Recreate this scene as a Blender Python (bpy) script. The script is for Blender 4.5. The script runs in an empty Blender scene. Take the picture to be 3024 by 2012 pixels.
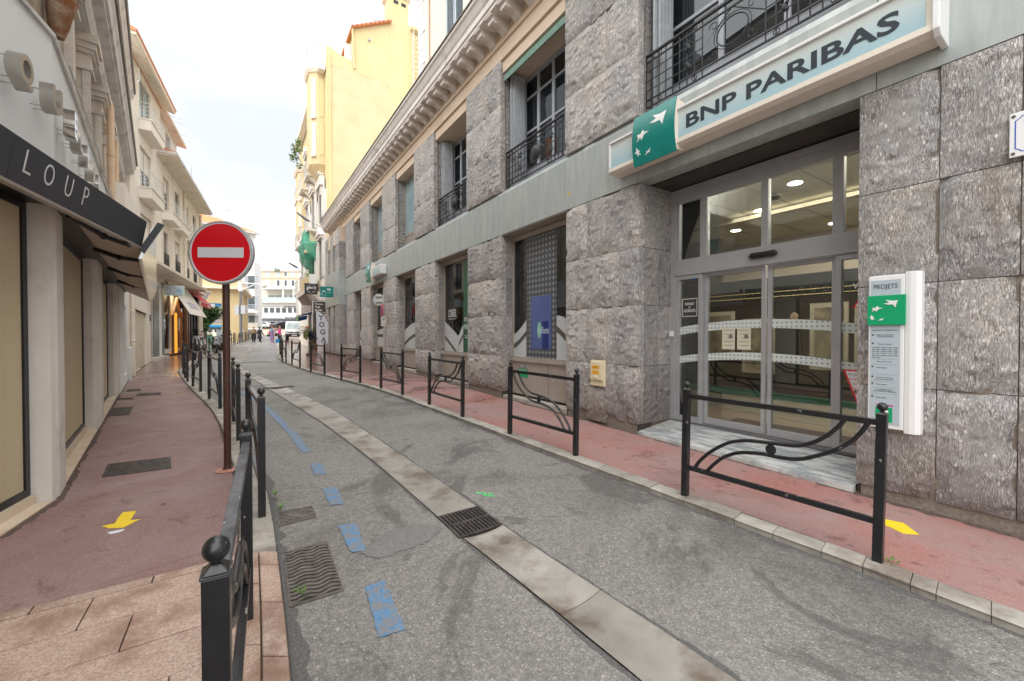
import bpy, math, random
from mathutils import Vector, Matrix, noise
R_ = math.radians
sc = bpy.context.scene
col = sc.collection
rnd = random.Random(7)

# ------------------------------------------------------------------ camera
cam_d = bpy.data.cameras.new('camera')
cam_d.sensor_width = 36.0
cam_d.lens = 14.56
cam_d.clip_start = 0.05
cam_d.clip_end = 900.0
cam = bpy.data.objects.new('camera', cam_d)
col.objects.link(cam)
cam.location = (0, 0, 1.5)
cam.rotation_euler = (R_(90.0 - 0.75), 0, 0)
sc.camera = cam

# ------------------------------------------------------------------ sky (overcast) and a soft sun
wd = bpy.data.worlds.new('World')
sc.world = wd
wd.use_nodes = True
nt = wd.node_tree
nt.nodes.clear()
wo = nt.nodes.new('ShaderNodeOutputWorld')
bg = nt.nodes.new('ShaderNodeBackground')
sky = nt.nodes.new('ShaderNodeTexSky')
sky.sky_type = 'NISHITA'
sky.sun_disc = False
SUN_E, SUN_R = R_(62), R_(196)
sky.sun_elevation = SUN_E
sky.sun_rotation = SUN_R
tc = nt.nodes.new('ShaderNodeTexCoord')
mp = nt.nodes.new('ShaderNodeMapping')
mp.inputs['Scale'].default_value = (1.0, 1.4, 3.2)
nz = nt.nodes.new('ShaderNodeTexNoise')
nz.inputs['Scale'].default_value = 1.6
nz.inputs['Detail'].default_value = 7
nz.inputs['Roughness'].default_value = 0.55
rp = nt.nodes.new('ShaderNodeValToRGB')
rp.color_ramp.elements[0].position = 0.38
rp.color_ramp.elements[0].color = (2.6, 2.68, 2.8, 1)
rp.color_ramp.elements[1].position = 0.56
rp.color_ramp.elements[1].color = (3.05, 3.12, 3.2, 1)
mx = nt.nodes.new('ShaderNodeMixRGB')
mx.inputs['Fac'].default_value = 0.94
nt.links.new(tc.outputs['Generated'], mp.inputs['Vector'])
nt.links.new(mp.outputs['Vector'], nz.inputs['Vector'])
nt.links.new(nz.outputs['Fac'], rp.inputs['Fac'])
nt.links.new(sky.outputs['Color'], mx.inputs['Color1'])
nt.links.new(rp.outputs['Color'], mx.inputs['Color2'])
nt.links.new(mx.outputs['Color'], bg.inputs['Color'])
bg.inputs['Strength'].default_value = 0.1
nt.links.new(bg.outputs['Background'], wo.inputs['Surface'])
sl = bpy.data.lights.new('sun', 'SUN')
sl.energy = 1.5
sl.angle = R_(110)
sl.color = (1.0, 0.985, 0.96)
so = bpy.data.objects.new('sun', sl)
col.objects.link(so)
so.rotation_euler = (R_(90) - SUN_E, 0, R_(180) - SUN_R)
so.location = (0, 0, 60)
vs = sc.view_settings
vs.view_transform = 'Standard'
vs.look = 'None'
vs.exposure = 1.86
vs.gamma = 1.0
vs.use_curve_mapping = False
sc.cycles.max_bounces = 8
sc.cycles.diffuse_bounces = 4
sc.cycles.glossy_bounces = 4
sc.cycles.transparent_max_bounces = 12

# ------------------------------------------------------------------ terrain profile (the street climbs away from the camera)
HP = [(-40, 1.5), (0, 1.5), (2.5, 1.465), (5.8, 1.405), (10, 1.325), (13.5, 1.25), (18, 1.19), (25, 1.10), (32, .98),
      (40, .82), (46, .72), (52, .6), (70, .3), (95, 0), (103, -1.7), (110, -1.9), (400, -2.2)]


def lerp_tab(tab, Y):
    if Y <= tab[0][0]:
        return tab[0][1]
    for (a, b), (c, d) in zip(tab, tab[1:]):
        if Y <= c:
            return b + (d - b) * (Y - a) / (c - a)
    return tab[-1][1]


def zg(Y):
    return 1.5 - lerp_tab(HP, Y)


def sm_tab(tab, Y):
    return (lerp_tab(tab, Y - .35) + lerp_tab(tab, Y) * 2 + lerp_tab(tab, Y + .35)) / 4


# ------------------------------------------------------------------ object helpers
def tag(o, label=None, cat=None, group=None, kind=None):
    if label: o['label'] = label
    if cat: o['category'] = cat
    if group: o['group'] = group
    if kind: o['kind'] = kind
    return o


def thing(name, label, cat, loc=(0, 0, 0), rz=0.0, group=None):
    o = bpy.data.objects.new(name, None)
    col.objects.link(o)
    o.empty_display_size = .2
    o.location = loc
    o.rotation_euler = (0, 0, rz)
    return tag(o, label, cat, group)


def copy_tree(o, parent=None, loc=None, rz=None, label=None):
    c = o.copy()
    col.objects.link(c)
    if parent is not None:
        c.parent = parent
    if loc is not None: c.location = loc
    if rz is not None: c.rotation_euler = (0, 0, rz)
    if label: c['label'] = label
    for ch in list(o.children):
        copy_tree(ch, c)
    return c


class MB:
    """collects shapes, then links them as one mesh object"""
    def __init__(s, dz=0.0, T=None):
        s.v, s.f, s.m, s.dz, s.T = [], [], [], dz, T

    def _a(s, p):
        p = Vector(p)
        if s.T is not None: p = s.T @ p
        s.v.append((p.x, p.y, p.z + s.dz))
        return len(s.v) - 1

    def face(s, pts, m=0):
        s.f.append([s._a(p) for p in pts]); s.m.append(m)
        return s

    def box(s, x0, x1, y0, y1, z0, z1, m=0):
        i = [s._a(p) for p in ((x0, y0, z0), (x1, y0, z0), (x1, y1, z0), (x0, y1, z0), (x0, y0, z1), (x1, y0, z1), (x1, y1, z1), (x0, y1, z1))]
        for q in ((3, 2, 1, 0), (4, 5, 6, 7), (0, 1, 5, 4), (1, 2, 6, 5), (2, 3, 7, 6), (3, 0, 4, 7)):
            s.f.append([i[k] for k in q]); s.m.append(m)
        return s

    def prism(s, pts, vec, m=0):
        """closed polygon pts swept by vec"""
        vec = Vector(vec)
        a = [s._a(p) for p in pts]
        b = [s._a(Vector(p) + vec) for p in pts]
        n = len(pts)
        s.f.append(a[::-1]); s.m.append(m)
        s.f.append(b); s.m.append(m)
        for k in range(n):
            s.f.append([a[k], a[(k + 1) % n], b[(k + 1) % n], b[k]]); s.m.append(m)
        return s

    def loft(s, rings, m=0, caps=True, closed=True):
        idx = [[s._a(p) for p in r] for r in rings]
        n = len(rings[0])
        for a, b in zip(idx, idx[1:]):
            for k in range(n if closed else n - 1):
                s.f.append([a[k], a[(k + 1) % n], b[(k + 1) % n], b[k]]); s.m.append(m)
        if caps:
            s.f.append(idx[0][::-1]); s.m.append(m)
            s.f.append(idx[-1]); s.m.append(m)
        return s

    def tube(s, pts, r, n=8, m=0):
        pts = [Vector(p) for p in pts]
        rr = r if isinstance(r, (list, tuple)) else [r] * len(pts)
        rings = []
        up = None
        for k, p in enumerate(pts):
            t = (pts[min(k + 1, len(pts) - 1)] - pts[max(k - 1, 0)]).normalized()
            if up is None:
                up = Vector((0, 0, 1)) if abs(t.z) < .9 else Vector((1, 0, 0))
            a = t.cross(up).normalized()
            b = a.cross(t).normalized()
            up = b
            rings.append([p + a * rr[k] * math.cos(2 * math.pi * q / n) + b * rr[k] * math.sin(2 * math.pi * q / n) for q in range(n)])
        return s.loft(rings, m)

    def lathe(s, prof, c=(0, 0, 0), n=16, m=0, ax='z', caps=True):
        rings = []
        for r, h in prof:
            ring = []
            for q in range(n):
                a = 2 * math.pi * q / n
                x, y = r * math.cos(a), r * math.sin(a)
                if ax == 'z': ring.append((c[0] + x, c[1] + y, c[2] + h))
                elif ax == 'y': ring.append((c[0] + x, c[1] + h, c[2] - y))
                else: ring.append((c[0] + h, c[1] + x, c[2] + y))
            rings.append(ring)
        return s.loft(rings, m, caps)

    def ball(s, c, r, n=12, k=8, m=0, sc_=(1, 1, 1)):
        rings = []
        for j in range(k + 1):
            a = math.pi * (j + .001) / (k + .002) - math.pi / 2
            a = max(-1.54, min(1.54, a))
            rings.append([(c[0] + r * sc_[0] * math.cos(a) * math.cos(2 * math.pi * q / n), c[1] + r * sc_[1] * math.cos(a) * math.sin(2 * math.pi * q / n), c[2] + r * sc_[2] * math.sin(a)) for q in range(n)])
        return s.loft(rings, m)

    def build(s, name, mats, parent=None, smooth=False, bevel=0, label=None, loc=None):
        me = bpy.data.meshes.new(name)
        me.from_pydata(s.v, [], s.f)
        if not isinstance(mats, (list, tuple)): mats = [mats]
        for mm in mats: me.materials.append(mm)
        if len(mats) > 1: me.polygons.foreach_set('material_index', s.m)
        if smooth:
            me.polygons.foreach_set('use_smooth', [True] * len(me.polygons))
            try: me.set_sharp_from_angle(angle=R_(35))
            except Exception: pass
        me.update()
        o = bpy.data.objects.new(name, me)
        col.objects.link(o)
        if parent is not None: o.parent = parent
        if loc is not None: o.location = loc
        if bevel:
            b = o.modifiers.new('edge', 'BEVEL')
            b.width = bevel; b.segments = 2; b.limit_method = 'ANGLE'; b.angle_limit = R_(40)
        if label: o['label'] = label
        return o


def share(src, name, parent, loc=(0, 0, 0), rz=0):
    o = bpy.data.objects.new(name, src.data)
    col.objects.link(o)
    o.parent = parent
    o.location = loc
    o.rotation_euler = (0, 0, rz)
    for md in src.modifiers:
        if md.type == 'BEVEL':
            b = o.modifiers.new('edge', 'BEVEL'); b.width = md.width; b.segments = md.segments; b.limit_method = 'ANGLE'; b.angle_limit = md.angle_limit
    return o


def wall_boxes(mb, s0, s1, z0, z1, o0, o1, ops, m=0):
    """a wall slab with rectangular openings (s0,s1,z0,z1)"""
    xs = sorted(set([s0, s1] + [max(s0, min(s1, q)) for a in ops for q in a[:2]]))
    for a, b in zip(xs, xs[1:]):
        if b - a < 1e-5: continue
        mid = (a + b) / 2
        cuts = sorted([(q[2], q[3]) for q in ops if q[0] < mid < q[1]])
        z = z0
        for c, d in cuts:
            if c > z + 1e-5: mb.box(a, b, o0, o1, z, min(c, z1), m)
            z = max(z, d)
        if z < z1 - 1e-5: mb.box(a, b, o0, o1, z, z1, m)
    return mb


def txt(body, w, h, mat, parent, P, X=(1, 0, 0), U=(0, 0, 1), depth=.004, name='lettering', bold=0.0, shear=0.0, keep=False, dz=0.0, label=None):
    """letters fitted into a w x h box centred on P; X reading direction, U up"""
    cu = bpy.data.curves.new('t', 'FONT')
    cu.body = body
    cu.align_x = 'CENTER'
    cu.offset = bold
    cu.shear = shear
    cu.extrude = .02
    cu.resolution_u = 3 if w < .3 or len(body) > 5 else 6
    ob = bpy.data.objects.new('t', cu)
    col.objects.link(ob)
    dg = bpy.context.evaluated_depsgraph_get()
    me = bpy.data.meshes.new_from_object(ob.evaluated_get(dg))
    bpy.data.objects.remove(ob)
    bpy.data.curves.remove(cu)
    xs = [v.co.x for v in me.vertices]; ys = [v.co.y for v in me.vertices]
    if not xs: return None
    cx, cy = (min(xs) + max(xs)) / 2, (min(ys) + max(ys)) / 2
    kx, ky = w / (max(xs) - min(xs)), h / (max(ys) - min(ys))
    if keep: kx = ky = min(kx, ky)
    X = Vector(X).normalized(); U = Vector(U).normalized(); N = X.cross(U)
    P = Vector(P) + Vector((0, 0, dz))
    for v in me.vertices:
        v.co = P + X * (v.co.x - cx) * kx + U * (v.co.y - cy) * ky + N * (v.co.z / .02 * depth)
    me.materials.clear()
    me.materials.append(mat)
    me.update()
    o = bpy.data.objects.new(name, me)
    col.objects.link(o)
    o.parent = parent
    if label: o['label'] = label
    return o


# ------------------------------------------------------------------ materials
def new_mat(name):
    m = bpy.data.materials.new(name)
    m.use_nodes = True
    return m, m.node_tree, m.node_tree.nodes['Principled BSDF']


def _noise(nt_, vec, scale, detail=5, rough=.6, dist=0):
    n = nt_.nodes.new('ShaderNodeTexNoise')
    n.inputs['Scale'].default_value = scale
    n.inputs['Detail'].default_value = detail
    n.inputs['Roughness'].default_value = rough
    n.inputs['Distortion'].default_value = dist
    nt_.links.new(vec, n.inputs['Vector'])
    return n.outputs['Fac']


def _ramp(nt_, fac, stops):
    r = nt_.nodes.new('ShaderNodeValToRGB')
    e = r.color_ramp.elements
    while len(e) < len(stops): e.new(.5)
    for k, (p, c) in enumerate(stops):
        e[k].position = p
        e[k].color = (c, c, c, 1) if isinstance(c, (int, float)) else (c[0], c[1], c[2], 1)
    nt_.links.new(fac, r.inputs['Fac'])
    return r.outputs['Color']


def _mix(nt_, fac, a, b, mode='MIX'):
    m = nt_.nodes.new('ShaderNodeMixRGB')
    m.blend_type = mode
    for k, q in (('Fac', fac), ('Color1', a), ('Color2', b)):
        if isinstance(q, (int, float)): m.inputs[k].default_value = q if k == 'Fac' else (q, q, q, 1)
        elif isinstance(q, tuple): m.inputs[k].default_value = (q[0], q[1], q[2], 1)
        else: nt_.links.new(q, m.inputs[k])
    return m.outputs['Color']


def _vec(nt_, stretch=(1, 1, 1), rand=True):
    t = nt_.nodes.new('ShaderNodeTexCoord')
    m = nt_.nodes.new('ShaderNodeMapping')
    m.inputs['Scale'].default_value = stretch
    nt_.links.new(t.outputs['Object'], m.inputs['Vector'])
    return m.outputs['Vector']


def pm(name, c1, c2=None, sc_=4.0, st=(1, 1, 1), rough=.6, bump=.0, bsc=None, metal=0.0, lo=.35, hi=.65, dirt=None, dsc=.8, dlo=.45, dhi=.75, dst=(1, 1, 1),
       var=0.0, fleck=None, fsc=60, fth=.25, rr=None, coat=0, alpha=None, emit=None, spec=.5, bd=.01, detail=5):
    m, t, b = new_mat(name)
    c2 = c2 or c1
    v = _vec(t, st)
    n1 = _noise(t, v, sc_, detail)
    c = _ramp(t, n1, [(lo, c1), (hi, c2)])
    if fleck:
        vo = t.nodes.new('ShaderNodeTexVoronoi')
        vo.inputs['Scale'].default_value = fsc
        t.links.new(v, vo.inputs['Vector'])
        f = _ramp(t, vo.outputs['Distance'], [(fth * .6, 1.0), (fth, 0.0)])
        c = _mix(t, f, c, fleck)
    if dirt:
        d = _ramp(t, _noise(t, _vec(t, dst), dsc, 6, .65), [(dlo, 0.0), (dhi, 1.0)])
        c = _mix(t, d, c, dirt)
    if var:
        oi = t.nodes.new('ShaderNodeObjectInfo')
        mr = t.nodes.new('ShaderNodeMapRange')
        mr.inputs['To Min'].default_value = 1 - var
        mr.inputs['To Max'].default_value = 1 + var
        t.links.new(oi.outputs['Random'], mr.inputs['Value'])
        cb = t.nodes.new('ShaderNodeCombineColor')
        for k in ('Red', 'Green', 'Blue'): t.links.new(mr.outputs['Result'], cb.inputs[k])
        c = _mix(t, 1.0, c, cb.outputs['Color'], 'MULTIPLY')
    t.links.new(c, b.inputs['Base Color'])
    b.inputs['Metallic'].default_value = metal
    b.inputs['Specular IOR Level'].default_value = spec
    b.inputs['Coat Weight'].default_value = coat
    if rr:
        q = _ramp(t, _noise(t, _vec(t, dst), dsc * 1.7, 5), [(.35, rr[0]), (.7, rr[1])])
        t.links.new(q, b.inputs['Roughness'])
    else:
        b.inputs['Roughness'].default_value = rough
    if bump:
        bn = t.nodes.new('ShaderNodeBump')
        bn.inputs['Strength'].default_value = bump
        bn.inputs['Distance'].default_value = bd
        t.links.new(_noise(t, v, bsc or sc_ * 3, 6, .65), bn.inputs['Height'])
        t.links.new(bn.outputs['Normal'], b.inputs['Normal'])
    if alpha is not None: b.inputs['Alpha'].default_value = alpha
    if emit:
        b.inputs['Emission Color'].default_value = (emit[0], emit[1], emit[2], 1)
        b.inputs['Emission Strength'].default_value = emit[3]
    return m


def glass_mat(name, tint=(.8, .85, .82), see=.75, dark=(.02, .025, .025), rough=.01, ior=1.5):
    """window glass: clear, with mirror reflections growing at grazing angles"""
    m, t, b = new_mat(name)
    out = t.nodes['Material Output']
    tr = t.nodes.new('ShaderNodeBsdfTransparent'); tr.inputs['Color'].default_value = (*tint, 1)
    gl = t.nodes.new('ShaderNodeBsdfGlossy'); gl.inputs['Roughness'].default_value = rough
    gl.inputs['Color'].default_value = (.9, .93, .95, 1)
    df = t.nodes.new('ShaderNodeBsdfDiffuse'); df.inputs['Color'].default_value = (*dark, 1)
    m1 = t.nodes.new('ShaderNodeMixShader'); m1.inputs['Fac'].default_value = see
    t.links.new(df.outputs[0], m1.inputs[1]); t.links.new(tr.outputs[0], m1.inputs[2])
    fr = t.nodes.new('ShaderNodeFresnel'); fr.inputs['IOR'].default_value = ior
    mr = t.nodes.new('ShaderNodeMapRange')
    mr.inputs['To Min'].default_value = .02; mr.inputs['To Max'].default_value = 1.0
    t.links.new(fr.outputs[0], mr.inputs['Value'])
    m2 = t.nodes.new('ShaderNodeMixShader')
    t.links.new(mr.outputs[0], m2.inputs['Fac'])
    t.links.new(m1.outputs[0], m2.inputs[1]); t.links.new(gl.outputs[0], m2.inputs[2])
    t.links.new(m2.outputs[0], out.inputs['Surface'])
    return m


def asphalt_mat():
    m, t, b = new_mat('asphalt')
    v = _vec(t)
    vo = t.nodes.new('ShaderNodeTexVoronoi'); vo.inputs['Scale'].default_value = 125
    t.links.new(v, vo.inputs['Vector'])
    sep = t.nodes.new('ShaderNodeSeparateColor'); t.links.new(vo.outputs['Color'], sep.inputs['Color'])
    c = _ramp(t, sep.outputs['Red'], [(0.0, (.195, .186, .178)), (.5, (.25, .24, .228)), (.88, (.30, .286, .268)), (.98, (.39, .37, .345)), (1.0, (.50, .48, .45))])
    cj = _ramp(t, vo.outputs['Distance'], [(.3, 1.0), (.65, .72)])
    c = _mix(t, .8, c, cj, 'MULTIPLY')
    big = _noise(t, _vec(t), .55, 7, .62, .4)
    c = _mix(t, 1.0, c, _ramp(t, big, [(.34, (.58, .57, .56)), (.46, (.95, .94, .92)), (.66, (1.15, 1.14, 1.11))]), 'MULTIPLY')
    mid = _noise(t, _vec(t, (1.0, .6, 1)), 1.3, 8, .7, .8)
    damp = _ramp(t, mid, [(.535, 0.0), (.585, 1.0)])
    c = _mix(t, _mix(t, 1.0, damp, .6, 'MULTIPLY'), c, (.085, .08, .076))
    fine = _noise(t, v, 24, 6, .7)
    c = _mix(t, 1.0, c, _ramp(t, fine, [(.3, .72), (.7, 1.22)]), 'MULTIPLY')
    # a thin crack network
    cr = t.nodes.new('ShaderNodeTexVoronoi'); cr.feature = 'DISTANCE_TO_EDGE'; cr.inputs['Scale'].default_value = .38
    wv = t.nodes.new('ShaderNodeVectorMath'); wv.operation = 'ADD'
    nn = t.nodes.new('ShaderNodeTexNoise'); nn.inputs['Scale'].default_value = 1.8; nn.inputs['Detail'].default_value = 8
    t.links.new(v, nn.inputs['Vector']); t.links.new(v, wv.inputs[0]); t.links.new(nn.outputs['Color'], wv.inputs[1])
    t.links.new(wv.outputs[0], cr.inputs['Vector'])
    ck = _ramp(t, cr.outputs['Distance'], [(.0, 1.0), (.0035, 0.0)])
    c = _mix(t, _mix(t, 1.0, ck, .38, 'MULTIPLY'), c, (.03, .03, .03))
    t.links.new(c, b.inputs['Base Color'])
    sx = t.nodes.new('ShaderNodeSeparateXYZ'); t.links.new(v, sx.inputs[0])
    mw = t.nodes.new('ShaderNodeMapRange'); mw.inputs['From Min'].default_value = 7; mw.inputs['From Max'].default_value = 26
    t.links.new(sx.outputs['Y'], mw.inputs['Value'])
    t.links.new(_mix(t, mw.outputs[0], _ramp(t, mid, [(.5, .82), (.66, .5)]), _ramp(t, mid, [(.35, .5), (.6, .26)])), b.inputs['Roughness'])
    bn = t.nodes.new('ShaderNodeBump'); bn.inputs['Strength'].default_value = .8; bn.inputs['Distance'].default_value = .006
    t.links.new(_mix(t, .35, vo.outputs['Distance'], fine), bn.inputs['Height'])
    bn.invert = True
    t.links.new(bn.outputs['Normal'], b.inputs['Normal'])
    return m


def pavement_mat(name, base=(.27, .10, .085), base2=(.23, .125, .11), wet_from=7.0, wet_to=17.0):
    """red coated pavement with fine light chippings; wetter further up the street"""
    m, t, b = new_mat(name)
    v = _vec(t)
    n1 = _noise(t, v, .9, 7, .6, .5)
    c = _ramp(t, n1, [(.34, base), (.62, base2)])
    vo = t.nodes.new('ShaderNodeTexVoronoi'); vo.inputs['Scale'].default_value = 120
    t.links.new(v, vo.inputs['Vector'])
    sep = t.nodes.new('ShaderNodeSeparateColor'); t.links.new(vo.outputs['Color'], sep.inputs['Color'])
    c = _mix(t, _ramp(t, sep.outputs['Red'], [(.6, 0.0), (1.0, .4)]), c, (.42, .30, .27))
    c = _mix(t, _ramp(t, sep.outputs['Green'], [(.6, 0.0), (1.0, .3)]), c, (.14, .07, .065))
    st = _noise(t, _vec(t, (1, 1, 1)), 3.2, 8, .72, 1.2)
    c = _mix(t, _ramp(t, st, [(.565, 0.0), (.62, .55)]), c, (.13, .055, .048))
    dust = _noise(t, v, 1.7, 7, .65, .3)
    c = _mix(t, _ramp(t, dust, [(.45, 0.0), (.65, .45)]), c, (.33, .25, .235))
    gum = t.nodes.new('ShaderNodeTexVoronoi'); gum.inputs['Scale'].default_value = 3.1
    t.links.new(v, gum.inputs['Vector'])
    c = _mix(t, _ramp(t, gum.outputs['Distance'], [(.055, .75), (.085, 0.0)]), c, (.06, .045, .045))
    # water lying further up the street
    sx = t.nodes.new('ShaderNodeSeparateXYZ'); t.links.new(v, sx.inputs[0])
    mr = t.nodes.new('ShaderNodeMapRange'); mr.inputs['From Min'].default_value = wet_from; mr.inputs['From Max'].default_value = wet_to
    t.links.new(sx.outputs['Y'], mr.inputs['Value'])
    wn = _noise(t, _vec(t), .8, 6, .6, .6)
    ad = t.nodes.new('ShaderNodeMath'); ad.operation = 'MULTIPLY_ADD'
    t.links.new(mr.outputs[0], ad.inputs[0]); ad.inputs[1].default_value = .42; t.links.new(wn, ad.inputs[2])
    wet = _ramp(t, ad.outputs[0], [(.62, 0.0), (.76, 1.0)])
    c = _mix(t, _mix(t, 1.0, wet, .5, 'MULTIPLY'), c, (.11, .05, .042))
    t.links.new(c, b.inputs['Base Color'])
    t.links.new(_ramp(t, ad.outputs[0], [(.55, .72), (.64, .5), (.78, .09)]), b.inputs['Roughness'])
    bn = t.nodes.new('ShaderNodeBump'); bn.inputs['Strength'].default_value = .35; bn.inputs['Distance'].default_value = .004
    t.links.new(vo.outputs['Distance'], bn.inputs['Height'])
    t.links.new(bn.outputs['Normal'], b.inputs['Normal'])
    return m


def bank_stone_mat(name, k=1.0, warm=0.0):
    """split-faced gneiss: fine upright white and black streaks"""
    m, t, b = new_mat(name)
    oi = t.nodes.new('ShaderNodeObjectInfo')
    tcn = t.nodes.new('ShaderNodeTexCoord')
    off = t.nodes.new('ShaderNodeVectorMath'); off.operation = 'MULTIPLY_ADD'
    cb = t.nodes.new('ShaderNodeCombineXYZ')
    for q in 'XYZ': t.links.new(oi.outputs['Random'], cb.inputs[q])
    t.links.new(cb.outputs[0], off.inputs[0]); off.inputs[1].default_value = (37, 23, 51); t.links.new(tcn.outputs['Object'], off.inputs[2])

    def vv(s):
        mpn = t.nodes.new('ShaderNodeMapping'); mpn.inputs['Scale'].default_value = s
        t.links.new(off.outputs[0], mpn.inputs['Vector'])
        return mpn.outputs['Vector']
    fine = _noise(t, vv((170, 170, 26)), 1.0, 4, .7, .3)
    midn = _noise(t, vv((46, 46, 11)), 1.0, 7, .72, .5)
    big = _noise(t, vv((1.6, 1.6, .8)), 1.0, 6, .6, .5)
    c = _ramp(t, fine, [(.28, (.05 * k, .048 * k, .05 * k)), (.42, (.14 * k, .132 * k, .13 * k)), (.53, (.26 * k, .245 * k, .238 * k)), (.66, (.50 * k, .485 * k, .475 * k)), (.78, (.66 * k, .65 * k, .65 * k))])
    c = _mix(t, 1.0, c, _ramp(t, midn, [(.32, (.52, .52, .53)), (.5, (.96, .96, .96)), (.68, (1.3, 1.3, 1.3))]), 'MULTIPLY')
    c = _mix(t, 1.0, c, _ramp(t, big, [(.34, (.70, .72, .75)), (.5, (1.0, .985, .965)), (.66, (1.2, 1.12, 1.03))]), 'MULTIPLY')
    calm = _noise(t, vv((4.5, 4.5, 3.5)), 1.0, 5, .6, .8)
    c = _mix(t, _ramp(t, calm, [(.42, 0.0), (.62, .62)]), c, (.215 * k, .205 * k, .195 * k))
    vo = t.nodes.new('ShaderNodeTexVoronoi'); vo.inputs['Scale'].default_value = 13
    t.links.new(vv((1.5, 1.5, .75)), vo.inputs['Vector'])
    c = _mix(t, _ramp(t, vo.outputs['Distance'], [(.1, .55), (.2, 0.0)]), c, (.58 * k, .55 * k, .52 * k))
    rust = _noise(t, vv((2.2, 2.2, .5)), 1.0, 7, .7, 1)
    c = _mix(t, _ramp(t, rust, [(.58, 0.0), (.74, .5)]), c, (.17, .095, .06))
    mr = t.nodes.new('ShaderNodeMapRange'); mr.inputs['To Min'].default_value = .82; mr.inputs['To Max'].default_value = 1.14
    t.links.new(oi.outputs['Random'], mr.inputs['Value'])
    c2 = t.nodes.new('ShaderNodeCombineColor')
    for q in ('Red', 'Green', 'Blue'): t.links.new(mr.outputs[0], c2.inputs[q])
    c = _mix(t, 1.0, c, c2.outputs[0], 'MULTIPLY')
    # grime splashed up from the pavement
    sx = t.nodes.new('ShaderNodeSeparateXYZ'); t.links.new(tcn.outputs['Object'], sx.inputs[0])
    mg = t.nodes.new('ShaderNodeMapRange'); mg.inputs['From Min'].default_value = .75; mg.inputs['From Max'].default_value = .05
    t.links.new(sx.outputs['Z'], mg.inputs['Value'])
    gm = _mix(t, 1.0, mg.outputs[0], _ramp(t, big, [(.3, .3), (.6, .8)]), 'MULTIPLY')
    c = _mix(t, gm, c, (.10, .06, .045))
    t.links.new(c, b.inputs['Base Color'])
    b.inputs['Roughness'].default_value = .78
    bn = t.nodes.new('ShaderNodeBump'); bn.inputs['Strength'].default_value = 1.0; bn.inputs['Distance'].default_value = .03
    t.links.new(_mix(t, .5, midn, fine), bn.inputs['Height'])
    # craggy splits: sharp-edged relief at hand size
    rg_ = t.nodes.new('ShaderNodeTexNoise'); rg_.noise_type = 'RIDGED_MULTIFRACTAL'; rg_.inputs['Scale'].default_value = 1.0; rg_.inputs['Detail'].default_value = 6
    t.links.new(vv((7, 7, 8.5)), rg_.inputs['Vector'])
    b2 = t.nodes.new('ShaderNodeBump'); b2.inputs['Strength'].default_value = 1.0; b2.inputs['Distance'].default_value = .06
    t.links.new(rg_.outputs['Fac'], b2.inputs['Height'])
    t.links.new(bn.outputs['Normal'], b2.inputs['Normal'])
    t.links.new(b2.outputs['Normal'], b.inputs['Normal'])
    return m


M = {}
M['asphalt'] = asphalt_mat()
M['red'] = pavement_mat('red_pavement', (.23, .125, .118), (.265, .17, .162), 8, 16)
M['red2'] = pavement_mat('red_pavement_bank_side', (.37, .155, .128), (.33, .205, .187), 7, 17)
M['patch'] = pm('asphalt_patch', (.15, .148, .145), (.22, .215, .21), 60, rough=.8, bump=.7, bsc=150, bd=.004)
M['concrete'] = pm('channel_concrete', (.26, .24, .21), (.365, .34, .305), 3, rough=.7, bump=.3, bsc=90, dirt=(.14, .105, .075), dsc=1.3, dlo=.5, dhi=.62, var=.1, rr=(.35, .8), bd=.004)
M['kerb'] = pm('kerb_stone', (.30, .275, .24), (.44, .41, .36), 5, rough=.75, bump=.35, bsc=60, dirt=(.16, .12, .09), dsc=2.2, dlo=.52, dhi=.7, var=.16, bd=.004)
M['granite'] = pm('pink_granite', (.38, .25, .19), (.56, .42, .34), 75, rough=.55, bump=.25, bsc=120, lo=.36, hi=.62, fleck=(.20, .16, .15), fsc=85, fth=.30, dirt=(.25, .145, .10), dsc=1.5, dlo=.47, dhi=.60, var=.10, rr=(.35, .65), bd=.003)
M['iron'] = pm('cast_iron', (.045, .04, .038), (.12, .105, .095), 14, rough=.55, metal=.4, bump=.4, bsc=90, bd=.003, dirt=(.13, .095, .07), dlo=.5, dhi=.8, dsc=6)
M['iron2'] = pm('worn_iron', (.10, .085, .075), (.20, .175, .155), 18, rough=.5, metal=.5, bump=.3, bsc=90, bd=.003)
M['blue_paint'] = pm('worn_blue_paint', (.075, .19, .36), (.13, .29, .49), 45, rough=.7, bump=.8, bsc=125, bd=.006, dirt=(.22, .215, .21), dsc=22, dlo=.44, dhi=.55, fleck=(.30, .30, .29), fsc=120, fth=.28)
M['yellow_paint'] = pm('yellow_paint', (.80, .56, .01), (.86, .63, .03), 20, rough=.6, bump=.3, bsc=110, bd=.003)
M['white_paint'] = pm('white_paint', (.68, .69, .72), rough=.6)
M['green_spray'] = pm('green_spray', (.07, .75, .18), (.12, .85, .25), 40, rough=.7)
M['black'] = pm('black_railing_paint', (.010, .010, .012), (.016, .016, .018), 9, rough=.33, bump=.12, bsc=40, bd=.003, dirt=(.26, .26, .25), dsc=13, dlo=.65, dhi=.665, coat=.2)
M['black_top'] = pm('scuffed_railing_paint', (.06, .062, .068), (.12, .125, .135), 30, rough=.42, bump=.15, bsc=60, bd=.003, fleck=(.45, .45, .44), fsc=16, fth=.12, dirt=(.02, .02, .022), dsc=5, dlo=.45, dhi=.6)
M['stone'] = bank_stone_mat('bank_gneiss', 1.95)
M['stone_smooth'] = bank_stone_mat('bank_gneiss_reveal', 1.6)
M['plinth'] = pm('dark_plinth', (.032, .022, .018), (.075, .05, .04), 30, rough=.85, bump=.9, bsc=55, bd=.02)
M['mortar'] = pm('mortar', (.17, .14, .11), (.26, .22, .18), 40, rough=.9)
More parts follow.
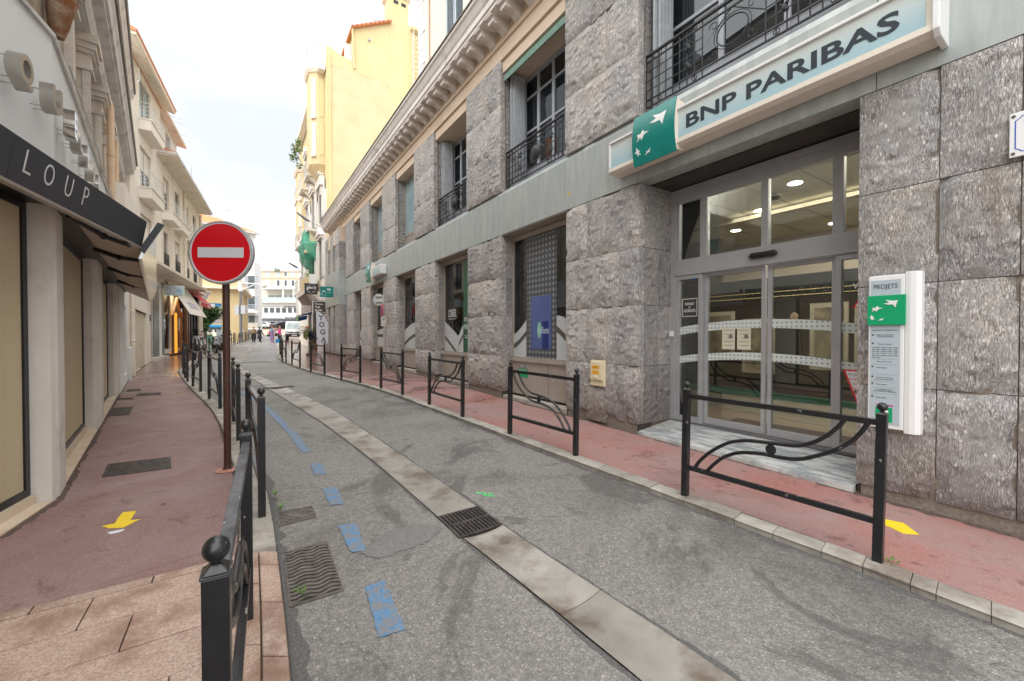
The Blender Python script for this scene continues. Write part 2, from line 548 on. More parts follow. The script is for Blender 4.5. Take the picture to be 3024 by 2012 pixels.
M['band'] = pm('pale_green_panel', (.385, .415, .40), (.465, .49, .47), 2.2, st=(2.5, 2.5, .35), rough=.42, dirt=(.31, .36, .36), dsc=2.4, dst=(4, 4, .5), dlo=.45, dhi=.75, bump=.05, bsc=6, rr=(.3, .5), metal=.15)
M['soffit_dark'] = pm('bronze_soffit', (.06, .048, .04), (.085, .07, .055), 3, rough=.22, metal=.6)
M['peach'] = pm('peach_render', (.70, .55, .41), (.76, .62, .48), 1.4, rough=.85, bump=.15, bsc=60, bd=.004, dirt=(.60, .46, .34), dlo=.5, dhi=.85)
M['peach2'] = pm('pale_peach_render', (.76, .67, .56), (.80, .71, .60), 1.4, rough=.85, bump=.12, bsc=60, bd=.004)
M['cornice'] = pm('cornice_stone', (.70, .64, .58), (.80, .75, .69), 3, rough=.8, bump=.2, bsc=30, bd=.006, dirt=(.38, .33, .29), dsc=2.5, dlo=.52, dhi=.8)
M['cornice_edge'] = pm('lead_edge', (.17, .15, .135), (.26, .23, .21), 12, rough=.7)
M['bronze'] = pm('bronze_aluminium', (.36, .31, .265), (.42, .365, .315), 3, rough=.4, metal=.15, rr=(.3, .5))
M['alu'] = pm('grey_aluminium', (.35, .35, .355), (.40, .40, .405), 4, rough=.4, metal=.15)
M['alu_dark'] = pm('dark_grey_aluminium', (.16, .155, .165), (.2, .195, .2), 4, rough=.35, metal=.4)
M['blackp'] = pm('black_plastic', (.012, .012, .013), rough=.35)
M['rubber'] = pm('rubber', (.015, .015, .015), (.028, .028, .028), 20, rough=.75)
M['wrought'] = pm('wrought_iron', (.018, .02, .022), (.035, .038, .04), 20, rough=.45)
M['shutter_g'] = pm('grey_shutter_paint', (.36, .38, .40), (.44, .46, .48), 6, rough=.6)
M['shutter_b'] = pm('pale_blue_shutter_paint', (.50, .58, .64), (.58, .66, .70), 6, rough=.6)
M['win_frame'] = pm('grey_window_paint', (.36, .38, .42), (.42, .44, .48), 6, rough=.5)
M['white_frame'] = pm('white_window_paint', (.70, .70, .68), rough=.5)
M['glass'] = glass_mat('shop_glass', (.80, .80, .76), .93, ior=1.72)
M['glass_near'] = glass_mat('near_shop_glass', (.95, .95, .93), 1.0, ior=1.3)
M['glass_soft'] = glass_mat('soft_shop_glass', (.95, .95, .93), 1.0, ior=1.0005)
M['glass_up'] = glass_mat('upper_window_glass', (.4, .45, .45), .35, (.02, .025, .03))
M['glass_far'] = pm('far_window_glass', (.06, .075, .08), (.14, .16, .17), 3, rough=.08, spec=.8)
M['glass_blue'] = pm('pale_blue_blind_glass', (.26, .37, .40), (.34, .45, .47), 1.5, rough=.12, spec=.7)
M['sign_face'] = None
M['teal'] = pm('teal_sign', (.002, .19, .16), (.003, .23, .195), 3, rough=.3, st=(.4, .4, 1))
M['bnp_green'] = pm('bright_green_sign', (.0, .33, .13), rough=.45)
M['white'] = pm('white_enamel', (.78, .78, .77), rough=.35)
M['white_lit'] = pm('white_sign_plastic', (.80, .80, .80), rough=.35)
M['cream_trim'] = pm('cream_sign_trim', (.74, .66, .55), (.78, .72, .63), 60, st=(1, 1, .2), rough=.4)
M['navy_letter'] = pm('dark_sign_letter', (.018, .028, .04), rough=.5)
M['grey_panel'] = pm('pale_grey_panel', (.44, .50, .54), rough=.25)
M['text_dark'] = pm('dark_print', (.06, .065, .075), rough=.5)
M['magenta'] = pm('magenta_print', (.40, .05, .22), rough=.5)
M['marble'] = pm('threshold_marble', (.30, .33, .34), (.58, .58, .56), 2.2, st=(1.2, 5, 1), rough=.25, dirt=(.42, .37, .30), dlo=.5, dhi=.7, lo=.42, hi=.55, rr=(.15, .4))
M['int_wall'] = pm('lobby_wall', (.20, .17, .13), (.25, .21, .16), 2, rough=.8)
M['int_dark'] = pm('dark_lobby_panel', (.02, .02, .02), rough=.5)
M['int_ceil'] = pm('lobby_ceiling', (.58, .55, .46), rough=.85)
M['int_floor'] = pm('lobby_floor', (.14, .125, .09), (.18, .16, .115), 3, rough=.2)
M['lamp'] = pm('ceiling_lamp', (.9, .9, .85), emit=(1, .97, .86, 9))
M['poster'] = pm('poster_paper', (.60, .56, .42), (.66, .62, .48), 3, rough=.6)
M['poster_b'] = pm('dark_poster', (.07, .06, .05), (.32, .28, .2), 5, rough=.6)
M['beige_box'] = pm('cream_plastic', (.72, .63, .43), rough=.45)
M['orange'] = pm('orange_label', (.80, .42, .03), rough=.5)
M['red_sign'] = pm('reflective_red', (.70, .006, .014), (.74, .008, .018), 90, rough=.28, spec=.5)
M['grey_sign'] = pm('reflective_white_grey', (.68, .69, .73), (.72, .73, .76), 60, rough=.35)
M['galv'] = pm('galvanised_steel', (.42, .43, .44), (.52, .53, .54), 8, rough=.4, metal=.5)
M['brown_post'] = pm('brown_post_paint', (.055, .02, .014), (.075, .03, .021), 10, rough=.42, bump=.15, bsc=60, bd=.002, fleck=(.28, .22, .18), fsc=24, fth=.085, st=(1, 1, .35))
M['slate'] = pm('dark_awning_panel', (.032, .038, .047), (.042, .049, .060), 80, rough=.5)
M['slate_white'] = pm('fascia_lettering', (.72, .72, .72), rough=.5)
M['steel'] = pm('polished_steel', (.60, .585, .56), (.68, .66, .63), 2, rough=.16, metal=1.0)
M['brushed'] = pm('brushed_steel', (.42, .395, .36), (.48, .45, .41), 6, rough=.38, metal=.8)
M['lwall'] = pm('pale_shop_render', (.76, .79, .79), (.80, .82, .815), 1.5, rough=.85, bump=.2, bsc=120, bd=.003)
M['lwhite'] = pm('white_render', (.74, .75, .73), (.79, .79, .77), 1.2, rough=.85, bump=.1, bsc=90, bd=.003)
M['pillar'] = pm('beige_pillar_render', (.72, .68, .62), (.79, .75, .70), 2.0, rough=.85, bump=.3, bsc=160, bd=.003, dirt=(.33, .28, .24), dsc=1.2, dlo=.55, dhi=.85)
M['limestone'] = pm('limestone_base', (.62, .49, .36), (.72, .60, .47), 3, rough=.45, bump=.1, bsc=30, dirt=(.42, .31, .22), dlo=.55, dhi=.8)
M['blind'] = pm('beige_interior_blind', (.74, .62, .44), (.78, .66, .48), 40, rough=.7)
M['shopframe'] = pm('black_shop_frame', (.012, .013, .017), rough=.35)
M['canvas_under'] = pm('beige_awning_underside', (.60, .52, .44), (.66, .58, .49), 2, rough=.85)
M['oldwall'] = pm('old_stone_wall', (.58, .52, .45), (.68, .62, .54), 2.2, rough=.85, bump=.3, bsc=25, bd=.006, dirt=(.24, .19, .14), dlo=.5, dhi=.8, dsc=1.6)
M['oldcornice'] = pm('grey_painted_cornice', (.60, .58, .56), (.68, .66, .63), 3, rough=.7, bump=.1, bsc=20, dirt=(.30, .27, .25), dlo=.5, dhi=.8, dsc=2)
M['pipe_peach'] = pm('peach_drainpipe', (.66, .47, .31), (.72, .53, .37), 3, rough=.6, dirt=(.42, .30, .2), dlo=.55, dhi=.85, dsc=3)
M['cream'] = pm('cream_render', (.80, .74, .64), (.84, .79, .70), 1.0, rough=.85, bump=.1, bsc=50, bd=.004, dirt=(.70, .61, .49), dlo=.52, dhi=.9, dst=(2, 2, .5))
M['cream2'] = pm('warm_cream_render', (.76, .68, .56), (.81, .74, .63), 1.0, rough=.85, bump=.1, bsc=50, bd=.004, dirt=(.52, .43, .32), dlo=.5, dhi=.9, dst=(2, 2, .5))
M['yellow'] = pm('yellow_render', (.69, .575, .30), (.73, .62, .36), .9, rough=.85, bump=.08, bsc=40, bd=.004, dirt=(.66, .53, .29), dsc=.9, dst=(2.5, 2.5, .3), dlo=.45, dhi=.8)
M['ochre'] = pm('ochre_render', (.66, .52, .29), (.70, .57, .34), 1, rough=.85)
M['ygrey'] = pm('weathered_yellow_render', (.66, .57, .35), (.70, .61, .39), 1.2, rough=.85, dirt=(.60, .50, .29), dlo=.4, dhi=.7)
M['rtile'] = pm('terracotta_tile', (.52, .19, .09), (.64, .27, .13), 6, rough=.8, var=.15)
M['door_beige'] = pm('beige_metal_door', (.62, .54, .39), (.68, .60, .45), 2, rough=.6, dirt=(.45, .36, .24), dlo=.55, dhi=.8, dsc=1.5)
M['greengran'] = pm('green_granite', (.06, .085, .085), (.26, .31, .30), 14, rough=.4, fleck=(.03, .04, .04), fsc=16, fth=.35)
M['wood'] = pm('brown_timber', (.17, .085, .04), (.25, .13, .06), 12, st=(4, 4, .6), rough=.5)
M['orange_glow'] = pm('self_lit_orange', (.78, .36, .03), rough=.6, emit=(.9, .36, .03, .28))  # emission added so the orange door and panels look lit; they are no lamps
M['canvas'] = pm('cream_canvas', (.70, .66, .58), (.76, .72, .64), 2, rough=.85)
M['redcanvas'] = pm('red_canvas', (.50, .03, .035), (.56, .05, .05), 4, rough=.8)
M['bluecanvas'] = pm('dark_blue_canvas', (.02, .03, .10), rough=.8)
M['bluecloth'] = pm('bright_blue_canvas', (.03, .17, .55), rough=.8)
M['blueband'] = pm('blue_metal_band', (.02, .16, .36), rough=.5)
M['bluebright'] = pm('bright_blue_metal', (.02, .30, .66), rough=.5)
M['green_gate'] = pm('green_gate', (.035, .15, .10), (.05, .19, .13), 30, st=(8, 8, .2), rough=.6)
M['leaf'] = pm('green_leaf', (.03, .085, .02), (.075, .16, .035), 3, rough=.55, var=.2)
M['leaf2'] = pm('light_green_leaf', (.09, .19, .03), (.16, .30, .05), 3, rough=.55, var=.2)
M['bark'] = pm('bark', (.10, .075, .055), (.17, .13, .10), 12, rough=.9)
M['skin'] = pm('skin', (.55, .33, .24), rough=.5)
M['net'] = pm('green_safety_net', (.02, .42, .27), (.03, .55, .36), 1.6, rough=.6, alpha=.62, bump=.8, bsc=4, bd=.05, dirt=(.01, .22, .15), dsc=1.6, dlo=.45, dhi=.6)
M['carwhite'] = pm('white_car_paint', (.76, .77, .78), rough=.22, coat=.6)
M['cardark'] = pm('dark_car_paint', (.03, .032, .036), rough=.25, coat=.6)
M['headlight'] = pm('headlight_glass', (.45, .47, .5), rough=.1, spec=.8)
M['scoot_red'] = pm('red_scooter_paint', (.42, .02, .025), rough=.25, coat=.5)
M['scoot_grey'] = pm('silver_scooter_paint', (.34, .35, .37), rough=.3, metal=.3, coat=.4)
M['clear'] = glass_mat('clear_screen', (.75, .8, .8), .9)


def solid(name, c, rough=.7):
    if name not in M: M[name] = pm(name, c, tuple(min(1, q * 1.2 + .004) for q in c), 12, rough=rough)
    return M[name]


def dot_mat(name, base, dot, scale, r, rough=.4, spacing=(1, 1, 1), alpha_gap=None):
    """regular dots (film printed on the shop windows)"""
    m, t, b = new_mat(name)
    v = _vec(t, tuple(scale * q for q in spacing))
    fr = t.nodes.new('ShaderNodeVectorMath'); fr.operation = 'FRACTION'; t.links.new(v, fr.inputs[0])
    su = t.nodes.new('ShaderNodeVectorMath'); su.operation = 'SUBTRACT'; t.links.new(fr.outputs[0], su.inputs[0]); su.inputs[1].default_value = (.5, 0, .5)
    mu = t.nodes.new('ShaderNodeVectorMath'); mu.operation = 'MULTIPLY'; t.links.new(su.outputs[0], mu.inputs[0]); mu.inputs[1].default_value = (1, 0, 1)
    ln = t.nodes.new('ShaderNodeVectorMath'); ln.operation = 'LENGTH'; t.links.new(mu.outputs[0], ln.inputs[0])
    f = _ramp(t, ln.outputs['Value'], [(r, 1.0), (r + .05, 0.0)])
    t.links.new(_mix(t, f, base, dot), b.inputs['Base Color'])
    b.inputs['Roughness'].default_value = rough
    return m


M['film_white'] = dot_mat('white_dotted_film', (.55, .575, .58), (.38, .40, .40), 26, .22)
M['film_grey'] = dot_mat('grey_dotted_film', (.075, .078, .085), (.24, .255, .27), 9.0, .26)
M['film_grey2'] = dot_mat('door_strip_film', (.60, .64, .61), (.30, .33, .32), 19, .22)


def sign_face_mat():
    """light box: blue tint below, paler above, a back-lit look put into the colour"""
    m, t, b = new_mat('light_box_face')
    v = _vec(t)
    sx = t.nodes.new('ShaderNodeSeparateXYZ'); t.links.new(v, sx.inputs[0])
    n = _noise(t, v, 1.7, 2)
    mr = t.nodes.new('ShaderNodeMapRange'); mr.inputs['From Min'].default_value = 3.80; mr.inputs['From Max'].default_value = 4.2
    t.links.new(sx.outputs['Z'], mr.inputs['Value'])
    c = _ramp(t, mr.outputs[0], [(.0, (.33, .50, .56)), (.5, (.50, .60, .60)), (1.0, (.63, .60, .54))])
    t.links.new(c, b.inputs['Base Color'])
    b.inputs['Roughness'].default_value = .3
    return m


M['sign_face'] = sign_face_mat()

# ================================================================== GROUND
LK = [(-6, 3.3), (-3, 1.6), (0, .05), (1.75, -.94), (2.26, -1.26), (3.13, -1.81), (3.93, -2.34), (6.4, -4.25), (7.58, -5.25), (8.59, -6.17), (10.02, -7.5), (12.13, -9.4), (13.83, -10.9),
      (16.44, -12.8), (18.15, -13.95), (20.27, -15.24), (24.2, -17.5), (30.36, -21.1), (40, -26.7), (53.7, -34.3), (65, -40.3), (95, -56)]
RK = [(-6, 8.0), (-3, 6.0), (0, 3.95), (2.04, 2.55), (2.45, 2.3), (2.85, 2.0), (3.32, 1.66), (3.92, 1.24), (4.34, .92), (5.68, -.05), (6.87, -.88), (7.86, -1.62), (8.99, -2.43), (10.04, -3.23), (11, -4.05),
      (13.97, -6.75), (15.06, -7.64), (16.33, -8.68), (17.83, -9.78), (19.9, -11.18), (23.07, -13.1), (27.7, -15.77), (33.6, -19.1), (40.6, -23.0), (60, -33), (95, -50)]
CL = [(-6, 5.1), (-3, 3.35), (0, 1.68), (1.75, .60), (2.08, .32), (2.52, .03), (2.97, -.35), (3.52, -.73), (4.09, -1.13), (4.82, -1.65), (6.31, -2.78), (7.93, -4.1), (11.28, -6.86), (13.99, -9.2), (17.87, -12.3),
      (20.5, -13.75), (25.6, -16.6), (39.3, -24.3), (47.2, -28.7)]
CR = [(-6, 5.6), (-3, 3.85), (0, 2.13), (1.75, 1.01), (2.55, .41), (2.86, .16), (3.22, -.08), (3.71, -.42), (4.32, -.86), (5.17, -1.47), (6.37, -2.35), (7.67, -3.3), (9.62, -4.93), (11.38, -6.46), (13.62, -8.51), (17.08, -11.3),
      (18.74, -12.2), (24.57, -15.6), (33, -20.4), (47.2, -28.28)]
WL = [(-6, .62), (3.63, -4.0), (12.04, -11.19), (18.0, -15.8), (20.2, -17.14), (30, -22.55)]
fLK = lambda Y: sm_tab(LK, Y)
fRK = lambda Y: sm_tab(RK, Y)
fCL = lambda Y: sm_tab(CL, Y)
fCR = lambda Y: sm_tab(CR, Y)
fWL = lambda Y: lerp_tab(WL, Y)
fWR = lambda Y: 5.597 - .651 * Y


def rows(a, b):
    out, y = [], a
    while y < b - 1e-6:
        out.append(y)
        y += .3 if y < 12 else (.6 if y < 25 else 1.5)
    out.append(b)
    return out


def strip(mb, fa, fb, y0, y1, dz, n=1, m=0, sag=0.0, skew=0.0):
    ys = rows(y0, y1)
    g = []
    for y in ys:
        a, b = fa(y), fb(y + skew)
        g.append([mb._a((a + (b - a) * k / n, y + skew * k / n, zg(y + skew * k / n) + dz - sag * (1 - (2 * k / n - 1) ** 2))) for k in range(n + 1)])
    for r, q in zip(g, g[1:]):
        for k in range(n):
            mb.f.append([r[k], r[k + 1], q[k + 1], q[k]]); mb.m.append(m)
    return mb


M['joint'] = pm('dark_joint_sand', (.06, .045, .035), (.10, .08, .065), 30, rough=.95)
# far ground sheet
mb = MB()
ys = [-60, -20, -6, 0, 5, 10, 15, 20, 25, 32, 40, 46, 52, 60, 70, 80, 95, 103, 110, 160, 260, 420]
xs = [-420, -200, -120, -80, -50, -30, -15, 0, 15, 40, 90, 200, 420]
g = [[mb._a((x, y, zg(y) - .09)) for x in xs] for y in ys]
for r, q in zip(g, g[1:]):
    for k in range(len(xs) - 1):
        mb.f.append([r[k], r[k + 1], q[k + 1], q[k]]); mb.m.append(0)
tag(mb.build('ground', pm('far_paving', (.26, .22, .19), (.33, .29, .25), .5, rough=.8), smooth=True), kind='structure')

mb = MB()
strip(mb, fLK, fCL, -6, 47.2, -.03)
strip(mb, fCR, fRK, -6, 47.2, -.03)
strip(mb, fLK, fRK, 47.2, 95, -.03)
road = tag(mb.build('road', M['asphalt'], smooth=True), kind='structure')
# rising forecourt across the end of the street
mb = MB()
for a, b in ((95, 103), (103, 110), (110, 150)):
    mb.face([(-95, a, zg(a) - .02), (10, a, zg(a) - .02), (10, b, zg(b) - .02), (-95, b, zg(b) - .02)])
tag(mb.build('forecourt', pm('pale_forecourt', (.42, .34, .27), (.50, .41, .33), .4, rough=.8)), kind='structure')

mb = MB()
strip(mb, fWL, lambda Y: fLK(Y) - .262, 2.9, 30, .0)
strip(mb, lambda Y: fWL(Y) if Y < 30 else fLK(Y) - 3.4, lambda Y: fLK(Y) - .262, 30, 60, .0)
lp = tag(mb.build('left_pavement', M['red'], smooth=True), kind='structure')
mb = MB()
strip(mb, lambda Y: fRK(Y) + .215, lambda Y: fWR(Y) + .6, -6, 41, .0)
strip(mb, lambda Y: fRK(Y) + .215, lambda Y: fRK(Y) + 14, 41, 95, .0)
tag(mb.build('right_pavement', M['red2'], smooth=True), kind='structure')

# kerbs: every stone its own piece, far ones joined
def kerb_run(name, f0, f1, breaks, sd, mat, y_end):
    root = thing(name, None, None)
    tag(root, kind='structure')
    rr = random.Random(sd)
    for a, b in zip(breaks, breaks[1:]):
        mb = MB()
        gap = rr.uniform(.001, .003)
        ys = [a + gap + (b - a - 2 * gap) * k / 3 for k in range(4)]
        h = .021 + rr.uniform(-.006, .004)
        rings = []
        for y in ys:
            y2 = y + .11
            x0, x1 = f0(y) + .006, f1(y2) - .004
            z, z2 = zg(y), zg(y2)
            rings.append([(x0, y, z - .12), (x0, y, z + h - .008), (x0 + (x1 - x0) * .06, y + .007, z + h), (x1 - (x1 - x0) * .06, y2 - .007, z2 + h), (x1, y2, z2 + h - .008), (x1, y2, z2 - .12)])
        mb.loft(rings)
        mb.build('kerbstone', mat, root)
    mb = MB()
    strip(mb, f0, f1, breaks[-1] + .01, y_end, .02)
    tag(mb.build('far_kerb', mat, root, smooth=True), kind='stuff')
    return root


rr = random.Random(3)
def brk(a, b, st):
    out = [a]
    while out[-1] < b: out.append(out[-1] + st * rr.uniform(.75, 1.25))
    return out
kerb_run('left_kerb', lambda Y: fLK(Y) - .262, fLK, [2.70, 3.05, 3.4] + brk(4.1, 20, .78)[0:], 1, M['kerb'], 60)
kerb_run('right_kerb', fRK, lambda Y: fRK(Y) + .21, [-2.5, -1.8, -1.2, -.6, 0, .5, 1.05, 1.5, 1.78, 2.02, 2.14, 2.31, 2.4, 2.58, 2.76, 3.0, 3.22, 3.58] + brk(3.85, 22, .66), 2, M['kerb'], 60)
# setting mortar under the stones
mb = MB()
strip(mb, lambda Y: fLK(Y) - .27, lambda Y: fLK(Y) + .004, 2.9, 60, .008)
strip(mb, lambda Y: fLK(Y) - .27, lambda Y: fLK(Y) + .012, -6, 2.9, -.016)
strip(mb, lambda Y: fRK(Y) - .004, lambda Y: fRK(Y) + .218, -6, 60, .008)
tag(mb.build('kerb_bedding', pm('dark_joint', (.05, .045, .04), (.09, .08, .07), 20, rough=.9), smooth=True), kind='structure')

# concrete gutter channel in the middle of the road, cast in lengths
ch = tag(thing('gutter_channel', None, None), kind='structure')
cb_ = [-2.0, -1.0, 0, .9, 1.55, 2.2, 2.83, 3.0]
cb2 = [3.34, 3.62] + [4.55, 5.35, 6.1, 6.9, 7.8, 8.7, 9.7, 10.7, 11.8, 12.9, 14.1, 15.4, 16.7, 18.2]
for arr in (cb_, cb2):
    for a, b in zip(arr, arr[1:]):
        mb = MB()
        strip(mb, lambda Y: fCL(Y) + .005, lambda Y: fCR(Y) - .005, a + .0015, b - .0015, -.022, 6, sag=.02, skew=.2 + .0 * a)
        mb.build('channel_slab', M['concrete'], ch, smooth=True)
mb = MB()
strip(mb, fCL, fCR, 18.6, 47.2, -.022, 4, sag=.015)
mb.build('channel_slab', M['concrete'], ch, smooth=True)
mb = MB()
strip(mb, fCL, fCR, -6, 47.2, -.048, 6, sag=.012)
mb.build('channel_bed', M['mortar'], ch, smooth=True)
mb = MB()
z = zg(18.4) - .018
mb.face([(-12.6, 18.15, z), (-10.9, 18.65, z + .012), (-11.05, 19.0, z + .015), (-12.7, 18.5, z + .004)])
tag(mb.build('cross_slab', M['concrete'], ch))

# pink granite paving of the corner, laid in courses
gp = tag(thing('granite_paving', None, None), kind='structure')
e = Vector((.84, .545, 0)).normalized()          # along the courses
nrm = Vector((.545, -.84, 0)).normalized()       # towards the camera
org = Vector((-2.66, 2.18, 0))
depths = [.085, .30, .30, .30, .34, .34]
def clipx(P):
    return P
row = 0.0
gr = random.Random(12)
offs = [.11, -.25, .12, -.3, .05, -.2]
lens = [.48, .80, .78, .82, .9, .9]
for k, dpt in enumerate(depths):
    t = -1.9 + offs[k]
    while t < 1.6:
        L = lens[k] * gr.uniform(.92, 1.08)
        a, b = t + .0035, t + L - .0035
        r0, r1 = row + .004, row + dpt - .004
        pts = [org + e * a + nrm * r0, org + e * b + nrm * r0, org + e * b + nrm * r1, org + e * a + nrm * r1]
        # trim against the kerb line
        lim = lambda p: fLK(p.y) - .235
        if pts[0].x > lim(pts[0]) and pts[3].x > lim(pts[3]):
            break
        q = []
        for u, v_ in ((pts[0], pts[1]), (pts[3], pts[2])):
            w_ = v_.copy()
            if v_.x > lim(v_):
                lo_, hi_ = 0.0, 1.0
                for _ in range(20):
                    mm = (lo_ + hi_) / 2
                    p = u.lerp(v_, mm)
                    if p.x > lim(p): hi_ = mm
                    else: lo_ = mm
                w_ = u.lerp(v_, lo_)
            q.append((u, w_))
        (A_, B_), (D_, C_) = q
        if (B_ - A_).length > .03 or (C_ - D_).length > .03:
            mb = MB()
            h = .003 + gr.uniform(0, .004)
            mb.prism([(p.x, p.y, zg(p.y) + h - .04) for p in (D_, C_, B_, A_)], (0, 0, .04))
            mb.build('granite_slab', M['granite'], gp, bevel=.0025)
        t += L
    row += dpt
# granite kerb: a narrow inner row and a wider outer row
for nm, fa, fb, bk in (('granite_slab', lambda Y: fLK(Y) - .232, lambda Y: fLK(Y) - .128, [.3, .95, 1.5, 1.95, 2.42, 2.86]),
                       ('granite_kerb', lambda Y: fLK(Y) - .12, fLK, [-.3, .4, 1.0, 1.5, 1.88, 2.26, 2.62, 2.78])):
    for a, b in zip(bk, bk[1:]):
        mb = MB()
        rings = []
        for y in (a + .004, (a + b) / 2, b - .004):
            z = zg(y)
            rings.append([(fa(y), y, z - .14), (fa(y), y, z + .004), (fb(y), y, z + .004), (fb(y), y, z - .14)])
        mb.loft(rings)
        mb.build(nm, M['granite'], gp, bevel=.006)
mb = MB()
strip(mb, lambda Y: fLK(Y) - 2.6 if Y > 1.2 else fLK(Y) - 3, lambda Y: fLK(Y) - .02, -6, 2.86, -.014)
mb.build('paving_bed', M['joint'], gp, smooth=True)
# pavement wedge between the courses and the left wall
mb = MB()
def gz(x, y, d=0.0): return (x, y, zg(y) + d)
far = [org + e * -1.9, org + e * 1.62]
mb.face([gz(-3.65, 2.91, .0), gz(far[0].x, far[0].y, .0), gz(org.x, org.y, 0), gz(fLK(2.9) - .27, 2.9, 0)])
mb.face([gz(org.x, org.y, 0), gz(org.x + e.x * 1.02, org.y + e.y * 1.02, 0), gz(fLK(2.9) - .262, 2.9, 0)])
mb.build('red_wedge', M['red'], lp)


# dirt gathered along the wall feet and tar along the kerbs and the channel, with ragged edges
def ragged(name, fe, side, y0, y1, w0, w1, dz, mat, seed, parent):
    mb = MB(); y = y0; prev = None
    while y < y1:
        n_ = noise.noise(Vector((y * 2.3, seed, 0))) * .5 + noise.noise(Vector((y * 11, seed, 3))) * .35 + noise.noise(Vector((y * 34, seed, 5))) * .15
        w = max(.004, w0 + (w1 - w0) * (n_ + .5))
        a, b = fe(y), fe(y) + side * w
        cur = [mb._a((a, y, zg(y) + dz)), mb._a((b, y, zg(y) + dz))]
        if prev:
            mb.f.append([prev[0], prev[1], cur[1], cur[0]] if side > 0 else [prev[1], prev[0], cur[0], cur[1]]); mb.m.append(0)
        prev = cur
        y += .025 if y < 6 else (.06 if y < 12 else .2)
    return mb.build(name, mat, parent)


M['grime'] = pm('ground_grime', (.07, .045, .038), (.15, .10, .085), 22, rough=.9, bump=.5, bsc=80, bd=.004)
M['tar'] = pm('dark_tar_edge', (.075, .072, .07), (.15, .145, .14), 70, rough=.7, bump=.8, bsc=120, bd=.006)
rp0 = [o for o in bpy.data.objects if o.name == 'right_pavement'][0]
ragged('wall_foot_grime', lambda Y: fWR(Y) + .03, -1, -1, 24, .02, .16, .0022, M['grime'], 1, rp0)
ragged('kerb_grime', lambda Y: fRK(Y) + .215, 1, -1, 20, .0, .05, .0022, M['grime'], 2, rp0)
ragged('wall_foot_grime', lambda Y: fWL(Y) - .01, 1, 2.95, 22, .0, .12, .0022, M['grime'], 3, lp)
ragged('kerb_grime', lambda Y: fLK(Y) - .262, -1, 3.0, 20, .0, .07, .0022, M['grime'], 4, lp)
ragged('tar_edge', fLK, 1, 1.2, 16, .0, .13, -.0285, M['tar'], 5, road)
ragged('tar_edge', fRK, -1, -1, 16, .0, .09, -.0285, M['tar'], 6, road)
ragged('tar_edge', fCL, -1, .5, 18, .0, .05, -.0285, M['tar'], 7, road)
ragged('tar_edge', fCR, 1, .5, 18, .0, .06, -.0285, M['tar'], 8, road)
# ---------------- covers, grates, paint on the ground
def on_ground(pts, d): return [(x, y, zg(y) + d) for x, y in pts]


def quad_frame(P):
    """local frame of a ground quad given as 4 points (x,y)"""
    a, b, c, d = [Vector((p[0], p[1])) for p in P]
    return lambda u, v: (a * (1 - u) * (1 - v) + b * u * (1 - v) + c * u * v + d * (1 - u) * v)


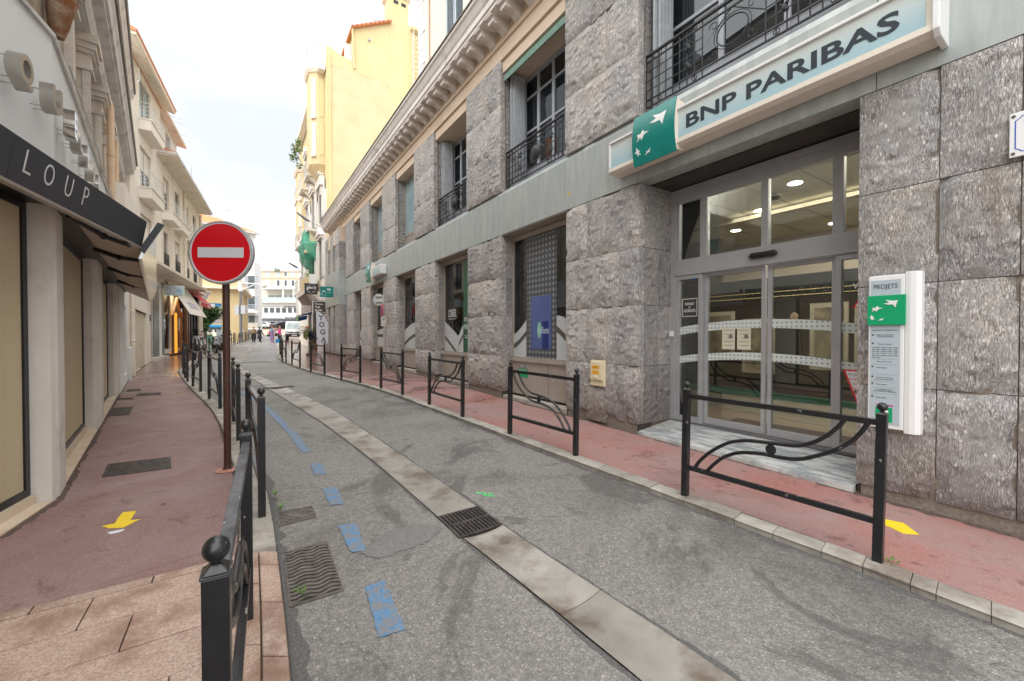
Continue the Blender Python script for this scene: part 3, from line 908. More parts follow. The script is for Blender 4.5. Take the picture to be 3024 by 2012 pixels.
def cover(name, P, label, cat, base, kind, mat=None, group=None):
    q = quad_frame(P)
    cx, cy = q(.5, .5)
    t = thing(name, label, cat, (cx, cy, zg(cy)), 0, group)
    def W(u, v, d):
        p = q(u, v)
        return (p.x - cx, p.y - cy, zg(p.y) - zg(cy) + base + d)
    mat = mat or M['iron']
    fw = .035 if kind != 'wavy' else .03
    fr = MB()
    for u0, u1, v0, v1 in ((0, 1, 0, fw), (0, 1, 1 - fw, 1), (0, fw, fw, 1 - fw), (1 - fw, 1, fw, 1 - fw)):
        fr.prism([W(u0, v0, 0), W(u1, v0, 0), W(u1, v1, 0), W(u0, v1, 0)], (0, 0, .006))
    fr.build('frame', mat, t)
    if kind in ('tread', 'tread2'):
        lid = MB()
        lid.prism([W(fw, fw, 0), W(1 - fw, fw, 0), W(1 - fw, 1 - fw, 0), W(fw, 1 - fw, 0)], (0, 0, .0025))
        lo = lid.build('lid', mat, t)
        tr = MB()
        nu, nv = (17, 9) if kind == 'tread' else (9, 7)
        for a in range(nu):
            for b in range(nv):
                u0, v0 = fw + .02 + a * (1 - 2 * fw - .04) / nu, fw + .03 + b * (1 - 2 * fw - .06) / nv
                if kind == 'tread2' and .38 < u0 < .58 and .3 < v0 < .62: continue
                lu, lv = (.85 / nu, .28 / nv) if (a + b) % 2 else (.28 / nu, .85 / nv)
                tr.prism([W(u0, v0, .002), W(u0 + lu, v0, .002), W(u0 + lu, v0 + lv, .002), W(u0, v0 + lv, .002)], (0, 0, .004))
        o = tr.build('tread_pattern', mat, lo)
        hole = MB()
        for (u0, v0) in ((.07, .82), (.93, .18)):
            p = W(u0, v0, .0062)
            hole.lathe([(.008, 0), (.008, .002)], p, 10)
        hole.build('key_hole', M['blackp'], lo)
    else:
        pit = MB()
        pit.face([W(fw, fw, .0005), W(1 - fw, fw, .0005), W(1 - fw, 1 - fw, .0005), W(fw, 1 - fw, .0005)])
        pit.build('pit', M['blackp'], t)
        if kind == 'wavy':
            src = None
            n = 15
            for b in range(n):
                bar = MB()
                v0 = fw + (b + .12) * (1 - 2 * fw) / n
                w = .62 * (1 - 2 * fw) / n
                rings = []
                for a in range(17):
                    u = fw + (1 - 2 * fw) * a / 16
                    dv = .018 * math.sin(2 * math.pi * 2 * a / 16 + .6)
                    rings.append([W(u, v0 + dv, .0008), W(u, v0 + dv, .007), W(u, v0 + w + dv, .007), W(u, v0 + w + dv, .0008)])
                bar.loft(rings)
                bar.build('bar', M['iron2'], t)
        else:
            nb = 11 if kind == 'drain' else 13
            halves = ((fw, .48), (.52, 1 - fw)) if kind == 'drain' else ((fw, 1 - fw),)
            for (v0, v1) in halves:
                for b in range(nb + 1):
                    bar = MB()
                    u0 = fw + (b - .22) * (1 - 2 * fw) / nb
                    u1 = u0 + .44 * (1 - 2 * fw) / nb
                    u0, u1 = max(u0, fw), min(u1, 1 - fw)
                    bar.prism([W(u0, v0, .0008), W(u1, v0, .0008), W(u1, v1, .0008), W(u0, v1, .0008)], (0, 0, .005))
                    bar.build('bar', mat, t)
            if kind == 'drain':
                bar = MB(); bar.prism([W(fw, .47, .001), W(1 - fw, .47, .001), W(1 - fw, .53, .001), W(fw, .53, .001)], (0, 0, .0062)); bar.build('cross_bar', mat, t)
    return t


cover('access_cover', [(-4.46, 4.55), (-3.97, 4.80), (-3.65, 4.42), (-4.13, 4.15)][::-1], 'large iron tread plate cover set in the red pavement before the first beige pillar', 'access cover', .001, 'tread')
cover('vent_grate', [(-7.49, 7.73), (-7.19, 7.84), (-6.61, 7.13), (-6.87, 7.04)], 'dark slotted grate in the red pavement beside the second beige pillar', 'grate', .001, 'bars')
cover('access_cover', [(-8.54, 9.43), (-8.11, 9.57), (-7.85, 9.24), (-8.29, 9.12)], 'small iron cover in mid pavement beyond the slotted grate', 'access cover', .001, 'tread2')
cover('access_cover', [(-9.35, 10.04), (-9.1, 10.15), (-8.83, 9.83), (-9.08, 9.73)], 'small iron cover furthest up the left pavement', 'access cover', .001, 'tread2')
cover('access_cover', [(-8.52, 8.80), (-8.09, 8.84), (-7.96, 8.68), (-8.35, 8.63)], 'narrow iron cover close to the limestone step on the left', 'access cover', .001, 'tread2')
cover('water_cover', [(-1.95, 3.42), (-1.72, 3.55), (-1.58, 3.34), (-1.80, 3.18)], 'small grey iron cover with raised pattern in the asphalt by the left kerb', 'access cover', -.028, 'tread2', M['iron2'])
cover('road_grating', [(-1.56, 2.81), (-1.33, 2.96), (-.98, 2.40), (-1.22, 2.25)], 'large rusty road grating with wavy bars beside the left kerb', 'grate', -.028, 'wavy', M['iron2'])
cover('drain_grate', [(-.61, 3.34), (-.29, 3.545), (-.075, 3.21), (-.385, 3.0)], 'two row drain grate set across the concrete gutter channel', 'grate', -.026, 'drain')
cover('drain_grate', [(-6.35, 10.42), (-5.75, 10.85), (-5.6, 10.68), (-6.2, 10.25)], 'far drain grate at the bend of the gutter channel', 'grate', -.022, 'bars')


def paint(name, pts, label, cat, mat, d=-.026, th=.0025, group=None, jag=0.012, seed=1, div=3):
    r = random.Random(seed)
    out = []
    n = len(pts)
    for k in range(n):
        a, b = Vector(pts[k]), Vector(pts[(k + 1) % n])
        L = (b - a).length
        m_ = max(1, int(L / (.035 * div)))
        for q in range(m_):
            p = a.lerp(b, q / m_)
            j = jag
            out.append((p.x + r.uniform(-j, j), p.y + r.uniform(-j, j)))
    cx, cy = sum(p[0] for p in out) / len(out), sum(p[1] for p in out) / len(out)
    mb = MB()
    mb.prism([(x - cx, y - cy, zg(y) - zg(cy) + d) for x, y in out], (0, 0, th))
    o = mb.build(name, mat, None, loc=(cx, cy, zg(cy)))
    return tag(o, label, cat, group)


gb = 'blue parking dashes'
paint('blue_marking', [(-.87, 2.43), (-.78, 2.50), (-.54, 2.09), (-.66, 2.03)][::-1], 'long worn blue dash nearest the camera, right of the wavy grating', 'road marking', M['blue_paint'], group=gb, seed=1, div=.6, jag=.005)
paint('blue_marking', [(-1.35, 3.19), (-1.22, 3.23), (-1.01, 2.84), (-1.10, 2.81)][::-1], 'faded blue dash half under the dark asphalt patch', 'road marking', M['blue_paint'], group=gb, seed=2, div=.6, jag=.006)
paint('blue_marking', [(-1.81, 3.93), (-1.69, 3.98), (-1.47, 3.59), (-1.57, 3.56)][::-1], 'blue dash beyond the faded one, level with the small iron cover', 'road marking', M['blue_paint'], group=gb, seed=3, div=.6, jag=.005)
paint('blue_marking', [(-2.27, 4.64), (-2.16, 4.69), (-1.95, 4.33), (-2.05, 4.29)][::-1], 'short blue dash just before the long curved blue line', 'road marking', M['blue_paint'], group=gb, seed=4, div=.6, jag=.004)
LN = [(-6.5, 9.91), (-5.66, 9.01), (-4.78, 8.0), (-4.2, 7.28), (-3.67, 6.61), (-3.07, 5.84), (-2.80, 5.45), (-2.53, 5.09)]
ln = []
for k, (x, y) in enumerate(LN):
    a = Vector(LN[max(0, k - 1)]); b = Vector(LN[min(len(LN) - 1, k + 1)])
    t_ = (b - a).normalized(); n_ = Vector((-t_.y, t_.x))
    ln.append((Vector((x, y)) + n_ * .05, Vector((x, y)) - n_ * .05))
mb = MB()
cx, cy = -3.67, 6.61
for (a, b), (c, d) in zip(ln, ln[1:]):
    mb.prism([(p.x - cx, p.y - cy, zg(p.y) - zg(cy) - .026) for p in (a, b, d, c)], (0, 0, .0025))
tag(mb.build('blue_marking', M['blue_paint'], None, loc=(cx, cy, zg(cy))), 'long curved pale blue parking line along the left side of the road', 'road marking')
paint('asphalt_patch', [(-1.03, 2.81), (-.93, 3.12), (-.75, 3.21), (-.54, 3.19), (-.55, 3.06), (-.65, 2.91), (-.85, 2.76), (-.96, 2.75)][::-1], 'dark smooth asphalt repair between the blue dash and the drain grate', 'asphalt patch', M['patch'], -.0275, .003, seed=9, div=.55, jag=.018)
mb = MB()
for (x0, y0, x1, y1) in ((-.085, .045, .02, .015), (-.02, .045, .03, -.05), (-.01, -.015, .085, -.045), (.03, .03, .085, -.005)):
    d_ = Vector((x1 - x0, y1 - y0)).normalized() * .009
    mb.prism([(x0 - d_.y, y0 + d_.x, -.0285), (x1 - d_.y * .5, y1 + d_.x * .5, -.0285), (x1 + d_.y * .6, y1 - d_.x * .6, -.0285), (x0 + d_.y, y0 - d_.x, -.0285)][::-1], (0, 0, .002))
tag(mb.build('survey_mark', M['green_spray'], None, loc=(-.25, 3.80, zg(3.8))), 'fluorescent green spray mark on the asphalt right of the channel', 'spray mark')
paint('yellow_arrow', [(-3.18, 3.36), (-3.09, 3.39), (-2.98, 3.22), (-2.93, 3.24), (-2.93, 3.10), (-3.03, 3.09), (-3.12, 3.13), (-3.06, 3.17)], 'worn yellow arrow painted on the left red pavement', 'painted arrow', M['yellow_paint'], .001, .0025, jag=.006, seed=6)
paint('white_blot', [(-2.98, 3.03), (-2.95, 3.06), (-2.91, 3.085), (-2.885, 3.07), (-2.89, 3.03), (-2.93, 3.01)], 'small white paint blot below the left yellow arrow', 'paint blot', M['white_paint'], .001, .0025, jag=.004, seed=7)
paint('yellow_arrow', [(2.77, 3.30), (2.84, 3.33), (2.90, 3.27), (3.02, 3.18), (2.96, 3.00), (2.87, 3.02), (2.86, 3.12), (2.80, 3.20)][::-1], 'yellow arrow on the red pavement behind the wide barrier post', 'painted arrow', M['yellow_paint'], .001, .0025, jag=.006, seed=8)
# little weeds in the joints
wr = random.Random(4)
for (x, y, n, lab) in ((-2.14, 3.72, 16, 'tuft of green weeds in the left kerb joint above the small iron cover'), (-1.93, 3.43, 20, 'larger tuft of bright weeds beside the small iron cover'), (-1.19, 2.33, 14, 'weeds sprouting from the near corner of the wavy grating'), (2.42, 2.62, 7, 'tiny weed behind the foot of the wide barrier'), (-5.0, 7.35, 22, 'grassy weeds along the left kerb beyond the no entry sign'), (-1.02, 6.95, 9, 'green weed at the kerb below the second bank window')):
    mb = MB()
    for k in range(n):
        a = wr.uniform(0, 6.28); r0 = wr.uniform(0, .035)
        s_ = wr.uniform(.008, .018)
        bx, by = r0 * math.cos(a), r0 * math.sin(a)
        h = wr.uniform(.008, .04)
        d = Vector((math.cos(a), math.sin(a), .4)).normalized()
        p = Vector((bx, by, h)); s2 = Vector((-d.y, d.x, 0)) * s_ * .6
        mb.face([p, p + d * s_ + s2, p + d * s_ * 2, p + d * s_ - s2])
        mb.tube([(0, 0, -.01), (bx * .6, by * .6, h * .6), p], .001, 3)
    tag(mb.build('weed', M['leaf2'], None, loc=(x, y, zg(y))), lab, 'weed')

# ================================================================== BANK BUILDING (right side of the street)
ZL = 1.4            # facade builders use heights relative to the eye (1.5 m); roots sit at z = 0.1
A_R = math.atan2(1, -.651)
bank = thing('bank_building', 'long stone faced bank building with pale green band and modillion cornice on the right', 'building', (1.789, 5.85, .1), A_R)


def D(): return MB(dz=ZL)


def rock_block(parent, s0, s1, z0, z1, o=0.0, depth=.12, seed=0, cell=.13, rough=.03, gap=.0035, mat=None, name='stone_block'):
    s0 += gap; s1 -= gap; z0 += gap; z1 -= gap
    nx = max(3, int((s1 - s0) / cell)); nz = max(3, int((z1 - z0) / cell))
    mb = D()
    g = []
    sx = seed * 7.31
    for j in range(nz + 1):
        r = []
        for i in range(nx + 1):
            s = s0 + (s1 - s0) * i / nx; z = z0 + (z1 - z0) * j / nz
            e = min(s - s0, s1 - s, z - z0, z1 - z) / .09
            e = max(0, min(1, e)); e = e * e * (3 - 2 * e)
            n = noise.noise(Vector((s * 3.1 + sx, z * 3.1, seed))) * .6 + noise.noise(Vector((s * 9 + sx, z * 9, seed + 5))) * .4
            d = e * (rough * .65 + rough * 1.35 * n)
            if noise.noise(Vector((s * 5 + sx, z * 5, 9.0 + seed))) > .2 and (z - z0 < .17 or z1 - z < .06 or s - s0 < .05): d -= .03
            r.append(mb._a((s, o + d, z)))
        g.append(r)
    for a, b in zip(g, g[1:]):
        for i in range(nx): mb.f.append([a[i + 1], a[i], b[i], b[i + 1]]); mb.m.append(0)
    # sides
    per = [g[0][i] for i in range(nx + 1)] + [g[j][nx] for j in range(1, nz + 1)] + [g[nz][i] for i in range(nx - 1, -1, -1)] + [g[j][0] for j in range(nz - 1, 0, -1)]
    back = []
    for k in per:
        p = mb.v[k]
        mb.v.append((p[0], o - depth, p[2])); back.append(len(mb.v) - 1)
    n_ = len(per)
    for k in range(n_): mb.f.append([per[k], per[(k + 1) % n_], back[(k + 1) % n_], back[k]]); mb.m.append(0)
    mb.f.append(back[::-1]); mb.m.append(0)
    return mb.build(name, mat or M['stone'], parent, smooth=True)


LOW = [-.44, .43, 1.25, 2.15]
UPP = [3.075, 4.03, 4.93, 5.87]
piers = [(-6.2, -2.48), (0, 1.57), (3.69, 5.30), (7.37, 9.02), (10.98, 12.66), (14.6, 16.25), (17.83, 19.5)]
wins = [(1.57, 3.69), (5.30, 7.37), (9.02, 10.98), (12.66, 14.6), (16.25, 17.83), (19.5, 19.9)]
gzr = lambda s: 1.5 - lerp_tab(HP, 5.85 + .838 * s) - 1.5      # ground height relative to the eye
sd = 0
for pi, (a, b) in enumerate(piers):
    g0 = gzr((a + b) / 2)
    base = [g0 + .12] + LOW
    vj = {0: [-3.0, -3.42, -4.3, -5.2]}.get(pi, [])
    for rows_, up in ((base, 0), (UPP, 1)):
        for k, (z0, z1) in enumerate(zip(rows_, rows_[1:])):
            cuts = [a] + sorted([q for q in vj], reverse=False) + [b] if pi == 0 else [a, b]
            if pi == 0: cuts = [a, -5.2, -4.3, -3.42, -3.0, b] if not up else [a, -5.0, -3.9, b]
            elif up and pi in (1,): cuts = [a, a + (.62 if k == 1 else .95 if k == 2 else 1.56 * .0 + .5), b] if k else [a, b]
            elif not up and pi == 1 and k in (1, 3): cuts = [a, a + 1.05, b]
            for c, d in zip(cuts, cuts[1:]):
                if d - c < .05: continue
                sd += 1
                rock_block(bank, c, d, z0, z1, o=(.0 if not up else .03), seed=sd, rough=.036 if a < 10 else .025, cell=.075 if a < 4 else (.11 if a < 9 else .2))
    # dressed returns lining the openings (each course its own stone)
    dep = {0: .80, 1: .30}.get(pi, .30)
    for side, s_ in ((0, a), (1, b)):
        if pi == 0 and side == 0: continue
        dl = .80 if (pi == 0 or (pi == 1 and side == 0)) else .32
        for rows_, up in ((base, 0), (UPP, 1)):
            dd = (.62 if (pi <= 2 or (pi == 3 and side == 0)) else .36) if up else dl
            for z0, z1 in zip(rows_, rows_[1:]):
                mb = D()
                x0, x1 = (s_ - .004, s_ + .07) if side == 0 else (s_ - .07, s_ + .004)
                cutd = [-.122, -dd] if dd < .5 else [-.122, -.42, -dd]
                for q0, q1 in zip(cutd, cutd[1:]):
                    mb = D(); mb.box(x0, x1, q1 + .002, q0 - .002, z0 + .004, z1 - .004)
                    mb.build('reveal_stone', M['stone_smooth'], bank)
    mb = D()
    mb.box(a + .035, b - .035, -.9, -.02, -1.7, 2.14)
    mb.box(a + .035, b - .035, -.9, -.02, 3.08, 5.86)
    mb.build('pier_core', M['mortar'], bank)
    mb = D()
    mb.box(a + .01, b - .01, -.3, -.022, -1.7, g0 + .118)
    mb.build('plinth', M['plinth'], bank)

# pale green metal band, one panel per bay
edges = [-6.2, -4.3, -2.6, .02, 1.6, 3.66, 5.27, 7.4, 9.0, 11.0, 12.66, 14.62, 16.2, 17.8, 19.88]
for a, b in zip(edges, edges[1:]):
    mb = D()
    mb.prism([(a + .003, -.24, 2.152), (a + .003, .006, 2.152), (a + .003, .006, 3.0), (a + .003, -.02, 3.072), (a + .003, -.24, 3.072)][::-1], (b - a - .006, 0, 0))
    mb.build('band_panel', M['band'], bank)
mb = D(); mb.box(-6.2, 19.9, -5.2, -.245, 2.16, 3.06); mb.build('floor_slab', M['mortar'], bank)
mb = D(); mb.box(-2.5, .0, -.80, -.245, 2.14, 2.158); mb.build('entrance_soffit', M['soffit_dark'], bank)

# frieze, lintels, cornice
mb = D()
mb.box(-6.2, 24.3, -1.0, .02, 5.872, 6.5)
mb.box(-6.2, 24.3, .0, .06, 6.16, 6.26)
mb.build('frieze', M['peach'], bank)
for a, b in [(-2.48, 0)] + wins[:-1]:
    mb = D(); mb.box(a + .001, b - .001, -.62, -.03, 5.62, 5.868); mb.build('lintel', M['peach'], bank)
prof = [(0, 6.5), (.47, 6.5), (.47, 6.56), (.50, 6.58), (.50, 6.70), (.53, 6.74), (.58, 6.86), (.62, 6.9), (.62, 6.97), (.0, 7.03)]
mb = D(); mb.prism([(-6.2, o, z) for o, z in prof], (30.4, 0, 0)); mb.build('cornice', M['cornice'], bank)
mb = D(); mb.box(-6.2, 24.22, .30, .65, 6.975, 7.0); mb.build('cornice_flashing', M['cornice_edge'], bank)
mp_ = [(.0, 6.27), (.0, 6.498), (.44, 6.498), (.44, 6.47), (.40, 6.46), (.40, 6.36), (.34, 6.345), (.24, 6.375), (.13, 6.33), (.06, 6.27)]
mb = D()
mb.prism([(0, o, z) for o, z in mp_], (.2, 0, 0))
mb.box(-.02, .22, .0, .46, 6.462, 6.499)
src = mb.build('modillion', M['cornice'], bank)
src.location = (-5.9, 0, 0)
s = -5.9 + .488
while s < 23.95:
    share(src, 'modillion', bank, (s, 0, 0)); s += .488
# parapet with little raised blocks
mb = D(); mb.box(-6.2, 24.2, -.25, -.02, 7.0, 7.42); mb.build('parapet', M['peach2'], bank)
mb = D(); mb.box(-6.2, 24.2, -.29, .02, 7.42, 7.47); mb.build('parapet_coping', M['cornice'], bank)
for s in (8.4, 12.7, 16.6, 20.4, 23.6):
    mb = D()
    mb.prism([(s, -.28, 7.0), (s + .55, -.28, 7.0), (s + .55, -.28, 7.62), (s + .45, -.28, 7.78), (s + .28, -.28, 7.85), (s + .1, -.28, 7.78), (s, -.28, 7.62)][::-1], (0, .32, 0))
    mb.build('parapet_block', M['peach2'], bank)
mb = D()
mb.box(-6.2, 24.2, -12, -.25, 6.6, 6.98)
mb.box(-6.2, 25.0, -12, -5.2, -1.7, 6.6)
mb.box(19.9, 25.0, -5.2, -.6, -1.7, 6.6)
mb.box(-6.2, 25, -5.2, -.7, 6.0, 6.6)
mb.build('rear_wall', M['peach2'], bank)

# ---- end pavilion with narrow slits
for a, b in ((19.9, 21.1), (21.7, 22.6), (23.3, 24.2)):
    for rows_ in ([-1.06, -.5, .35, 1.1, 1.66], [3.56, 4.2, 5.0, 5.85]):
        for z0, z1 in zip(rows_, rows_[1:]):
            sd += 1
            rock_block(bank, a, b, z0, z1, o=.30, depth=.55, seed=sd, rough=.02, cell=.25)
for a, b in zip([19.9, 20.7, 21.5, 22.3, 23.2], [20.7, 21.5, 22.3, 23.2, 24.25]):
    mb = D(); mb.box(a + .002, b - .002, -.2, .325, 1.665, 3.555); mb.build('band_panel', M['band'], bank)
mb = D(); mb.box(19.95, 24.15, -.6, -.26, -1.7, 5.87); mb.build('dark_backing', M['int_dark'], bank)
mb = D(); mb.box(19.9, 24.2, -.2, .27, 5.1, 5.86); mb.build('lintel', M['peach'], bank)
mb = D(); mb.box(24.2, 25.2, -.6, .0, -1.7, 6.5); mb.build('end_strip', M['peach'], bank)


# ---- ground floor windows
def film(parent, ztop, stripe, s0, s1, zb=-.5, o=-.288, mat=None):
    """printed wave on the glass: ztop(s), stripe(s)->(z, half thickness)"""
    mb = D()
    n = 14
    top = [(s0 + (s1 - s0) * k / n) for k in range(n + 1)]
    mb.prism([(s, o, max(zb, ztop(s))) for s in top] + [(s1, o, zb), (s0, o, zb)], (0, .0015, 0))
    f = mb.build('window_film', mat or M['film_white'], parent)
    if stripe:
        mb = D()
        up, dn = [], []
        for s in top:
            z, h = stripe(s)
            u, d = min(z + h, ztop(s)), max(z - h, zb)
            if u > d: up.append((s, o + .002, u)); dn.append((s, o + .002, d))
        if len(up) > 2:
            for (a, b, c, d) in zip(up, up[1:], dn[1:], dn): mb.face([a, b, c, d])
            mb.build('film_stripe', solid('film_stripe_brown', (.085, .075, .065)), f)
    return f


for k, (a, b) in enumerate(wins):
    g0 = gzr((a + b) / 2)
    zs = -.5
    w = D()
    fw = .045
    w.box(a, a + fw, -.33, -.26, zs, 2.12); w.box(b - fw, b, -.33, -.26, zs, 2.12)
    w.box(a + fw, b - fw, -.33, -.26, zs, zs + .04); w.box(a + fw, b - fw, -.33, -.26, 2.02, 2.12)
    wo_ = w.build('window', M['bronze'], bank)
    p = D(); p.box(a + fw, b - fw, -.305, -.299, zs + .04, 2.02); p.build('pane', M['glass'], wo_)
    q = D(); q.box(a, b, -.335, -.22, g0 + .12, zs - .055); q.box(a, b, -.335, -.18, zs - .05, zs - .003)
    bp = q.build('sill_panel', M['bronze'], bank)
    q = D(); q.box(a + (b - a) * .36, a + (b - a) * .36 + .006, -.22, -.2185, g0 + .14, zs - .07); q.build('panel_joint', M['int_dark'], bp)
    q = D(); q.box(a, b, -.25, -.03, -1.7, g0 + .07); q.build('sill_stone', M['kerb'], bank)
    q = D(); q.box(a, b, -.26, -.01, 2.13, 2.1515); q.build('window_soffit', M['bronze'], bank)
mb = D()
mb.box(1.2, 19.9, -4.2, -4.0, -1.5, 2.16)
mb.box(2.9, 3.0, -4.0, -.4, -1.3, 2.14)
mb.build('office_wall', pm('office_wall', (.07, .06, .05), (.10, .088, .07), 2, rough=.8), bank)
mb = D(); mb.box(1.2, 19.9, -4.0, -.34, -1.5, -1.15); mb.build('office_floor', M['int_floor'], bank)
mb = D()
for s in (10.2, 14.0, 6.5): mb.box(s, s + .9, -2.2, -2.0, 1.92, 1.96)
mb.build('office_lamp', M['lamp'], bank)

a, b = wins[0]
wv1 = lambda s: .01 + (.33 - .01) * ((3.68 - s) / .52) ** 1.5 if s < 3.68 else .01
film(bank, wv1, lambda s: (-.25 + .30 * max(0, (3.68 - s) / .52) ** 1.4, .055), 3.17, b - .05)
film(bank, lambda s: .37 - .9 * (2.18 - s) ** 2, lambda s: (.12 - .5 * (2.18 - s) - .5 * (2.18 - s) ** 2, .06), a + .05, 2.17)
mb = D(); mb.prism([(2.18, -.292, -.46), (3.16, -.292, -.46), (3.16, -.292, 2.0), (2.18, -.292, 2.0)], (0, -.003, 0)); gf = mb.build('window_film', M['film_grey'], bank, label='grey dotted film panel')
mb = D(); mb.box(2.34, 3.0, -.2905, -.2885, -.28, .78); scn = mb.build('screen', pm('blue_screen', (.05, .065, .17), (.075, .10, .24), 1.2, rough=.25, emit=(.10, .16, .45, .03)), gf)
mb = D(); mb.prism([(2.62, -.288, -.27), (2.62, -.288, .28), (2.42, -.288, .28), (2.42, -.288, -.27)], (0, .0008, 0)); mb.build('screen_inset', solid('deep_blue_print', (.01, .02, .13)), scn)
mb = D(); mb.lathe([(.001, .0), (.07, .0005), (.07, .001), (.001, .0012)], (0, 0, 0), 18, ax='y'); 
lf = mb.build('screen_leaf', solid('pale_green_print', (.22, .42, .34)), scn); lf.scale = (1, 1, 2.4); lf.location = (2.72, -.2865, .1 - 1.4 * 2.4 + 1.4)
lf.location = (2.72, -.2865, .10 + 1.4 - 1.4 * 2.4)
txt('mifane', .34, .14, solid('screen_print', (.45, .52, .62)), scn, (2.58, -.2855, .10), (-1, 0, 0), dz=ZL, depth=.0008)
# letter plate and green label below the first window
mb = D(); mb.box(3.06, 3.34, -.2195, -.208, -.68, -.60); lb = mb.build('letter_plate', M['alu'], bank)
mb = D(); mb.box(3.09, 3.31, -.207, -.2055, -.665, -.615); mb.build('letter_slot', M['alu_dark'], lb)
txt('Lettres', .13, .035, M['white'], lb, (3.2, -.2045, -.64), (-1, 0, 0), dz=ZL, depth=.0008)
mb = D(); mb.box(3.02, 3.36, -.2195, -.215, -.88, -.71); lb = mb.build('green_label', M['bnp_green'], bank)
txt('BNP PARIBAS', .20, .035, M['white'], lb, (3.17, -.2135, -.755), (-1, 0, 0), dz=ZL, depth=.0008)
mb = D(); mb.box(3.27, 3.33, -.2148, -.2135, -.78, -.735); mb.build('envelope_mark', M['white'], lb)
mb = D(); mb.lathe([(.016, 0), (.016, .008), (.008, .010)], (2.2, -.2195, -.86), 12, ax='y'); mb.build('panel_lock', M['galv'], bank)

a, b = wins[1]
def wv2(s):
    if s > 6.42: return -.05 + (.42 + .05) * ((s - 6.42) / .95) ** .85
    return -.05 + .34 * ((6.42 - s) / .3) ** .9
film(bank, wv2, lambda s: (-.02 - (6.42 + .95 - s) * .55 if s > 6.45 else -.26 + (6.4 - s) * .9, .05), 6.12, b - .05)
mb = D(); mb.box(a + .05, 6.12, -.2935, -.291, -.46, 2.0); gp_ = mb.build('window_film', pm('dark_green_film', (.012, .10, .05), rough=.3), bank, label='dark green film panel')
txt('CONSEIL', .52, .22, M['white'], bank, (6.82, -.288, .62), (-1, 0, 0), dz=ZL, depth=.001)
txt('P\u00c9RISCOPIQUE & GESTION', .50, .035, M['white'], bank, (6.82, -.288, .46), (-1, 0, 0), dz=ZL, depth=.001)
txt('ESPACE', .40, .11, M['white'], gp_, (5.86, -.2895, .42), (-1, 0, 0), dz=ZL, depth=.001)
txt('PROFESSIONNELS', .62, .13, M['white'], gp_, (5.75, -.2895, .22), (-1, 0, 0), dz=ZL, depth=.001)
txt('visions entreprise\ndialogue conseil', .40, .08, M['white'], gp_, (5.86, -.2895, -.04), (-1, 0, 0), dz=ZL, depth=.001)
a, b = wins[2]
film(bank, lambda s: .47 - .115 * (s - 9.3) ** 2, lambda s: (.05 - .13 * (s - 9.2) ** 2, .06), a + .05, b - .05)
a, b = wins[3]
film(bank, lambda s: .30 - .05 * (s - 13) ** 2, lambda s: (-.02, .06), a + .55, b - .05)
a, b = wins[4]
film(bank, lambda s: .02 + .3 * abs(s - 17), lambda s: (-.3 + .3 * abs(s - 17.2), .04), a + .05, b - .05)


# ---- upper windows
def french_window(s0, s1, o, z0, z1, n=3):
    w = D()
    fw = .07
    xs = [s0 + (s1 - s0) * k / n for k in range(n + 1)]
    w.box(s0, s1, o - .06, o, z1 - .08, z1)
    for x in xs: w.box(max(s0, x - fw / 2), min(s1, x + fw / 2), o - .06, o, z0, z1 - .08)
    for x0, x1 in zip(xs, xs[1:]):
        w.box(x0 + fw / 2, x1 - fw / 2, o - .05, o - .012, z0, z0 + .5)
        for z in (z0 + .5, z0 + (z1 - z0) * .52, z1 - .48):
            w.box(x0 + fw / 2, x1 - fw / 2, o - .05, o - .005, z, z + .045)
    f = w.build('french_window', M['win_frame'], bank)
    for x0, x1 in zip(xs, xs[1:]):
        p = D(); p.box(x0 + fw / 2, x1 - fw / 2, o - .035, o - .03, z0 + .5, z1 - .08); p.build('pane', M['glass_up'], f)
    return f


def shutter(s, o0, o1, z0, z1, th=.035, mat=None, side=1):
    mb = D()
    mb.box(s, s + th, o0, o1, z0, z1)
    for k in range(3):
        oo = o0 + (o1 - o0) * (k + 1) / 4
        mb.box(s - .008 if side > 0 else s + th, s if side > 0 else s + th + .008, oo - .006, oo + .006, z0 + .02, z1 - .02)
    return mb.build('folded_shutter', mat or M['shutter_g'], bank)


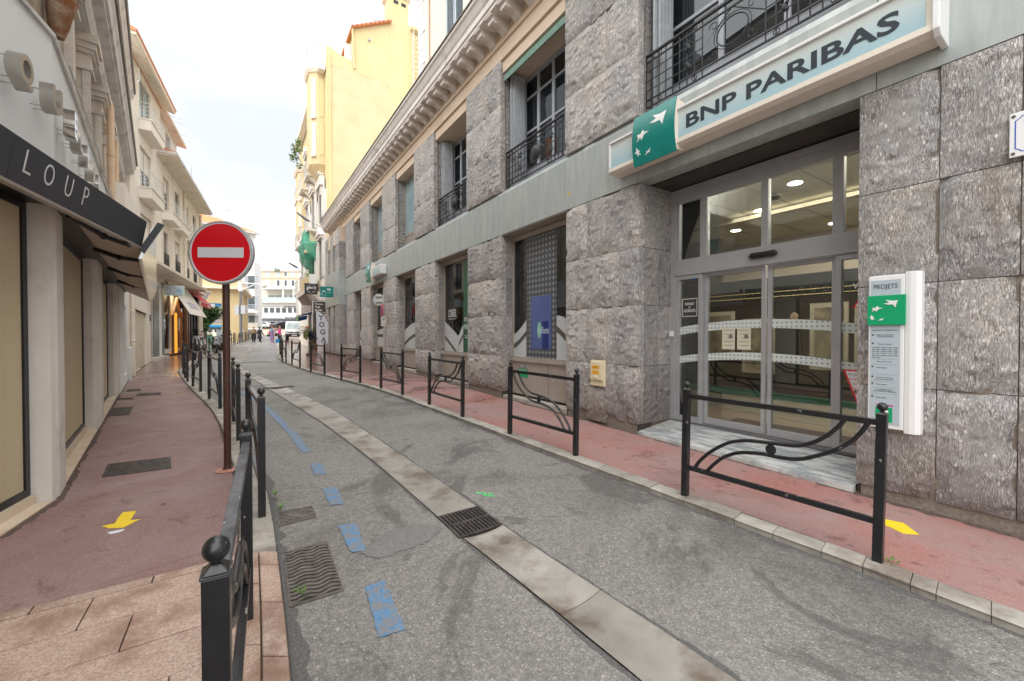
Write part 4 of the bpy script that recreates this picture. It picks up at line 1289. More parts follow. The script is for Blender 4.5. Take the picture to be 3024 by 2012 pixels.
def railing(s0, s1, o, z0, z1, mid, boss, near):
    t = .011
    mb = D()
    mb.box(s0, s1, o - .022, o + .022, z1 - .022, z1)
    hs = [z1 - .10, z0 + .10, z0]
    for z in hs: mb.box(s0, s1, o - .011, o + .011, z - .008, z + .008)
    rail = mb.build('balcony_railing', M['wrought'], bank)
    n = max(6, int((s1 - s0) / .105))
    g = D()
    mr_ = .30 if boss else .36
    za, zb = z0 + .10, z1 - .10
    for k in range(n + 1):
        x = s0 + (s1 - s0) * k / n
        if abs(x - mid) < mr_ - .02 and near:
            continue
        g.box(x - .006, x + .006, o - .006, o + .006, z0, z1 - .02)
    for q in (1, 2, 3):
        z = za + (zb - za) * q / 4
        for (x0, x1) in ((s0, mid - mr_), (mid + mr_, s1)):
            g.box(x0, x1, o - .005, o + .005, z - .005, z + .005)
    tag(g.build('bar_grid', M['wrought'], rail), kind='stuff')
    zc = (z0 + z1) / 2
    m = D()
    seg = 6 if not near else 8
    def ring(cx, cz, rx, rz, r=.007, nn=22):
        pts = [(cx + rx * math.cos(a * 2 * math.pi / nn), o, cz + rz * math.sin(a * 2 * math.pi / nn)) for a in range(nn + 1)]
        m.tube(pts, r, seg)
    h = (zb - za) / 2
    m.tube([(mid - mr_, o, zc), (mid, o, zc + h), (mid + mr_, o, zc), (mid, o, zc - h), (mid - mr_, o, zc)], .008, seg)
    ring(mid, zc, mr_ * .52, h * .60, .009)
    ring(mid, zc, mr_ * .62, h * .72, .005)
    if boss: m.ball((mid, o, zc), .13, 16, 8, sc_=(1, .38, 1.12))
    for sx in (-1, 1):
        for sz in (-1, 1):
            pts = []
            for k in range(16):
                a = k * .42
                r = .065 * (1 - k / 19)
                pts.append((mid + sx * (mr_ * .62 + r * math.cos(a)), o, zc + sz * (h * .62 + r * math.sin(a))))
            m.tube(pts, .0055, seg)
    for x in (s0 + .22, mid - mr_ - .12, mid + mr_ + .12, s1 - .22):
        for z in (z1 - .06, z0 + .05): ring(x, z, .032, .032, .006, 10)
    for x in (mid - mr_ - .2, mid + mr_ + .2):
        if near:
            for z in (zc + .12, zc - .12):
                m.ball((x, o + .01, z), .045, 8, 5, sc_=(.8, .5, 1.1))
                for k in range(4):
                    a = k * 1.57 + .78
                    m.ball((x + .04 * math.cos(a), o + .015, z + .05 * math.sin(a)), .022, 6, 4)
    tag(m.build('medallion', M['wrought'], rail, smooth=True), kind='stuff')
    return rail


for k, (a, b) in enumerate([(-2.48, 0)] + wins[:2]):
    french_window(a + .06, b - .06, -.56, 3.08, 5.6, 3 if k == 0 else 4)
    shutter(b - .13, -.5, -.16, 3.1, 5.55)
    shutter(b - .19, -.48, -.20, 3.1, 5.55)
    shutter(a + .09, -.5, -.16, 3.1, 5.55, side=-1)
    railing(a + .02, b - .02, -.12, 3.20, 3.93, (a + b) / 2, k > 0, True)
    q = D(); q.box(a, b, -1.6, -.64, 3.06, 3.10); q.box(a, b, -1.62, -1.6, 3.1, 5.6); q.build('room_behind', M['int_wall'], bank)
    q = D(); q.box(a + .002, b - .002, -.64, -.56, 5.60, 5.62); q.box(a, b, -.6, -.25, 3.06, 3.085); q.build('inner_sill', M['bronze'], bank)
# rolled green awning in the first upper window
a, b = wins[0]
mb = D()
rings = []
for s in (a + .03, b - .03):
    rings.append([(s, -.09 + .05 * math.cos(t), 5.53 + .055 * math.sin(t)) for t in [k * math.pi / 5 for k in range(10)]])
mb.loft(rings)
mb.box(a + .03, b - .03, -.05, -.035, 5.42, 5.53)
mb.build('rolled_awning', pm('green_awning_cloth', (.05, .22, .17), (.30, .36, .30), 4, st=(3, 30, 30), rough=.8), bank)
for k, (a, b) in enumerate(wins[2:]):
    o = -.33
    w = D()
    w.box(a, a + .05, o - .05, o, 3.08, 5.62); w.box(b - .05, b, o - .05, o, 3.08, 5.62)
    w.box(a + .05, b - .05, o - .05, o, 3.56, 3.64); w.box(a + .05, b - .05, o - .05, o, 5.55, 5.62)
    f = w.build('window', M['bronze'], bank)
    p = D(); p.box(a + .05, b - .05, o - .03, o - .025, 3.64, 5.55); p.build('pane', M['glass_blue'] if k < 2 else M['glass_far'], f)
    q = D(); q.box(a + .05, b - .05, o - .05, o - .012, 3.08, 3.56); q.build('sill_panel', M['bronze'], bank)
    q = D(); q.box(a, b, o - .2, o - .06, 3.08, 5.62); q.build('room_behind', M['int_dark'], bank)

# ---- entrance
ent = thing('entrance_front', 'grey aluminium glazed bank entrance with sliding doors and transom panes', 'glazed doors', (1.789, 5.85, .1), A_R)
oP = -.76
S0, S1 = -2.48, 0.0
def ebox(name, bx, mat, par=None, bevel=.004):
    q = D()
    for t in (bx if isinstance(bx, list) else [bx]): q.box(*t)
    return q.build(name, mat, par or ent, bevel=bevel)
mull = [(-.16, -.015), (-.57, -.47), (-1.37, -1.29), (-2.13, -2.03), (-2.48, -2.36)]
zt0, zt1 = 1.10, 1.93
ebox('outer_frame', [(S0, S1, oP - .02, oP + .05, zt1, 2.05), (S0, -.0, oP - .02, oP + .075, 2.05, 2.13), (-.075, -.0, oP - .02, oP + .05, -1.28, zt1), (S0, -2.44, oP - .02, oP + .05, -1.28, zt1)], M['alu'])
ebox('transom', [(-2.44, -.075, oP - .03, oP + .06, .87, zt0)], M['alu'])
for (a, b) in mull[:-1]:
    x0, x1 = a, b
    if a == -.16: x0, x1 = -.14, -.075
    ebox('mullion', [(x0, x1, oP - .03, oP + .045, zt0, zt1)], M['alu'])
ebox('mullion', [(-2.44, -2.38, oP - .03, oP + .045, zt0, zt1)], M['alu'])
for a, b in ((-.47, -.14), (-1.29, -.57), (-2.03, -1.37), (-2.38, -2.13)):
    q = D(); q.box(a, b, oP - .006, oP + .0, zt0, zt1); q.build('transom_pane', M['glass'], ent)
zb = -1.27
# side lights
for (a, b) in ((-.50, -.075), (-2.44, -2.06)):
    f = ebox('side_light', [(a, a + .055, oP - .03, oP + .04, zb + .09, .87), (b - .055, b, oP - .03, oP + .04, zb + .09, .87), (a, b, oP - .03, oP + .04, zb, zb + .09), (a + .055, b - .055, oP - .03, oP + .04, .81, .87)], M['alu'])
    q = D(); q.box(a + .055, b - .055, oP - .006, oP, zb + .09, .81); q.build('pane', M['glass'], f)
# sliding leaves
for (a, b) in ((-1.315, -.505), (-2.055, -1.345)):
    f = ebox('sliding_door', [(a, a + .045, oP - .07, oP - .015, zb + .02, .868), (b - .045, b, oP - .07, oP - .015, zb + .02, .868), (a + .045, b - .045, oP - .07, oP - .015, zb + .02, zb + .11), (a + .045, b - .045, oP - .07, oP - .015, .82, .868)], M['alu'])
    q = D(); q.box(a + .045, b - .045, oP - .045, oP - .038, zb + .11, .82); q.build('pane', M['glass'], f)
ebox('door_track', [(S0, S1, oP - .1, oP + .05, -1.285, zb + .018)], M['alu_dark'])
q = D(); q.tube([(-1.50, oP + .095, .985), (-1.47, oP + .095, .99), (-1.2, oP + .095, .99), (-1.17, oP + .095, .985)], [.012, .036, .036, .012], 12); q.build('door_sensor', M['blackp'], ent, smooth=True)
# patterned strips across the glass, bowed
def arcstrip(zc, h, par):
    for (a, b, oo) in ((-.445, -.13, oP + .002), (-1.27, -.55, oP - .036), (-2.01, -1.39, oP - .036), (-2.385, -2.115, oP + .002)):
        q = D(); n = 10
        zz = lambda s: zc - .105 * ((s + 1.22) / 1.2) ** 2
        up = [(a + (b - a) * k / n, oo, zz(a + (b - a) * k / n) + h) for k in range(n + 1)]
        dn = [(p[0], oo, p[2] - 2 * h) for p in up]
        q.prism(up[::-1] + dn, (0, .0015, 0))
        q.build('glass_strip', M['film_grey2'], par)
arcstrip(.145, .055, ent)
arcstrip(-.275, .05, ent)
# lettering and notices on the glass
bx = D(); x0, x1, z0, z1 = -.405, -.165, .27, .53
for t in ((x0, x1, z0, z0 + .008), (x0, x1, z1 - .008, z1), (x0, x0 + .008, z0, z1), (x1 - .008, x1, z0, z1)): bx.box(t[0], t[1], oP + .0015, oP + .003, t[2], t[3])
nb_ = bx.build('notice_frame', M['white'], ent)
txt('BANQUE', .13, .042, M['white'], nb_, (-.285, oP + .003, .45), (-1, 0, 0), dz=ZL, depth=.0008)
txt('&', .025, .025, M['white'], nb_, (-.285, oP + .003, .405), (-1, 0, 0), dz=ZL, depth=.0008)
txt('ASSURANCES', .19, .045, M['white'], nb_, (-.285, oP + .003, .355), (-1, 0, 0), dz=ZL, depth=.0008)
q = D(); q.box(-.40, -.31, oP + .002, oP + .004, .79, .83); q.build('blue_sticker', solid('blue_sticker', (.02, .12, .45)), ent)
for (a, b) in ((-.93, -.755), (-1.135, -.96)):
    q = D(); q.box(a, b, oP - .036, oP - .034, -.19, .10); pz = q.build('notice_sheet', M['poster'], ent)
    for k in range(5): 
        q = D(); q.box(a + .02, b - .02 - .02 * (k % 3), oP - .0338, oP - .0335, .06 - k * .05, .066 - k * .05); q.build('print_line', M['text_dark'], pz)
    q = D(); q.lathe([(.03, 0), (.03, .0006), (.001, .0008)], ((a + b) / 2 - .03, oP - .0335, -.02), 12, ax='y'); q.build('print_figure', solid('grey_print', (.16, .15, .13)), pz)
tri = D(); tri.prism([(-2.125, oP + .0025, -.37), (-2.42, oP + .0025, -.37), (-2.27, oP + .0025, -.78)], (0, .0012, 0)); trr = tri.build('warning_triangle', solid('red_print', (.62, .03, .03)), ent)
tri = D(); tri.prism([(-2.15, oP + .0038, -.387), (-2.40, oP + .0038, -.387), (-2.272, oP + .0038, -.735)], (0, .0008, 0)); tri.build('triangle_face', M['white'], trr)
txt('Le personnel', .20, .032, M['text_dark'], trr, (-2.275, oP + .0052, -.42), (-1, 0, 0), dz=ZL, depth=.0005)
txt('ne d\u00e9tient pas', .19, .032, M['red_sign'], trr, (-2.275, oP + .0052, -.47), (-1, 0, 0), dz=ZL, depth=.0005)
txt("d'esp\u00e8ces", .12, .034, M['red_sign'], trr, (-2.275, oP + .0052, -.52), (-1, 0, 0), dz=ZL, depth=.0005)
tri = D()
for k in range(3): tri.ball((-2.24 - .03 * k, oP + .0052, -.60), .02, 8, 4, sc_=(1, .05, .9))
tri.build('money_bags', solid('grey_print', (.16, .15, .13)), trr)
tri = D()
tri.tube([(-2.22, oP + .006, -.56), (-2.33, oP + .006, -.64)], .004, 4); tri.tube([(-2.33, oP + .006, -.56), (-2.22, oP + .006, -.64)], .004, 4)
tri.build('red_cross', M['red_sign'], trr)
tri = D(); tri.prism([(-2.20, oP + .002, .29), (-2.38, oP + .002, .29), (-2.29, oP + .002, .43)], (0, .001, 0)); trr = tri.build('step_warning', M['red_sign'], ent)
tri = D(); tri.prism([(-2.225, oP + .0032, .302), (-2.355, oP + .0032, .302), (-2.29, oP + .0032, .405)], (0, .0008, 0)); tri.build('warning_face', M['white'], trr)
txt('WiFi', .15, .055, M['white'], ent, (-2.28, oP + .003, .52), (-1, 0, 0), dz=ZL, depth=.0008, bold=.02)
# white door phone on the frame
q = D(); q.box(-.06, .0, oP + .051, oP + .08, -.02, .06); q.build('door_bell', M['white'], ent, bevel=.004)

# marble threshold slabs
ths = thing('marble_threshold', 'streaked grey marble slabs in front of the bank doors', 'doorstep', (1.789, 5.85, .1), A_R)
for k in range(4):
    a, b = -2.47 + k * .617, -2.47 + (k + 1) * .617
    for (o0, o1) in ((-.82, -.42), (-.415, .02)):
        za = lambda o, s: -1.29 - .012 * (s + 2.5) * -1 - .10 * (o + .8) / .8
        q = D()
        q.prism([(a + .002, o0, za(o0, a)), (b - .002, o0, za(o0, b)), (b - .002, o1, za(o1, b)), (a + .002, o1, za(o1, a))], (0, 0, -.10))
        q.build('marble_slab', M['marble'], ths)

# lobby behind the glass
lob = thing('bank_lobby', 'dim bank lobby with lit ceiling and framed panels behind the glass doors', 'room', (1.789, 5.85, .1), A_R)
def lbox(name, bxs, mat, par=None):
    q = D()
    for t in bxs: q.box(*t)
    return q.build(name, mat, par or lob)
lbox('floor', [(-6.0, 2.6, -6.6, oP - .1, -1.36, -1.285)], M['int_floor'])
lbox('ceiling', [(-6.0, 2.6, -6.6, oP - .1, 2.10, 2.15)], M['int_ceil'])
lbox('back_wall', [(-6.0, 2.6, -6.7, -6.6, -1.3, 2.15), (-6.1, -6.0, -6.6, oP - .1, -1.3, 2.15), (2.6, 2.7, -6.6, oP - .1, -1.3, 2.15)], M['int_wall'])
lbox('ceiling_duct', [(-3.2, 1.9, -2.66, -2.6, 1.98, 2.04)], solid('duct_cream', (.30, .28, .22)))
for k in range(8): lbox('ceiling_tile_seam', [(-3.6 + k * .7, -3.585 + k * .7, -6.4, -.9, 2.094, 2.099)], solid('seam', (.2, .18, .12)))
for (s, o) in ((-.35, -2.6), (-1.25, -1.7), (-2.05, -2.2), (-1.6, -3.6), (-2.9, -2.9), (.6, -3.6), (-.7, -4.6)):
    q = D(); q.lathe([(.001, 0), (.085, 0), (.085, -.012), (.001, -.012)], (s, o, 2.098), 18); q.build('ceiling_lamp', M['lamp'], lob)
    q = D(); q.lathe([(.085, 0), (.105, 0), (.105, -.008), (.085, -.008), (.085, 0)], (s, o, 2.098), 18, caps=False); q.build('lamp_rim', M['white'], lob)
q = D(); q.ball((-.9, -1.9, 2.04), .07, 12, 6, sc_=(1.2, 1.2, .7)); q.build('smoke_detector', M['int_dark'], lob, smooth=True)
lbox('dotted_partition', [(-4.2, 2.5, -2.65, -2.6, -.95, .95)], dot_mat('dark_dotted_wall', (.012, .012, .013), (.035, .035, .033), 22, .2))
lbox('gold_line', [(-4.2, 2.5, -2.597, -2.594, .62, .635), (-4.2, 2.5, -2.597, -2.594, .70, .712)], solid('gold_line', (.42, .34, .18)))
lbox('green_skirting', [(-4.2, 2.5, -2.6, -2.56, -1.05, -.95)], solid('green_skirting', (.01, .11, .06)))
for (s, w_, zc, h) in ((.35, .30, .0, .42), (-.35, .26, -.18, .46), (-1.35, .24, -.02, .5), (-2.0, .34, -.08, .48), (-2.75, .3, 0, .4)):
    q = lbox('framed_panel', [(s - w_, s + w_, -2.59, -2.56, zc - h, zc + h)], solid('frame_beige', (.34, .31, .25)))
    lbox('panel_print', [(s - w_ + .06, s + w_ - .06, -2.56, -2.553, zc - h + .07, zc + h - .07)], M['poster_b'], q)
lbox('poster_figure', [(-1.0, -.82, -2.55, -2.54, -.7, .16)], M['int_dark'])
q = D(); q.ball((-.91, -2.53, .27), .075, 12, 8, sc_=(.8, .2, 1.1)); q.build('poster_face', solid('poster_skin', (.25, .17, .12)), lob)
q = D(); q.lathe([(.001, 0), (.30, 0), (.30, .025), (.001, .025)], (.25, -1.5, -.38), 24); q.build('round_table_top', solid('orange_wood', (.45, .16, .04)), lob)
q = D(); q.lathe([(.03, 0), (.03, .9)], (.25, -1.5, -1.28), 10); q.build('table_leg', M['blackp'], lob)
lbox('door_mat', [(-2.1, -.5, -1.7, -.9, -1.284, -1.276)], M['rubber'])
al = bpy.data.lights.new('lobby_lamp_light', 'AREA'); al.energy = 70; al.size = 2.6; al.color = (1, .95, .82)
ao = bpy.data.objects.new('lobby_lamp_light', al); col.objects.link(ao); ao.parent = lob; ao.location = (-1.2, -2.3, 2.05 + ZL)


# ---- bank signs
STARS = [[(325, 325), (370, 315), (342, 288), (395, 300), (440, 298), (428, 325), (418, 365), (405, 335), (365, 335)],
         [(232, 400), (245, 378), (232, 360), (262, 360), (278, 343), (288, 358), (325, 366), (290, 372), (268, 398), (260, 380)],
         [(213, 455), (225, 445), (228, 425), (240, 443), (252, 448), (245, 458), (260, 472), (243, 468), (235, 478), (228, 460)],
         [(287, 487), (300, 475), (298, 468), (310, 468), (332, 458), (322, 470), (325, 480), (312, 478)]]


def stars(parent, mat, fn, T=None):
    """fn(u,v) -> surface point for u,v in 0..1 (u to the right, v up)"""
    for st in STARS:
        mb = D()
        pts = [((x - 195) / 300., (525 - y) / 280.) for x, y in st]
        cx = sum(p[0] for p in pts) / len(pts); cy = sum(p[1] for p in pts) / len(pts)
        if T is not None: mb = MB(T=T)
        P = [Vector(fn(u, v)) for u, v in pts]
        C = Vector(fn(cx, cy))
        N = Vector((0, .003, 0))
        n = len(P)
        for k in range(n):
            mb.face([C + N, P[k] + N, P[(k + 1) % n] + N])
            mb.face([P[k], P[(k + 1) % n], P[(k + 1) % n] + N, P[k] + N])
        mb.build('star_emblem', mat, parent)


sg = thing('bank_sign', 'long light box sign with dark letters and curved teal plate above the entrance', 'sign', (1.789, 5.85, .1), A_R)
q = D(); q.box(-3.0, .34, .01, .215, 2.375, 2.755); q.build('light_box', M['cream_trim'], sg)
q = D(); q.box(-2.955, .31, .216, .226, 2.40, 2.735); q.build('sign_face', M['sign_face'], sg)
q = D()
q.prism([(-3.0, .02, 2.30), (-3.0, .20, 2.305), (-3.0, .252, 2.335), (-3.0, .252, 2.385), (-3.0, .22, 2.40), (-3.0, .02, 2.374)][::-1], (3.34, 0, 0)); q.build('lower_trim', M['cream_trim'], sg)
q = D(); q.box(-3.0, .34, .21, .25, 2.735, 2.765); q.build('upper_trim', M['white'], sg, bevel=.004)
q = D(); q.prism([(-3.0, .0, 2.27), (-3.0, .22, 2.28), (-3.0, .27, 2.33), (-3.0, .27, 2.75), (-3.0, .22, 2.80), (-3.0, .0, 2.80)], (-.045, 0, 0)); q.build('end_cap', M['white'], sg, bevel=.008)
q = D(); q.box(.315, .345, .20, .245, 2.40, 2.735); q.build('side_trim', M['white'], sg)
txt('BNP PARIBAS', 1.92, .165, M['navy_letter'], sg, (-1.845, .2265, 2.555), (-1, 0, 0), dz=ZL, depth=.004, bold=.022, shear=.0)


def curved_plate(parent, s0, s1, z0, z1, o0, bulge):
    n = 14
    f = lambda v: bulge * math.sin(math.pi * (.12 + .76 * v))
    q = D()
    rings = []
    for s in (s0, s1):
        out = [(s, o0 + f(k / n), z0 + (z1 - z0) * k / n) for k in range(n + 1)]
        inn = [(s, o0 + f(k / n) - .016, z0 + (z1 - z0) * k / n) for k in range(n, -1, -1)]
        rings.append(out + inn)
    q.loft(rings)
    pl = q.build('curved_plate', M['teal'], parent, smooth=True)
    for s, t in ((s0 + .001, .02), (s1 - .021, .02)):
        q = D()
        q.prism([(s, o0 - .12, z0 + .03), (s, o0 + f(.05) - .02, z0 + .02)] + [(s, o0 + f(k / n) - .017, z0 + (z1 - z0) * k / n) for k in range(1, n)] + [(s, o0 + f(.95) - .02, z1 - .02), (s, o0 - .12, z1 - .03)], (t, 0, 0))
        q.build('plate_side', M['cream_trim'], parent)
    stars(pl, M['white'], lambda u, v: (s1 - (s1 - s0) * u, o0 + f(v), z0 + (z1 - z0) * v))
    return pl


curved_plate(sg, -.775, -.135, 2.245, 2.90, .235, .075)
s2 = thing('bank_sign', 'small white light box with curved teal plate further along the green band', 'sign', (1.789, 5.85, .1), A_R)
q = D(); q.box(12.1, 13.5, .01, .26, 2.36, 2.72); q.build('light_box', M['white'], s2, bevel=.03)
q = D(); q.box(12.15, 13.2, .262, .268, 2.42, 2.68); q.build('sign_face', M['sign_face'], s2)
curved_plate(s2, 13.35, 14.1, 2.2, 2.98, .24, .10)

# information panel by the door
ip = thing('info_panel', 'tall white information panel with bright green star plate on the rough stone by the entrance', 'sign', (1.789, 5.85, .1), A_R)
q = D(); q.box(-2.835, -2.60, .03, .135, -.79, .505); q.build('case', M['white'], ip, bevel=.008)
q = D(); q.prism([(-2.835, .03, -.81), (-2.93, .03, -.81), (-2.93, .10, -.81), (-2.905, .135, -.81), (-2.87, .14, -.81), (-2.835, .135, -.81)], (0, 0, 1.33)); q.build('side_cover', M['white'], ip, bevel=.004)
q = D(); q.box(-2.81, -2.615, .1355, .1375, -.755, .465); pf = q.build('panel_face', M['grey_panel'], ip)
txt('PROJETS', .155, .052, M['text_dark'], pf, (-2.712, .1385, .405), (-1, 0, 0), dz=ZL, depth=.001)
q = D(); q.box(-2.845, -2.598, .139, .158, .085, .335); gpl = q.build('green_plate', M['bnp_green'], ip, bevel=.003)
stars(gpl, M['white'], lambda u, v: (-2.598 - .247 * u, .159, .085 + .25 * v))
lines = [('BANQUE ET ASSURANCES', .165, .013, .04, 0), ('Agences Cannes Bellara\n& Cannes International', .11, .026, -.005, .0), ('Heures d\'ouverture', .09, .011, -.075, 0),
         ('LUN  9H00 - 13H00 ET 14H00 - 18H00', .165, .009, -.105, 0), ('MAR  9H00 - 13H00 ET 14H00 - 18H00', .165, .009, -.122, 0), ('MER  9H00 - 13H00 ET 14H00 - 18H00', .165, .009, -.139, 0),
         ('JEU  9H00 - 13H00 ET 14H00 - 18H00', .165, .009, -.156, 0), ('VEN  9H00 - 13H00 ET 14H00 - 17H00', .165, .009, -.173, 0), ('SAM  Ferm\u00e9', .055, .009, -.19, .055),
         ('Espace libre-service', .095, .011, -.225, 0), ('Service Client', .07, .012, -.275, .02), ('mabanque.bnpparibas', .11, .011, -.36, 0), ('mabanquepro.bnpparibas', .12, .011, -.376, 0),
         ('"Mes Comptes"', .075, .012, -.42, .02), ('EN CAS DE PERTE, DE VOL\nOU DE CAPTURE DE VOTRE CARTE', .15, .024, -.47, 0), ('Service Client', .07, .012, -.53, .02)]
for body, w_, h_, z_, dx in lines:
    txt(body, w_, h_, M['text_dark'], pf, (-2.712 + dx, .1380, z_), (-1, 0, 0), dz=ZL, depth=.0006)
q = D()
for z_ in (-.205, -.25, -.335, -.395, -.447, -.50): q.box(-2.795, -2.63, .1376, .138, z_, z_ + .0012)
for z_ in (.0, -.07, -.27, -.355, -.415, -.525): q.lathe([(.008, 0), (.008, .0005), (.001, .0006)], (-2.632, .1376, z_), 10, ax='y')
tag(q.build('printed_rules', M['text_dark'], pf), kind='stuff')
q = D(); q.box(-2.77, -2.66, .1376, .138, -.60, -.588); q.build('magenta_strip', M['magenta'], pf)
q = D(); q.box(-2.765, -2.655, .1376, .139, -.735, -.61); gq = q.build('green_corner', M['bnp_green'], pf)
txt('APPELEZ\nNOUS', .06, .03, M['white'], gq, (-2.71, .1395, -.69), (-1, 0, 0), dz=ZL, depth=.0006)
q = D(); q.box(-2.74, -2.69, .1392, .14, -.655, -.635); q.build('camera_mark', M['white'], gq)

pl = thing('street_plaque', 'white enamel street plaque with blue border on the stone at the right edge', 'sign', (1.789, 5.85, .1), A_R)
q = D(); q.box(-3.95, -3.365, .045, .06, 1.27, 1.585); q.build('plate', M['white'], pl, bevel=.006)
bl = solid('enamel_blue', (.02, .09, .42), .3)
q = D()
for t in ((-3.92, -3.425, 1.30, 1.305), (-3.92, -3.425, 1.55, 1.555), (-3.397, -3.391, 1.33, 1.525)): q.box(t[0], t[1], .0605, .062, t[2], t[3])
q.tube([(-3.425, .061, 1.302), (-3.415, .061, 1.315), (-3.394, .061, 1.33)], .003, 4); q.tube([(-3.425, .061, 1.552), (-3.415, .061, 1.54), (-3.394, .061, 1.525)], .003, 4)
q.build('border', bl, pl)
q = D(); q.box(-3.50, -3.435, .0605, .0622, 1.47, 1.535); lg = q.build('town_logo', bl, pl)
q = D(); q.tube([(-3.44, .063, 1.475), (-3.46, .063, 1.50), (-3.495, .063, 1.51)], .004, 5); q.build('logo_wave', M['white'], lg)
q = D(); q.lathe([(.009, 0), (.009, .001), (.001, .0012)], (-3.46, .0623, 1.518), 8, ax='y'); q.build('logo_star', M['yellow_paint'], lg)
q = D()
for z_ in (1.295, 1.56): q.ball((-3.385, .062, z_), .011, 10, 5, sc_=(1, .5, 1))
q.build('screw', solid('rusty_screw', (.11, .08, .06)), pl)

kb = thing('intercom_box', 'cream plastic box with two orange labels on the pier left of the entrance', 'wall box', (1.789, 5.85, .1), A_R)
q = D(); q.box(.60, .88, .03, .075, -.79, -.39); q.build('case', M['beige_box'], kb, bevel=.006)
q = D(); q.prism([(.615, .076, -.70), (.865, .076, -.70), (.865, .076, -.41), (.615, .076, -.41)], (0, .028, 0)); q.build('cover', M['beige_box'], kb, bevel=.012)
for z_ in (-.50, -.58):
    q = D(); q.box(.67, .82, .105, .107, z_ - .025, z_ + .03); lb = q.build('orange_label', M['orange'], kb)
    txt('PASSE\nBANQUE' if z_ > -.55 else 'ICI', .11 if z_ > -.55 else .04, .035 if z_ > -.55 else .018, solid('brown_print', (.25, .09, .01)), lb, (.745, .1075, z_ + .003), (-1, 0, 0), dz=ZL, depth=.0005)
q = D(); q.ball((.745, .105, -.65), .028, 12, 6, sc_=(1, .5, 1)); q.build('push_button', M['beige_box'], kb, smooth=True)
rock_block(bank, .60, 1.02, -1.35, -.84, o=.035, depth=.06, seed=901, rough=.02, cell=.09, mat=M['stone'], name='patch_stone')

# small yellow tag on the band, projecting bank sign
q = D(); q.box(1.45, 1.52, .0065, .008, 2.40, 2.425); q.build('yellow_tag', M['yellow_paint'], bank)


def proj_sign(name, label, s, o0, o1, z0, z1, mat, thick=.08):
    """double-faced box sign standing out from the wall; its face looks down the street to the camera"""
    t = thing(name, label, 'sign', (1.789, 5.85, .1), A_R)
    q = D(); q.box(s, s + thick, o0, o1, z0, z1); q.build('sign_box', mat, t)
    return t
# local frame of such a face: reading direction +o -> -o reversed : camera sees left = larger o
ps = proj_sign('projecting_sign', 'teal projecting bank sign with white stars above the far pavement', 20.9, .42, 1.09, 2.10, 2.68, M['teal'])
def pfn(s, o0, o1, z0, z1): return lambda u, v: (s - .004, o1 - (o1 - o0) * u, z0 + (z1 - z0) * v)
f_ = pfn(20.9, .42, 1.09, 2.10, 2.68)
for st in STARS:
    mb = D()
    pts = [((x - 195) / 300., (525 - y) / 280.) for x, y in st]
    P = [Vector(f_(u, v)) for u, v in pts]; C = sum(P, Vector()) / len(P)
    for k in range(len(P)): mb.face([C, P[(k + 1) % len(P)], P[k]])
    mb.build('star_emblem', M['white'], ps)
txt('BNP PARIBAS', .34, .035, M['white'], ps, (20.895, .70, 2.36), (0, -1, 0), dz=ZL, depth=.001)
q = D(); q.box(20.92, 20.96, .32, .42, 2.58, 2.61); q.box(20.92, 20.96, .32, .42, 2.17, 2.20); q.box(20.9, 20.98, .32, .335, 2.1, 2.66); q.build('bracket', M['galv'], ps)

# ---- storey set back above the cornice
ub = thing('upper_storey', 'pale peach upper storey with white quoins and blue grey shutters above the bank cornice', 'building', (1.789, 5.85, .1), A_R)
q = D()
wall_boxes(q, -8, 11.25, 6.9, 13.6, -1.4, -1.0, [(7.55, 8.85, 7.9, 11.5), (3.6, 4.9, 7.9, 11.5), (-.4, .9, 7.9, 11.5)])
q.box(-8, 11.25, -9, -1.4, 6.9, 13.6)
q.build('wall', M['peach2'], ub)
for k in range(10):
    z = 7.7 + k * .58
    q = D(); q.box(10.75 if k % 2 else 10.55, 11.27, -1.02, -.965, z, z + .55); q.build('quoin', M['white_frame'], ub)
q = D(); q.box(10.4, 11.6, -1.3, -.7, 12.9, 13.3); q.box(-8, 11.5, -1.0, -.6, 13.3, 13.6); q.build('upper_moulding', M['white_frame'], ub)
q = D(); q.tube([(10.2, -.9, 13.3), (10.2, -.9, 9.0), (10.15, -.9, 8.6), (10.15, -.9, 7.0)], .075, 10); q.build('drainpipe', M['peach2'], ub, smooth=True)
for s0 in (7.55, 3.6, -.4):
    q = D(); q.box(s0, s0 + .06, -1.3, -1.1, 7.9, 11.5); q.box(s0 + 1.24, s0 + 1.3, -1.3, -1.1, 7.9, 11.5); fr_ = q.build('window', M['white_frame'], ub)
    q = D(); q.box(s0 + .06, s0 + 1.24, -1.28, -1.26, 7.9, 11.5); q.build('pane', M['glass_far'], fr_)
    for x0 in (s0 + .0, s0 + .67):
        q = D(); q.box(x0 + .01, x0 + .06, -1.07, -1.03, 7.92, 11.45); q.box(x0 + .57, x0 + .62, -1.07, -1.03, 7.92, 11.45)
        for z in (7.92, 9.2, 11.38): q.box(x0 + .06, x0 + .57, -1.07, -1.03, z, z + .08)
        shu = q.build('shutter', M['shutter_b'], ub)
        q = D()
        z = 8.02
        while z < 11.36:
            q.prism([(x0 + .06, -1.06, z), (x0 + .06, -1.035, z - .03), (x0 + .06, -1.035, z - .022), (x0 + .06, -1.06, z + .008)], (.51, 0, 0)); z += .055
        q.build('louvres', M['shutter_b'], shu)
    q = D(); q.box(s0 - .15, s0 + 1.45, -1.0, -.8, 7.72, 7.86); q.box(s0 - .15, s0 + 1.45, -1.0, -.88, 7.2, 7.3); q.build('sill', M['peach'], ub)

# ================================================================== LEFT SIDE
def Fm(O, d):
    L = math.hypot(*d)
    return (O[0], O[1], .1), math.atan2(d[1] / L, d[0] / L)


